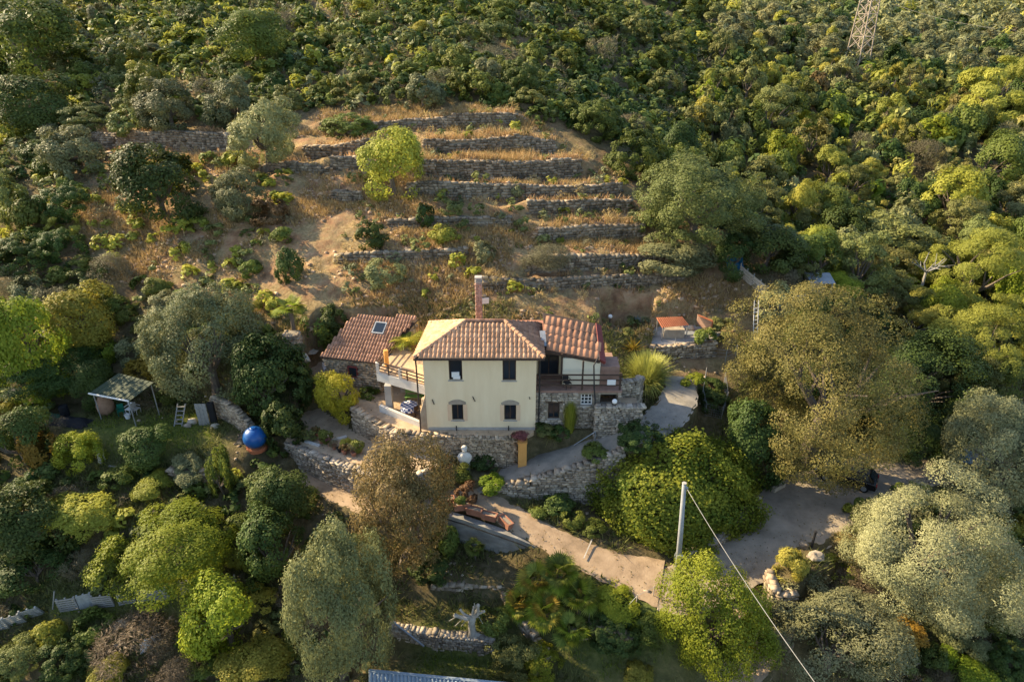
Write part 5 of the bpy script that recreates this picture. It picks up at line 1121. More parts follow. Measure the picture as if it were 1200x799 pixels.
# terracotta planters along the path
pdat = [(523,591,'terracotta planter at the top end of the row along the path', None, .2), (541,597,'terracotta planter with a green plant, second from the top of the row along the path', 'b_mid', .2), (556,603,'long terracotta planter in the middle of the row along the path', None, -.35), (573,609,'empty long terracotta planter, next to the tilted one on the path edge', None, -.35), (592,616,'tilted terracotta planter turned across the lower end of the row', None, -.9)]
for i, (px, py, lab, pk, rz) in enumerate(pdat):
    k = poly_dist(np.array([P(px,py,-3.5)[0]]), np.array([P(px,py,-3.5)[1]]), ROADS['lower_path'][0])[1][0]; p = P(px, py, k + .05)
    zg = max(k + .03, gz(p[0], p[1])); p = np.array([p[0], p[1] + .1, zg])
    root = thing('planter', lab, 'planter', p, 'terracotta planters along the path')
    mb = MB(); c, s = math.cos(rz), math.sin(rz); L, Wd, Hh = .58, .24, .46
    def q(x, y, z): return p + [x * c - y * s, x * s + y * c, z]
    tilt = .25 if i == 4 else 0
    def box_ring(l0, w0, z0, l1, w1, z1): return [q(l0*a, w0*b, z0) for a, b in ((-1,-1),(1,-1),(1,1),(-1,1))] + [q(l1*a, w1*b, z1) for a, b in ((-1,-1),(1,-1),(1,1),(-1,1))]
    mb.add(box_ring(L*.86, Wd*.8, 0, L*.97, Wd*.95, Hh), [(0,1,5,4),(1,2,6,5),(2,3,7,6),(3,0,4,7),(3,2,1,0)])
    mb.add(box_ring(L*.80, Wd*.7, Hh-.08, L*.88, Wd*.80, Hh+.055), [(4,5,1,0),(5,6,2,1),(6,7,3,2),(7,4,0,3)])
    o = mb.build('pot', M_['terracotta'], root)
    mb = MB()
    for a, b, cc, d in ((-L,L,-Wd,-Wd*.78),(-L,L,Wd*.78,Wd),(-L,-L*.86,-Wd*.78,Wd*.78),(L*.86,L,-Wd*.78,Wd*.78)):
        mb.add([q(x, y, z) for x in (a, b) for y in (cc, d) for z in (Hh-.06, Hh+.06)], [(0,1,3,2),(4,6,7,5),(0,4,5,1),(2,3,7,6),(0,2,6,4),(1,5,7,3)])
    mb.build('rim', M_['terracotta'], root)
    mb = MB(); mb.add([q(x, y, Hh - .03) for x, y in ((-L*.86,-Wd*.77),(L*.86,-Wd*.77),(L*.86,Wd*.77),(-L*.86,Wd*.77))], [(0,1,2,3)]); mb.build('soil', M_['mortar'], root)
    if tilt: root.rotation_euler = (0, .12, 0)
    if pk: leaves_on(root, 'foliage', p + [0, 0, .75], .42, pk, i)
# round flowerpots on the patio edge
fp = [(371,511,.2,'b_rust','terracotta flowerpot with reddish plant, first from the upper end of the patio row',1), (377,519,.2,None,'empty terracotta flowerpot lying beside the box bush on the patio edge',1), (384,519,.26,'b_mid','terracotta pot with a round green bush on the patio edge',1.3), (392,526,.2,'b_heath','terracotta pot with dark dry plant in the middle of the patio row',1), (398,529,.19,None,'black plastic flowerpot on the patio edge',1), (404,532,.2,'b_rust','terracotta pot with brown plant beside the yellow flowering one',1), (408,527,.22,'b_yellow','flowerpot with bright yellow plant on the patio edge',1.2), (415,534,.22,'b_heath','terracotta pot with pale withered plant near the autumn tree',1.1), (421,530,.24,'b_mid','flowerpot with upright green plant at the lower end of the patio row',1.3), (386,522,.16,'b_purple','small pot with purple plant on the patio edge',.9)]
for i, (px, py, r, pk, lab, k) in enumerate(fp):
    p = P(px, py, -1.555); root = thing('flowerpot', lab, 'flowerpot', p, 'flowerpots on the patio edge')
    mb = MB(); mb.lathe(p, [(r*.65, 0), (r*.95, .3), (r*1.1, .3), (r*1.1, .37), (r*.95, .37), (r*.9, .31)], 12); mb.build('pot', M_['metal_dark'] if 'black' in lab else M_['terracotta'], root)
    if pk: leaves_on(root, 'foliage', p + [0, 0, .37 + r * k], r * 1.7 * k, pk, i)
for px, py, sx, lab in ((366,520,.7,'pale stone slab edging the patio near the ivy'),(394,515,.8,'broken pale paving strip lying across the patio')):
    p = P(px, py, -1.55); mb = MB(); mb.box(p + [0, 0, .04], (sx, .12, .05), .5 if py < 518 else -.45); tag(mb.build('stone_slab', M_['concrete_white']), lab, 'slab', None, 'thing')
# orange pillar with purple plant
pz = gz(*PY(612,541,-1.35)[:2]); p = np.array([PY(612,541,-1.3)[0], -1.25, -2.35])
root = thing('garden_pillar', 'square orange yellow rendered pillar topped by a purple plant at the stone wall end', 'pillar', p)
mb = MB(); mb.bx(p[0]-.31, p[0]+.31, p[1]-.3, p[1]+.3, -2.9, -.12); mb.build('post', M_['orange_plaster'], root)
mb = MB(); mb.bx(p[0]-.35, p[0]+.35, p[1]-.34, p[1]+.34, -.119, -.05); mb.build('cap', M_['orange_plaster'], root)
root = thing('flowerpot', 'pot of purple leaved plant standing on the orange pillar', 'flowerpot', p + [0, 0, 2.3])
mb = MB(); mb.lathe((p[0], p[1], -.05), [(.16, 0), (.24, .28), (.27, .28), (.27, .34), (.2, .34)], 12); mb.build('pot', M_['terracotta'], root)
leaves_on(root, 'foliage', (p[0] - .1, p[1], .42), .62, 'b_purple', 1, .36); leaves_on(root, 'foliage', (p[0] - .45, p[1], .3), .3, 'b_heath', 2, .25)
# statue
p = PY(545,548,-1.5); p = np.array([p[0], -1.55, -2.35]); root = thing('statue', 'pale stone bust of a robed figure under the retaining wall', 'statue', p)
mb = MB(); mb.box(p + [0, 0, .25], (.38, .34, .3)); mb.build('base', M_['concrete'], root)
def ell(mb, c, rx, ry, rz, n=14, m=9):
    V = []; F = []
    for i in range(m + 1):
        th = math.pi * i / m
        for k in range(n): a = 2*math.pi*k/n; V.append((c[0]+rx*math.sin(th)*math.cos(a), c[1]+ry*math.sin(th)*math.sin(a), c[2]+rz*math.cos(th)))
    for i in range(m):
        for k in range(n): F.append((i*n+k, (i+1)*n+k, (i+1)*n+(k+1)%n, i*n+(k+1)%n))
    mb.add(V, F)
b = p + [0, 0, .55]; V = []; F = []; prof = [(.30,.25,0),(.42,.30,.18),(.50,.32,.42),(.52,.30,.62),(.40,.24,.80),(.20,.16,.90),(.14,.14,.98)]
for rx, ry, z in prof:
    for k in range(18): a = 2*math.pi*k/18; f = 1 + .06*math.sin(a*7 + z*4); V.append((b[0]+rx*math.cos(a)*f, b[1]+ry*math.sin(a)*f, b[2]+z))
for i in range(len(prof)-1):
    for k in range(18): F.append((i*18+k, i*18+(k+1)%18, (i+1)*18+(k+1)%18, (i+1)*18+k))
mb = MB(); mb.add(V, F); mb.build('torso', M_['statue_stone'], root, smooth=True)
mb = MB(); hc = b + [0, 0, 1.17]; ell(mb, hc, .19, .21, .25); ell(mb, hc + [0, -.2, -.02], .035, .06, .06, 8, 5); ell(mb, hc + [-.07, -.175, .04], .03, .02, .02, 6, 4); ell(mb, hc + [.07, -.175, .04], .03, .02, .02, 6, 4); ell(mb, hc + [0, .05, .1], .22, .22, .2); mb.build('head', M_['statue_stone'], root, smooth=True)
# table, bench under the balcony
p = P(480, 484, .03); root = thing('garden_table', 'table with a blue and white checked cloth under the balcony', 'table', p)
mb = MB(); mb.box(p + [0, 0, .74], (.62, .42, .02), .1); mb.build('tabletop', M_['wood_pale'], root)
mb = MB(); mb.lathe(p + [0, 0, .42], [(.70, 0), (.66, .3), (.64, .34), (.3, .345)], 16); cl = mb.build('tablecloth', M_['check_cloth'], root)
for sx, sy in ((-1,-1),(1,-1),(-1,1),(1,1)): mb = MB(); mb.bar(p + [sx*.5, sy*.3, 0], p + [sx*.5, sy*.3, .72], .05); mb.build('leg', M_['wood_dark'], root)
def chair(px, py, z, label, m, rz, group=None, p=None):
    p = P(px, py, z) if p is None else p; root = thing('garden_chair', label, 'chair', p, group); c, s = math.cos(rz), math.sin(rz)
    t = lambda x, y, zz: p + [x*c - y*s, x*s + y*c, zz]; ax = np.array([[c, s, 0], [-s, c, 0], [0, 0, 1.0]])
    mb = MB(); mb.box(t(0,0,.44), (.23,.23,.025), ax=ax); mb.build('seat', M_[m], root)
    mb = MB(); mb.box(t(0,.24,.70), (.23,.025,.2), ax=ax); mb.build('backrest', M_[m], root)
    for sx in (-1,1):
        for sy in (-1,1): mb = MB(); mb.bar(t(sx*.2,sy*.2,0), t(sx*.2,sy*.22,.43), .045); mb.build('leg', M_[m], root)
    for sx in (-1,1): mb = MB(); mb.bar(t(sx*.24,-.2,.66), t(sx*.24,.22,.66), .04); mb.build('armrest', M_[m], root)
chair(491, 489, .03, 'dark chair beside the checked tablecloth under the balcony', 'wood_dark', .8)
p = P(487, 470, .03); root = thing('garden_bench', 'green garden bench with slatted back behind the checked table', 'bench', p)
for k in range(3): mb = MB(); mb.bx(p[0]-.8, p[0]+.8, p[1]-.25+k*.17, p[1]-.11+k*.17, .5, .54); mb.build('seat_slat', M_['bench_green'], root)
for k in range(3): mb = MB(); mb.bx(p[0]-.8, p[0]+.8, p[1]+.27, p[1]+.30, .64+k*.16, .76+k*.16); mb.build('back_slat', M_['bench_green'], root)
for sx in (-.7,.7): mb = MB(); mb.bx(p[0]+sx-.04, p[0]+sx+.04, p[1]-.24, p[1]+.27, 0, .497); mb.bx(p[0]+sx-.04, p[0]+sx+.04, p[1]+.303, p[1]+.35, 0, 1.1); mb.build('leg', M_['bench_green'], root)
chair(383, 437, .03, 'white garden chair at the corner of the stone outbuilding', 'white_paint', .4); chair(390, 434, .03, 'white garden chair half hidden by the lemon tree', 'white_paint', -.5)
# boulder, stone pillar with palm, agaves
def boulder(px, py, r, label, m='stone', sink=.25, seed=1, p=None, sq=.7):
    p = put_on(px, py) if p is None else p; rng = np.random.default_rng(seed); mb = MB(); V = []; n, mm = 14, 9
    for i in range(mm + 1):
        th = math.pi*i/mm
        for k in range(n): a = 2*math.pi*k/n; d = np.array([math.sin(th)*math.cos(a), math.sin(th)*math.sin(a), math.cos(th)]); f = 1 + .28*vnoise(np.array([d[0]*1.7+seed*3.1+d[2]]), np.array([d[1]*1.7+d[2]*2]))[0]*2; V.append(p + d*r*f*[1,.8,sq] + [0,0,r*sq*(1-sink*2)])
    F = [(i*n+k, (i+1)*n+k, (i+1)*n+(k+1)%n, i*n+(k+1)%n) for i in range(mm) for k in range(n)]
    mb.add(V, F); return tag(mb.build('boulder', M_[m]), label, 'boulder', None, 'thing')
boulder(351, 426, .85, 'big pale boulder at the corner of the outbuilding yard', 'stone_pale', seed=2)
boulder(366, 420, .6, 'flat stone slab beside the big pale boulder', 'stone_pale', seed=5, sq=.3)
p = put_on(345, 412); root = thing('stone_pillar', 'square stone pillar with a palm behind it above the yard', 'pillar', p); mb = MB(); mb.bx(p[0]-.55,p[0]+.55,p[1]-.5,p[1]+.5,p[2]-.4,p[2]+1.7); cr_ = mb.build('core', M_['mortar'], root)
out = ([],[],[])
for a, bq in (((-.56,-.5),(.56,-.5)),((.56,-.5),(.56,.5)),((-.56,.5),(-.56,-.5))): stone_face(p[:2]+a, p[:2]+bq, p[2]-.2, p[2]-.2, p[2]+1.75, p[2]+1.75, .35, .2, np.random.default_rng(3), out, .04)
s = boxes_mesh('stones', np.array(out[0]), np.array(out[1]), np.array(out[2], float), M_['stone'], np.random.default_rng(4), parent=root); s['kind']='stuff'
# palms ---------------------------------------------------------
def fan_frond(seed, m='leaf_palm'):
    rng = np.random.default_rng(seed); V = []; F = []; pet = .55
    V += [(0,-.012,0),(0,.012,0),(pet,.01,.05),(pet,-.01,.05)]; F.append((0,1,2,3)); n = 22
    for k in range(n):
        a = -2.0 + 4.0*k/(n-1); d = np.array([math.cos(a), math.sin(a), 0]); s_ = np.array([-math.sin(a), math.cos(a), 0]); L = .62*(1-.18*abs(a)/2)*rng.uniform(.9,1.08); b0 = np.array([pet,0,.05]); dz = -.10*rng.random()-.04*abs(a)
        i = len(V); mid = b0 + d*L*.55 + [0,0,.05]; tip = b0 + d*L + [0,0,dz]; w = .038
        V += [tuple(b0), tuple(mid - s_*w + [0,0,.015]), tuple(mid + s_*w - [0,0,.0]), tuple(tip)]; F += [(i, i+1, i+3, i+2)]
    return arr_mesh('frond', V, F, M_[m], tint=np.clip(rng.normal(.5,.2,len(F)),0,1))
def pinnate_frond(seed, m='leaf_palm'):
    rng = np.random.default_rng(seed); V = []; F = []; pts = [np.array([t, 0, .35*math.sin(t*2.3) - .45*t*t]) for t in np.linspace(0, 1, 16)]
    for i in range(15):
        j = len(V); a, b = pts[i], pts[i+1]; V += [tuple(a+[0,-.012,0]), tuple(a+[0,.012,0]), tuple(b+[0,.01,0]), tuple(b+[0,-.01,0])]; F.append((j,j+1,j+2,j+3))
        if i < 2: continue
        for sd in (-1, 1):
            L = .30*math.sin(math.pi*(i+2)/19)+.05; j = len(V); tip = a + [L*.55, sd*L, -.10]; V += [tuple(a), tuple((a+tip)/2+[.02,0,.02]), tuple(tip), tuple((a+tip)/2-[.02,0,.0])]; F.append((j,j+1,j+2,j+3))
    return arr_mesh('frond', V, F, M_[m], tint=np.clip(rng.normal(.5,.2,len(F)),0,1))
FAN = [fan_frond(s) for s in range(3)]; PIN = [pinnate_frond(s) for s in range(2)]
def palm(p, stem, R_, n, label, protos, mats=('leaf_palm',), group=None, up=(.1, 1.5), name='palm_tree', r0=.16, cat='palm', seed=0, lean=(0, 0)):
    rng = np.random.default_rng(seed); p = np.array(p, float); root = thing(name, label, cat, p, group); top = p + [lean[0], lean[1], stem]
    if stem > .05:
        mb = MB(); mb.tube([p - [0,0,.2], (p+top)/2 + [0,0,0], top], [r0*1.25, r0, r0*1.1], 9); mb.build('trunk', M_['bark'], root)
    for k in range(n):
        o = link('frond', protos[k % len(protos)], root, top - p + [0, 0, .02]); el = rng.uniform(*up) * (1 - .25*rng.random()); o.rotation_euler = (rng.normal(0,.25), -(1.5 - el) if False else -el + .15, k*2.4 + rng.normal(0,.2)); sc = R_*rng.uniform(.8,1.1); o.scale = (sc, sc, sc); set_mat(o, M_[mats[k % len(mats)]])
    return root
q = put_on(345, 392); palm(q, 2.3, 1.35, 22, 'fan palm with a thin trunk behind the square stone pillar', FAN, ('leaf_bright','leaf_palm'), up=(-.35,1.35), seed=3)
q = P(480, 413, 2.9); palm(q, .5, 1.7, 20, 'feather leaved palm on the balcony terrace beside the house roof', PIN, ('leaf_yellowgreen','leaf_palm'), up=(.0,1.3), seed=4)
q = put_on(557, 657); palm(q, 1.1, .75, 14, 'small young fan palm against the concrete wall', FAN, ('leaf_mid',), up=(-.1,1.2), seed=6, r0=.05)
rp = np.random.default_rng(12)
for i, (px, py, st, Rr, lab) in enumerate([(628,690,1.6,1.25,'yellowing fan palm stem at the upper side of the palm clump below the path'),(655,688,2.0,1.3,'tallest fan palm stem in the clump below the path'),(678,706,1.4,1.25,'fan palm stem of the clump nearest the path'),(640,722,1.3,1.25,'fan palm stem at the front of the clump beside the stone bank'),(668,740,1.0,1.2,'lowest fan palm stem of the clump, hanging over the earthy bank'),(610,705,.8,1.1,'short fan palm at the edge of the clump facing the bleached stump')]):
    q = put_on(px, py + 14); palm(q, st, Rr, 30, lab, FAN, ('leaf_palm','leaf_bright','leaf_ochre') if i in (0,3,5) else ('leaf_palm','leaf_mid','leaf_bright'), 'fan palm clump', up=(-.5,1.45), seed=20+i, r0=.14)
q = put_on(48, 432); palm(q, 2.2, 1.3, 20, 'dark fan palm in the shade of the light green acacias', FAN, ('leaf_mid',), up=(-.3,1.35), seed=8)
def agave(p, R_, n, label, m, seed=0, wid=.09):
    rng = np.random.default_rng(seed); root = thing('agave', label, 'agave', p); V = [(0,-wid*.6,0),(0,wid*.6,0),(.45,wid,.06),(.45,-wid,.06),(1,0,.0),(.45,0,.015),(0,0,-.03)]; F = [(0,6,5,3),(6,1,2,5),(3,5,4,4),(5,2,4,4)]
    me = bpy.data.meshes.new('leaf'); me.from_pydata(V, [], [(0,6,5,3),(6,1,2,5),(3,5,4),(5,2,4)]); me.materials.append(M_[m])
    a = me.attributes.new('tint','FLOAT','FACE'); a.data.foreach_set('value',[.5,.5,.6,.4])
    for k in range(n):
        o = link('leaf', me, root, (0,0,.1)); el = .15 + 1.2*(k/n); o.rotation_euler = (0, -el + rng.normal(0,.08), k*2.4); sc = R_*rng.uniform(.8,1.05)*(1-.25*k/n); o.scale = (sc,sc,sc)
agave(put_on(305, 395), 1.5, 26, 'blue grey agave on the bank above the yard boulder', 'leaf_agave', 1); agave(put_on(290, 390), 1.0, 20, 'smaller blue grey agave behind the garden olive', 'leaf_agave', 5)
agave(put_on(741, 412), 1.55, 34, 'yellowed spiky yucca on the wall behind the house', 'leaf_ochre', 2, .05); agave(put_on(747, 380), .95, 24, 'silvery blue agave uphill of the yellowed yucca', 'leaf_agave', 3)
agave(put_on(776, 640), .7, 18, 'small agave at the path edge beside the ivy mound', 'leaf_mid', 4)
agave(put_on(655,598), .8, 18, 'dark agave on the rough stone wall below the driveway', 'leaf_dark', 7)
# broom bushes of blades
def blade_bush(px, py, w, h, label, mats, seed, n=1500, name='broom_bush', spread=.5):
    x, y, z, a, b, off = spot(px, py, w, h, 0); root = link(name, blades_mesh(name, seed, n, spread, .012, m=mats, base=.3), None, (x, y, z - .1)); root.scale = (a*1.15, a*1.15, 2*b*.9); FOOT.append((x, y, a)); return tag(root, label, 'shrub', None, 'thing')
blade_bush(758, 432, 62, 48, 'rounded pale green broom bush beside the house and driveway', 'leaf_broom', 1, 2200, spread=.62)
blade_bush(668, 491, 26, 42, 'upright yellow green broom column against the stone base of the house', 'leaf_yellowgreen', 2, 2600, spread=.26)
blade_bush(645, 511, 22, 18, 'tuft of pale ornamental grass at the foot of the house wall', 'leaf_broom', 3, 400, 'grass_tuft', .6)
x, y, z, a, b, off = spot(719, 611, 11, 26, 0); c = grow('b_mid', x, y, z, a, b, off, 'M', 'tiny upright cypress on the path edge under the rough stone wall')
# yard lamps, utility pole, bollard
def lamp(px, py, z, label, h=1.5, p=None):
    p = P(px, py, z) if p is None else p; root = thing('garden_lamp', label, 'lamp', p); mb = MB(); mb.tube([p, p + [0,0,h]], .045, 8); mb.build('post', M_['metal_dark'], root)
    mb = MB(); ell(mb, p + [0,0,h+.17], .19, .19, .19); mb.build('globe', M_['white_paint'], root, smooth=True)
lamp(714, 386, 1.95, 'white globe lamp on a black post on the wall behind the house', 1.1)
lamp(720, 474, 2.35, 'white globe lamp on the terrace wall below the verandah', .1)
p = P(793, 684, -4.95); p[2] = -5.0; d = ray(802, 566); t = (p[1] - .05 - CAM[1]) / d[1]; top = CAM + d * t
root = thing('utility_pole', 'grey tapered utility pole standing at the junction of path and road', 'utility pole', p)
mb = MB(); mb.tube([p - [0,0,.5], lerp(p, top, .5), top], [.19, .16, .125], 12); mb.build('pole', M_['pole_grey'], root, smooth=True)
mb = MB(); mb.tube([top + [0,0,-.02], top + [0,0,.03]], [.14,.13], 12); mb.build('cap', M_['concrete'], root)
m_ = lerp(p, top, .32); mb = MB(); mb.box(m_ + [0,-.2,0], (.2,.09,.12)); mb.tube([m_ + [-.22,-.1,.25], m_ + [-.3,-.15,0], m_ + [-.2,-.15,-.35]], .025, 6); mb.build('clamp', M_['metal_grey'], root)
mb = MB(); mb.box(top + [.12,-.08,-.3], (.1,.05,.06)); mb.build('bracket', M_['metal_grey'], root)
e = P(985, 830, 2.2); pts = []
for k in range(25): tt = k/24; q = lerp(top + [.15,-.1,-.3], e + (e - top)*.25, tt) ; q[2] -= 4*tt*(1-tt)*.55; pts.append(q)
mb = MB(); mb.tube(pts, .017, 6); tag(mb.build('overhead_cable', M_['cable'], smooth=True), 'thick pale overhead cable running down from the utility pole over the trees', 'cable', None, 'thing')
q = pts[-1]; zq = gz(q[0], q[1]); root = thing('utility_pole', 'second grey utility pole down the slope where the overhead cable ends', 'utility pole', (q[0], q[1], zq)); mb = MB(); mb.tube([(q[0], q[1], zq - .5), q + [0, 0, .3]], [.18, .13], 12); mb.build('pole', M_['pole_grey'], root, smooth=True)
p = put_on(951, 641); root = thing('bollard', 'short black post at the edge of the parking area', 'bollard', p); mb = MB(); mb.tube([p - [0,0,.1], p + [0,0,1.25]], .085, 10); mb.build('post', M_['metal_dark'], root)
mb = MB(); mb.tube([p + [0,0,1.25], p + [0,0,1.35]], [.11,.10], 10); mb.build('cap', M_['metal_dark'], root)
boulder(942, 641, .35, 'dark stone beside the black post', 'stone_dark', seed=8); boulder(955, 655, .5, 'grey stone below the black post', 'stone_grey', seed=9)
mb = MB(); p = put_on(911, 573); mb.box(p + [0,0,.2], (.6,.2,.2), .55); tag(mb.build('stone_block', M_['stone_pale']), 'pale oblong stone block lying at the road edge under the huge oak', 'stone block', None, 'thing')
# ------------------------------------------------------------------ green shelter
gp_ = [P(104,461,.75), P(151,470,.75), P(180,448,1.35), P(139,437,1.35)]
root = thing('shelter', 'open garden shelter with a sloping dark green sheet roof', 'shelter', (np.mean(gp_,0)[0], np.mean(gp_,0)[1], -1.5))
mb = MB(); mb.slab(gp_, .05); rf_ = mb.build('roof', M_['roof_green'], root)
mb = MB(); mb.bar(gp_[0] + [0,-.03,.02], gp_[1] + [0,-.03,.02], .08, .1); mb.build('edge_trim', M_['white_paint'], rf_)
for k in range(1, 8):
    a, b = lerp(gp_[0], gp_[1], k/8), lerp(gp_[3], gp_[2], k/8); mb = MB(); mb.bar(a + [0,0,.02], b + [0,0,.02], .035, .03); mb.build('seam', M_['roof_green'], rf_)
for c_ in (lerp(gp_[0],np.mean(gp_,0),.12), lerp(gp_[1],np.mean(gp_,0),.1), lerp(gp_[2],np.mean(gp_,0),.1), lerp(gp_[3],np.mean(gp_,0),.1)):
    mb = MB(); mb.tube([(c_[0],c_[1],gz(c_[0],c_[1])-.2), (c_[0],c_[1],c_[2]-.06)], .045, 7); mb.build('post', M_['wood_grey'], root)
for i, (px, py, z_, lab, rz, m) in enumerate([(143,486,-1.6,'green plastic chair under the shelter roof edge','bench_green' and .4,'green_tarp'),(153,484,-1.6,'white plastic chair under the shelter beside the green one',-.3,'white_paint'),(161,484,-1.6,'grey plastic chair at the open side of the shelter',1.2,'concrete')]): chair(px, py, z_, lab, m, rz)
p = P(126,484,-1.65); root = thing('wicker_basket', 'tall brown wicker basket or jar under the front of the green shelter roof', 'basket', p); mb = MB(); mb.lathe(p, [(.42,0),(.62,.35),(.66,.8),(.52,1.25),(.30,1.55),(.34,1.62),(.2,1.62)], 18); mb.build('body', M_['jute'], root, smooth=True)
mb = MB(); mb.tube([p + [.34*math.cos(a), .34*math.sin(a), 1.6] for a in np.linspace(0, 6.28, 14)], .05, 6, cap=False); mb.build('rim', M_['jute'], root)
p = P(150,490,-1.65); root = thing('bucket', 'pale bucket standing on the lawn edge before the shelter chairs', 'bucket', p); mb = MB(); mb.lathe(p, [(.16,0),(.21,.34),(.23,.35),(.19,.35),(.15,.05)], 12); mb.build('body', M_['white_paint'], root); mb = MB(); mb.tube([p + [.21*math.cos(a), 0, .35+.2*math.sin(a)] for a in np.linspace(0,3.14,8)], .012, 5); mb.build('handle', M_['metal_grey'], root)
# tarpaulins and black drum
def heap(px, py, rx, ry, h, label, m, name, cat, seed, rz=0):
    rng = np.random.default_rng(seed); p = put_on(px, py); n = 18; V = []; F = []; c, s_ = math.cos(rz), math.sin(rz)
    for i in range(n):
        for j in range(n):
            u, v = -1 + 2*i/(n-1), -1 + 2*j/(n-1); r = min(1.0, math.hypot(u, v)); f = max(0, 1 - r**2.2); wob = 1 + .25*vnoise(np.array([u*3+seed]), np.array([v*3]))[0]
            x, y = u*rx*wob, v*ry*wob; X, Y = p[0]+x*c-y*s_, p[1]+x*s_+y*c
            V.append((X, Y, gz(X, Y) + .05 + h*f*(.8+.8*vnoise(np.array([u*2.6+seed*7]), np.array([v*2.6]))[0]) + .06*vnoise(np.array([u*9]), np.array([v*9]))[0]))
    for i in range(n-1):
        for j in range(n-1): a = i*n+j; F.append((a, a+n, a+n+1, a+1))
    mb = MB(); mb.add(V, F); o = mb.build(name, M_[m], smooth=True); return tag(o, label, cat, None, 'thing')
heap(46, 489, 1.5, .8, .5, 'green tarpaulin spread on the ground under the round bright bush', 'green_tarp', 'tarpaulin', 'tarpaulin', 1, -.4)
heap(85, 496, 1.5, .7, .5, 'black tarpaulin heap on the lawn beside the green one', 'black_tarp', 'tarpaulin', 'tarpaulin', 2, -.2)
for px, py, lab in ((77,487,'black drum on the black tarpaulin'),(18,468,'black drum on a white post at the garden edge')):
    p = put_on(px, py); root = thing('drum', lab, 'drum', p); mb = MB(); mb.lathe(p, [(.33,0),(.35,.3),(.33,.32),(.35,.6),(.33,.62),(.34,.9),(.28,.9),(.28,.8)], 16); mb.build('body', M_['black_tarp'], root); mb = MB(); mb.lathe(p, [(.27,.78),(.27,.86),(.02,.87)], 16); mb.build('lid', M_['metal_dark'], root)
p = put_on(118, 545); root = thing('plank', 'pale weathered plank leaning upright at the lawn edge', 'plank', p); mb = MB(); mb.bar(p - [0,0,.2], p + [-.25,.8,1.9], .3, .06, up=(0,1,0)); mb.build('board', M_['wood_pale'], root)
mb = MB(); mb.bar(p + [.25,.2,-.1], p + [.15,.5,1.1], .12, .05, up=(0,1,0)); mb.build('batten', M_['wood_pale'], root)
p = put_on(128, 548); mb = MB(); mb.bar(p + [0,0,.15], p + [1.4,-.2,.1], .12, .08); tag(mb.build('log', M_['bark_pale']), 'pale log lying below the leaning plank', 'log', None, 'thing')
# blue ball tank
p = put_on(301, 524); root = thing('water_tank', 'glossy blue spherical water tank under the dark evergreen', 'water tank', p); mb = MB(); ell(mb, p + [0,0,.85], .86, .86, .82, 28, 18); mb.build('sphere', M_['blue_plastic'], root, smooth=True)
mb = MB(); mb.lathe(p + [0,0,1.62], [(.22,0),(.22,.08),(.18,.1),(.02,.1)], 16); mb.build('lid', M_['blue_plastic'], root)
mb = MB(); mb.lathe(p, [(.75,-.2),(.75,.12),(.6,.12)], 16); mb.build('base', M_['rust_red'], root)
heap(292, 516, .9, .6, .7, 'black plastic sheet behind the blue tank', 'black_tarp', 'plastic_sheet', 'sheet', 5)
# garden door, steps/ladder, clutter under the olive
p = put_on(240, 498); root = thing('shed_door', 'tall grey weathered door leaning in the wall under the garden olive', 'door', p)
for k in range(3): mb = MB(); mb.bx(p[0]-.42+k*.29, p[0]-.15+k*.29, p[1]-.04, p[1]+.03, p[2]-.1, p[2]+1.95); mb.build('plank', M_['wood_grey'], root)
mb = MB(); mb.bx(p[0]-.44, p[0]+.46, p[1]-.07, p[1]-.043, p[2]+1.5, p[2]+1.62); mb.build('ledge', M_['wood_grey'], root)
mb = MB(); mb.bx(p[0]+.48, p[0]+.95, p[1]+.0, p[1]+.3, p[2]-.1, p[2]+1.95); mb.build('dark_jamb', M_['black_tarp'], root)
p = put_on(210, 498); root = thing('stepladder', 'grey stepladder lying against the bank under the garden olive', 'ladder', p)
for sx in (-.3,.3): mb = MB(); mb.bar(p + [sx,-.2,0], p + [sx+.1,.9,1.4], .07, .07); mb.build('rail', M_['wood_grey'], root)
for k in range(5): mb = MB(); f = (k+.6)/5.4; mb.bar(p + [-.3+.1*f,-.2+1.1*f,1.4*f+.03], p + [.3+.1*f,-.2+1.1*f,1.4*f+.03], .09, .05); mb.build('rung', M_['wood_grey'], root)
for i, (px, py, r, lab) in enumerate([(220,500,.3,'grey stone beside the stepladder'),(226,496,.4,'pale flat stone between the stepladder and the grey door'),(252,501,.35,'white stone on the ground right by the grey door')]): boulder(px, py, r, lab, 'stone_pale' if i else 'stone_grey', seed=30+i)
# ------------------------------------------------------------------ pallet fence
def pallet(p, u, w, h, lab, m, tilt=0, n=6, solid=False, rz=0):
    root = thing('pallet', lab, 'pallet', p, 'pallets standing as a fence'); up = np.array([0, -math.sin(tilt), math.cos(tilt)]); nn = np.cross(u, up)
    mb0 = None
    for k in range(n):
        z = (k + .5)/n*h; mb = MB(); mb.box(p + u*w/2 + up*z + nn*.02, (w/2, .012, h/n*(.5 if solid else .33)), ax=np.array([u, nn, up])); mb.build('slat', M_[m], root)
    for f in (.06, .5, .94): mb = MB(); mb.box(p + u*w*f + up*h/2 - nn*.06, (.05, .045, h/2), ax=np.array([u, nn, up])); mb.build('block_post', M_[m], root)
def fence_run(specs):
    for (x0, y0, x1, y1, lab, m, tilt, solid) in specs:
        a = put_on(x0, y0); b = put_on(x1, y1); u = (b - a); L = np.linalg.norm(u); u = u / L; pallet(a, u, L*.97, 1.15, lab, m, tilt, 6 if not solid else 5, solid)
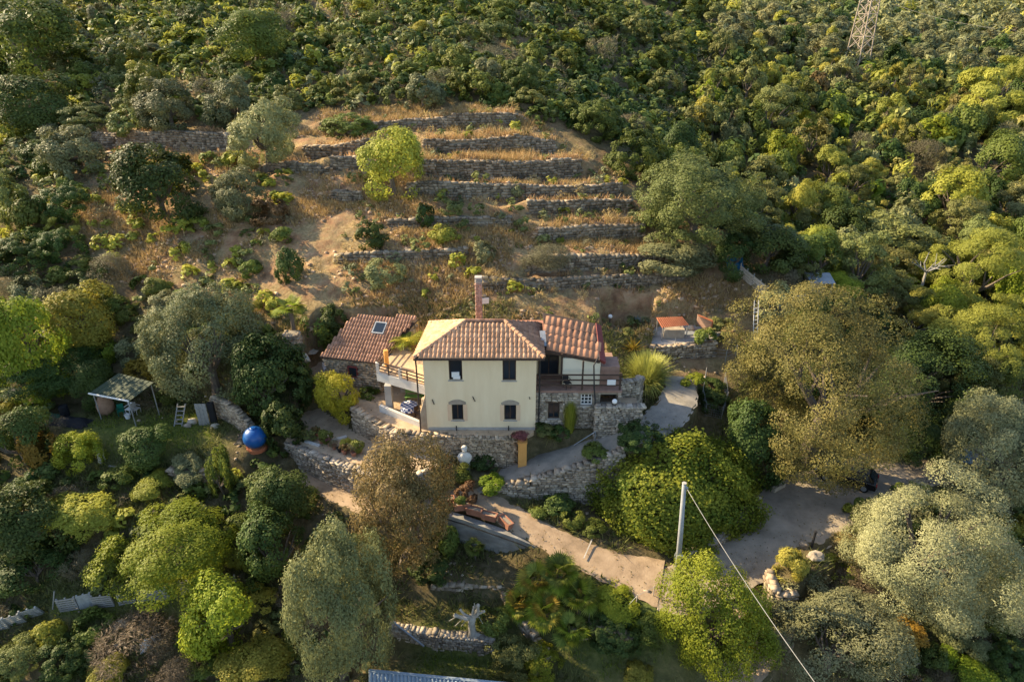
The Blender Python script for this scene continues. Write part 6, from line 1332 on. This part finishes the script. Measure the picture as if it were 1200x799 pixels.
fence_run([(-4,739,13,737,'greenish grey pallet at the frame edge end of the fence','pallet_wood',.2,False),(12,734,33,729,'greenish leaning pallet second from the frame edge','pallet_wood',.35,False),(32,726,54,720,'leaning grey pallet beside the gap in the fence','pallet_wood',.4,False),
  (71,718,94,714,'grey slatted pallet just past the gap in the fence','wood_grey',.05,False),(94,714,112,711,'solid pale blue grey panel in the middle of the pallet fence','pallet_wood',.0,True),(112,714,136,711,'pinkish grey pallet beside the solid panel','wood_grey',.1,False),
  (140,710,161,706,'dark grey pallet half behind grass, fourth past the gap','wood_grey',0,False),(162,706,181,703,'pale slatted pallet above the green grass strip','pallet_wood',.05,False),(182,706,201,702,'slanting pale pallet under the walnut tree','pallet_wood',.15,False),(213,698,232,694,'grey pallet partly hidden by leaves beyond the walnut tree','wood_grey',0,False),(236,694,256,691,'grey pallet at the far end of the fence behind the leafy fig','wood_grey',0,False),(258,692,280,690,'last grey pallet disappearing behind the leafy fig','wood_grey',0,False)])
p = put_on(62, 714); mb = MB(); mb.bar(p, p + [.4,.2,1.4], .06); tag(mb.build('stake', M_['wood_grey']), 'leaning wooden stake in the gap of the pallet fence', 'stake', None, 'thing')
heap(177, 756, .62, .34, .5, 'white plastic sack lying on the dry bramble bank', 'white_paint', 'sack', 'sack', 9, .4)
boulder(146, 731, .35, 'pale stone under the pallet fence, the upper of two', 'stone_pale', seed=41); boulder(138, 735, .26, 'pale stone under the pallet fence, the lower of two', 'stone_pale', seed=42)
# ------------------------------------------------------------------ bleached stump
p = put_on(553, 746); root = thing('tree_stump', 'bleached pollarded olive stump with cut limbs on the garden wall', 'tree stump', p)
mb = MB(); q = p + [.05,0,1.55]; mb.tube([p + [.1,-.1,-.3], p + [.03,0,.3], p + [.0,0,1.0], q], [.42,.25,.22,.27], 10); mb.build('trunk', M_['bark_pale'], root, smooth=True)
rng = np.random.default_rng(3)
for e1, e2, r in (((-.5,-.1,.12),(-1.15,-.1,.28),.17),((-.55,.05,.3),(-.8,.1,.6),.11),((-.8,-.1,.15),(-1.3,.1,.05),.08),((.2,0,.35),(.45,.1,1.05),.15),((.4,.1,.3),(.85,.1,.45),.11),((.1,.1,.45),(.15,.2,.8),.10),((-.8,-.15,.0),(-1.2,-.2,-.65),.035),((-.5,-.2,.0),(-.75,-.25,-.6),.03),((-1.0,-.1,.1),(-1.6,-.1,-.25),.035),((.4,-.1,.7),(.9,-.2,.9),.03),((.4,0,.8),(.2,0,1.35),.03),((.5,-.1,.1),(.75,-.2,-.4),.03)):
    mb = MB(); mb.tube([q + [0,0,-.12], q + np.array(e1)*.8 + rng.normal(0,.06,3), q + np.array(e2)*.85], [r*1.1, r*.8, r*.6], 7); lb = mb.build('limb', M_['bark_pale'], root)
    mb = MB(); ell(mb, q + np.array(e2)*.85, r*.85, r*.9, r*.75, 8, 5); mb.build('knob', M_['bark_pale'], lb)
mb = MB(); mb.tube([p + [.2,-.1,.1], p + [.8,-.15,.02], p + [1.5,-.35,-.25]], [.22,.13,.04], 7); mb.build('root', M_['bark_pale'], root)
p = put_on(462, 742); mb = MB(); mb.bar(p + [0,0,.9], P(497,757,-7.2), .09); tag(mb.build('iron_pipe', M_['metal_grey']), 'grey iron pipe leaning down over the dry stone wall near the tall grey olive', 'pipe', None, 'thing')
# ------------------------------------------------------------------ blue metal roof at the bottom edge
r0, r1 = P(432,786,-5.3), P(640,806,-5.3); n_ = np.array([0.16,-1,0]); n_ /= np.linalg.norm(n_); dn = n_*4.2 + [0,0,-1.0]
root = thing('metal_shed', 'shed with a blue grey corrugated metal roof at the bottom edge', 'shed', (*(r0+r1)[:2]/2, -8.6)); nc = 90; V = []; F = []
for k in range(nc+1):
    a = lerp(r0, r1, k/nc) + [0,0,.045*(1 if k%2 else -1)]; V += [a, a + dn]
for k in range(nc): F.append((2*k, 2*k+2, 2*k+3, 2*k+1))
mb = MB(); mb.add(V, F); mb.build('roof', M_['roof_blue'], root)
mb = MB(); mb.bar(r0 + [0,.03,.03], r1 + [0,.03,.03], .16, .05); mb.build('ridge_flashing', M_['roof_blue'], root)
mb = MB(); i0, i1 = r0 + [.25,-.1,0], r1 + [-.25,-.1,0]; j1, j0 = i1 + n_*3.7, i0 + n_*3.7; mb.prism([i0[:2], j0[:2], j1[:2], i1[:2]], -10, [-5.45,-6.25,-6.25,-5.45]); mb.build('wall', M_['wood_grey'], root)
# ------------------------------------------------------------------ platform things
sh = [P(776,384,3.2), P(808,381,3.2), P(800,371,3.75), P(769,372,3.75)]
root = thing('barbecue_shelter', 'small shelter with an orange corrugated roof on the stone platform', 'shelter', (*np.mean(sh,0)[:2], 1.92)); V = []; F = []; nc = 28
for k in range(nc+1):
    a, b_ = lerp(sh[0], sh[1], k/nc), lerp(sh[3], sh[2], k/nc); dz_ = [0,0,.03*(1 if k%2 else -1)]; V += [a + dz_, b_ + dz_]
for k in range(nc): F.append((2*k, 2*k+2, 2*k+3, 2*k+1))
mb = MB(); mb.add(V, F); mb.build('roof', M_['rust_red'], root)
for c_ in sh: mb = MB(); cc = lerp(c_, np.mean(sh,0), .1); mb.tube([(cc[0],cc[1],1.9), (cc[0],cc[1],cc[2]-.05)], .05, 7); mb.build('post', M_['wood_grey'], root)
mb = MB(); c_ = np.mean(sh,0); mb.box((c_[0]+.2, c_[1]+.2, 2.35), (.9,.35,.42), .05); mb.build('counter', M_['stone_grey'], root)
q = [P(818,369,3.9), P(835,376,3.7), P(833,392,2.1), P(817,380,2.1)]
root = thing('leaning_slab', 'large rust edged stone slab panel leaning beside the orange shelter', 'slab', q[3]); mb = MB(); q4 = [np.array(v, float) for v in q]; nn_ = np.array([-.3,.9,.25])*.12; mb.add(q4 + [v + nn_ for v in q4], [(0,1,2,3),(7,6,5,4),(0,4,5,1),(1,5,6,2),(2,6,7,3),(3,7,4,0)]); mb.build('panel', M_['brick_pink'], root)
mb = MB(); mb.bar(q4[0] + [0,-.04,0], q4[1] + [0,-.04,0], .08, .12); mb.bar(q4[1] + [0,-.04,0], q4[2] + [0,-.04,0], .08, .12); mb.build('edge_strip', M_['rust_red'], root)
p = P(824,398,1.93); root = thing('stone_post', 'small white carved stone post on the corner of the platform', 'post', p); mb = MB(); mb.box(p + [0,0,.25], (.2,.2,.27), .2); mb.build('base', M_['statue_stone'], root); mb = MB(); ell(mb, p + [0,0,.66], .16,.16,.18, 10, 7); mb.build('knob', M_['statue_stone'], root, smooth=True)
p = P(812,391,1.93); mb = MB(); mb.box(p + [0,0,.05], (.9,.35,.05), .1); tag(mb.build('blue_mat', M_['metal_grey']), 'blue grey sheet lying on the platform beside the orange shelter', 'sheet', None, 'thing')
boulder(806, 386, .4, 'pale stone under the end of the orange shelter', 'stone_pale', seed=51, p=P(808,386,1.92))
# animal pen: blue tarp, board fence, ladder frame, pallets, small shed
q = put_on(858, 318); root = thing('tarpaulin', 'crumpled blue tarpaulin hung at the upper end of the board fence', 'tarpaulin', q); rng = np.random.default_rng(8); V = []; F = []; n = 10
for i in range(n):
    for j in range(n): u, v = i/(n-1), j/(n-1); V.append(q + [-.6+1.5*u+.12*math.sin(v*6), .35*vnoise(np.array([u*4.]),np.array([v*4.]))[0]*2, -.2+1.7*v+.25*math.sin(u*7)*v])
for i in range(n-1):
    for j in range(n-1): a = i*n+j; F.append((a, a+n, a+n+1, a+1))
mb = MB(); mb.add(V, F); mb.build('sheet', M_['blue_tarp'], root)
mb = MB(); mb.tube([q + [.2,.1,-.2], q + [.2,.1,1.5]], .04, 6); mb.build('post', M_['wood_grey'], root)
a, b_ = put_on(866, 324), put_on(897, 350); root = thing('board_fence', 'pale wooden board fence running downhill from the blue tarpaulin', 'fence', a); u = b_ - a
for seg in range(2):
    for k in range(4): s0 = a + u*(seg*.5) + [0,0,.15+k*.27]; s1 = a + u*(seg*.5+.48) + [0,0,.15+k*.27+.05*seg]; mb = MB(); mb.bar(s0, s1, .04, .21, up=(0,0,1)); mb.build('board', M_['wood_pale'], root)
for f in (0,.25,.49,.75,1): s0 = a + u*f; mb = MB(); mb.bar(s0 + [.05,.06,-.3], s0 + [.05,.06,1.25], .09); mb.build('post', M_['wood_grey'], root)
a = put_on(885, 392); root = thing('ladder', 'tall pale ladder standing in the bushes beside the platform', 'ladder', a); tp_ = P(879,354,a[2]+3.4)
for dx in (-.16,.2): mb = MB(); mb.bar(a + [dx,0,-.2], a + [dx-.35,.2,3.1], .055); mb.build('rail', M_['white_paint'], root)
for k in range(8): z = .2+k*.36; mb = MB(); mb.bar(a + [-.16-.35*z/3.1,.2*z/3.1,z], a + [.2-.35*z/3.1,.2*z/3.1,z], .04); mb.build('rung', M_['white_paint'], root)
a = put_on(908, 372); root = thing('bed_frame', 'old white iron bed frame used as a gate in the animal pen', 'bed frame', a)
for dx in (-.7,.7): mb = MB(); mb.tube([a + [dx,0,-.1], a + [dx,0,1.25]], .04, 6); mb.build('post', M_['white_paint'], root)
for k in range(5): mb = MB(); mb.tube([a + [-.5+k*.25,0,.25], a + [-.5+k*.25,0,1.1]], .025, 5); mb.build('bar', M_['white_paint'], root)
for z in (.25,1.1): mb = MB(); mb.tube([a + [-.7,0,z], a + [.7,0,z]], .03, 6); mb.build('rail', M_['white_paint'], root)
for i, (px, py, lab, rz) in enumerate([(904,358,'grey pallet lying on the ground in the animal pen, the upper one',.3),(893,366,'grey pallet lying on the ground by the ladder',-.2),(912,365,'grey pallet lying next to the bed frame',.6)]):
    a = put_on(px, py); root = thing('pallet', lab, 'pallet', a, 'pallets lying in the animal pen'); c, s_ = math.cos(rz), math.sin(rz)
    for k in range(5): mb = MB(); o_ = -.5+k*.25; mb.box(a + [-o_*s_, o_*c, .22], (.75,.09,.015), rz); mb.build('slat', M_['wood_grey'], root)
    for k in (-.6,0,.6): mb = MB(); mb.box(a + [k*c, k*s_, .14], (.05,.6,.06), rz); mb.build('bearer', M_['wood_grey'], root)
a = put_on(931, 368); root = thing('board_stack', 'slanting row of pale boards fencing the animal pen beside the huge oak', 'fence', a)
for k in range(6): mb = MB(); mb.bar(a + [-.5+k*.24,.1*k,-.1], a + [-.1+k*.24,.1*k+.5,1.5], .16, .04, up=(0,1,0)); mb.build('board', M_['wood_pale'], root)
a = put_on(955, 348); root = thing('animal_hut', 'little hut with a flat grey sheet roof at the edge of the wood', 'hut', a)
mb = MB(); mb.slab([a + [-1.1,-.9,1.75], a + [1.2,-.9,1.7], a + [1.3,.9,2.05], a + [-1.0,.9,2.1]], .06); mb.build('roof', M_['metal_grey'], root)
for sx, sy in ((-.9,-.7),(1,-.7),(1.05,.7),(-.85,.7)): mb = MB(); mb.bar(a + [sx,sy,-.2], a + [sx,sy,1.7], .09); mb.build('post', M_['wood_grey'], root)
mb = MB(); mb.bx(a[0]-.85,a[0]+1.0,a[1]+.6,a[1]+.66,a[2]-.2,a[2]+1.7); mb.build('back_wall', M_['wood_grey'], root)
# wire fence round the bed beside the driveway
pts = [put_on(*q) for q in ((826,446),(822,470),(826,488),(845,492),(851,475),(848,452))]; root = thing('wire_fence', 'sagging wire mesh fence round the small bed by the driveway', 'fence', pts[0])
for q in pts: mb = MB(); mb.tube([q - [0,0,.2], q + [0,0,1.2]], .035, 6); mb.build('post', M_['wood_grey'], root)
for a, b_ in zip(pts[:-1], pts[1:]):
    mb = MB()
    for z in np.linspace(.1, 1.15, 6): mb.bar(a + [0,0,z], b_ + [0,0,z], .012)
    for f in np.linspace(.1,.9,7): q = lerp(a, b_, f); mb.bar(q + [0,0,.05], q + [0,0,1.15], .010)
    mb.build('mesh_panel', M_['metal_grey'], root)
pts = [put_on(*q) for q in ((790,412),(815,420),(850,424),(862,418))]; root = thing('wire_fence', 'thin post and wire fence below the stone platform', 'fence', pts[0])
for q in pts: mb = MB(); mb.tube([q - [0,0,.2], q + [0,0,1.1]], .03, 6); mb.build('post', M_['metal_grey'], root)
for z in (.4,.75,1.05):
    for a, b_ in zip(pts[:-1], pts[1:]): mb = MB(); mb.bar(a + [0,0,z], b_ + [0,0,z], .012); mb.build('wire', M_['metal_grey'], root)
a = put_on(697, 518); root = thing('handrail', 'grey tubular handrail post at the bend of the driveway', 'handrail', a)
mb = MB(); mb.tube([a, a + [0,0,.9]], .03, 6); mb.build('post', M_['metal_grey'], root); mb = MB(); mb.tube([a + [0,0,.9], put_on(672,530) + [0,0,.6]], .03, 6); mb.build('rail', M_['metal_grey'], root)
# path fence posts below
pts = [put_on(*q) for q in ((690,728),(722,735),(745,712),(765,700))]; root = thing('wire_fence', 'thin stake fence in the grass below the path by the fan palms', 'fence', pts[0])
for q in pts: mb = MB(); mb.tube([q - [0,0,.2], q + [0,0,1.0]], .03, 6); mb.build('stake', M_['wood_pale'], root)
for a, b_ in zip(pts[:-1], pts[1:]): mb = MB(); mb.bar(a + [0,0,.9], b_ + [0,0,.9], .014); mb.build('wire', M_['metal_grey'], root)
# towel on the rail, little seat on the verandah
mb = MB(); mb.bx(6.75, 7.35, WY-.13, WY-.09, 3.72, 4.12); tag(mb.build('towel', M_['white_cloth']), 'white and blue towel hanging on the verandah rail', 'towel', None, 'thing')
chair(0, 0, 0, 'dark chair on the verandah beside the glass door', 'metal_dark', .5, p=np.array([3.95, .62, 3.225]))
# red ornament in the olive
x, y, z, a, b, off = spot(1066, 612, 20, 20, 0); d = ray(1066, 612); q = None
# ------------------------------------------------------------------ cars
def car(p, rz, body, label):
    p = np.array(p, float); root = thing('parked_car', label, 'car', p); root.rotation_euler = (0, 0, rz)
    def loc(mb, name, m, par=None, smooth=False):
        me = bpy.data.meshes.new(name); me.from_pydata(mb.v, [], mb.f); me.update(); me.materials.append(M_[m])
        if smooth:
            for f in me.polygons: f.use_smooth = True
        return link(name, me, par or root)
    # body: lofted side profile with rounded shoulders
    prof = [(-2.05,.35),(-2.1,.62),(-2.0,.86),(-1.2,.93),(1.55,.93),(2.0,.80),(2.1,.55),(2.05,.35)]
    mb = MB(); V = []
    for yk, ins in ((-.84,.06),(-.80,0),(.80,0),(.84,.06)): V += [(x*(1-ins*.3), yk, z - (ins if z > .8 else 0)) for x, z in prof]
    m_ = len(prof); F = [tuple(range(m_))[::-1], tuple(3*m_+k for k in range(m_))] + [(r*m_+k, r*m_+(k+1)%m_, (r+1)*m_+(k+1)%m_, (r+1)*m_+k) for r in range(3) for k in range(m_)]
    mb.add(V, F); bd = loc(mb, 'body', body)
    cab = [(-1.85,.93),(-1.45,1.40),(-.9,1.48),(.35,1.46),(1.15,.93)]; mb = MB(); V = [(x, -.74 + (.12 if z > 1.2 else 0), z) for x, z in cab] + [(x, .74 - (.12 if z > 1.2 else 0), z) for x, z in cab]; m_ = 5
    mb.add(V, [tuple(range(m_))[::-1], tuple(range(m_, 2*m_))] + [(k, (k+1)%m_, m_+(k+1)%m_, m_+k) for k in range(m_)]); loc(mb, 'cabin', body)
    mb = MB(); mb.add([(.40,-.58,1.44),(.40,.58,1.44),(1.13,.66,.97),(1.13,-.66,.97)], [(0,3,2,1)]); mb.v = [(x+.02, y, z+.02) for x, y, z in mb.v]; loc(mb, 'windscreen', 'glass')
    mb = MB(); mb.add([(-1.50,-.58,1.38),(-1.50,.58,1.38),(-1.86,.66,.98),(-1.86,-.66,.98)], [(0,1,2,3)]); mb.v = [(x-.02, y, z+.02) for x, y, z in mb.v]; loc(mb, 'rear_window', 'glass')
    for s_ in (-1, 1):
        for x0, x1, x2, x3 in ((-1.55,-.55,-.55,-1.3),(-.48,.95,.33,-.48)):
            mb = MB(); mb.add([(x0, s_*.755, .98),(x1, s_*.755, .98),(x2, s_*.645, 1.40),(x3, s_*.645, 1.40)], [(0,1,2,3)]); loc(mb, 'side_window', 'glass')
        mb = MB(); mb.box((2.0, s_*.58, .66), (.09,.2,.09)); loc(mb, 'headlight', 'white_cloth'); mb = MB(); mb.box((-2.03, s_*.66, .72), (.06,.13,.1)); loc(mb, 'tail_light', 'lamp_red')
        mb = MB(); mb.box((.75, s_*.93, 1.0), (.08,.1,.07)); loc(mb, 'mirror', body)
        for x in (-1.3, 1.32):
            mb = MB(); mb.tube([(x, s_*.68, .32),(x, s_*.87, .32)], .32, 18); w_ = loc(mb, 'wheel', 'rubber'); mb = MB(); mb.tube([(x, s_*.86, .32),(x, s_*.885, .32)], .2, 12); loc(mb, 'rim', 'metal_grey', w_)
for px, py, z, rz, bdy, lab in ((990,563,-4.0,2.6,'car_black','black car parked in deep shade under the huge oak'),(1083,530,-3.9,2.9,'car_grey','grey car parked in deep shade behind the biggest silvery olive'),(1118,548,-3.95,1.2,'car_blue','pale blue car half hidden between the silvery olives')):
    p = P(px, py, z); p[2] = gz(p[0], p[1]) + .06; car(p, rz, bdy, lab)
# ------------------------------------------------------------------ pylon with conductors
PB = G(1001, 88); tb = np.array([PB[0], PB[1], gz(PB[0], PB[1])]); PH = 46.0
root = thing('electricity_pylon', 'tall pale steel lattice electricity pylon standing in the wood', 'pylon', tb)
def lvl(z): return 1.75 - (1.75 - .5) * min(1, z / 30.0)
rot = .5; cr_, sr_ = math.cos(rot), math.sin(rot)
def corner(k, z): w = lvl(z); x, y = [(-1,-1),(1,-1),(1,1),(-1,1)][k]; return tb + [(x*cr_-y*sr_)*w, (x*sr_+y*cr_)*w, z]
for k in range(4): mb = MB(); mb.bar(corner(k,-1), corner(k,34), .17); mb.bar(corner(k,34), corner(k,PH), .15); mb.build('leg', M_['pylon_steel'], root)
zs = [0]; 
while zs[-1] < PH - 2: zs.append(zs[-1] + max(1.6, lvl(zs[-1])*1.45))
for i in range(len(zs)-1):
    for k in range(4):
        mb = MB(); mb.bar(corner(k,zs[i]), corner((k+1)%4,zs[i+1]), .08); mb.bar(corner((k+1)%4,zs[i]) + [.01,.01,0], corner(k,zs[i+1]) + [.01,.01,0], .08); mb.build('brace', M_['pylon_steel'], root)
    if i % 2 == 0:
        for k in range(4): mb = MB(); mb.bar(corner(k,zs[i+1]), corner((k+1)%4,zs[i+1]), .1); mb.build('strut', M_['pylon_steel'], root)
for z in (33, 38, 43):
    mb = MB(); e0, e1 = tb + [-5*cr_,-5*sr_,z+.6], tb + [5*cr_,5*sr_,z+.6]; mb.bar(e0, e1, .25); mb.bar(e0, tb + [0,0,z+2], .14); mb.bar(e1, tb + [0,0,z+2], .14); mb.build('crossarm', M_['pylon_steel'], root)
    for e in (e0, e1): mb = MB(); mb.lathe(e + [0,0,-1.6], [(.03,0),(.14,.1),(.14,.2),(.06,.3),(.14,.5),(.14,.6),(.06,.7),(.14,.9),(.14,1.0),(.03,1.5)], 8); mb.build('insulator', M_['glass'], root)
for (a0, a1), lab in ((((1098,2),(1182,34)),'thin power line crossing the dark hollow beyond the olive grove, the brighter one'),(((1045,4),(1125,27)),'thin power line crossing above the far olive grove, the fainter one')):
    d0, d1 = ray(*a0), ray(*a1); A_, B_ = CAM + d0*190, CAM + d1*165; dd_ = B_ - A_; pts = []
    for k in range(20): tt = -.9 + 2.3*k/19; q = A_ + dd_*tt; q[2] += 6*((tt-.5)**2 - .25)*.25; pts.append(q)
    mb = MB(); mb.tube(pts, .022, 5); tag(mb.build('power_line', M_['cable']), lab, 'power line', None, 'thing')
# dead bleached branches in the wood
for i, (px, py, w, lab) in enumerate([(1143,150,26,'bare bleached dead tree leaning beside the umbrella pine'),(1072,352,46,'grey fallen branches between the huge oak and the yellow pines')]):
    p = put_on(px, py + 12) ; s_ = np.linalg.norm(p - CAM)/FOC; rng = np.random.default_rng(60+i); root = thing('dead_tree', lab, 'dead tree', p); H_ = w*s_*.45
    for k in range(7):
        d = np.array([rng.normal(.3,.7), rng.normal(-.2,.3), rng.uniform(.3,1)]); d /= np.linalg.norm(d); b0 = p + [0,0,4.2 + .2*k*0]; mb = MB(); m1 = b0 + d*H_*.5 + rng.normal(0,.2,3); mb.tube([b0, m1, b0 + d*H_], [.09,.06,.02], 6); e = b0 + d*H_*.6; mb.tube([m1, m1 + d*H_*.3 + rng.normal(0,.6,3)], [.045,.015], 5); mb.build('branch', M_['wood_grey'], root)
    mb = MB(); mb.tube([p - [0,0,.3], p + [0,0,4.3]], [.2,.12], 7); mb.build('trunk', M_['wood_grey'], root)
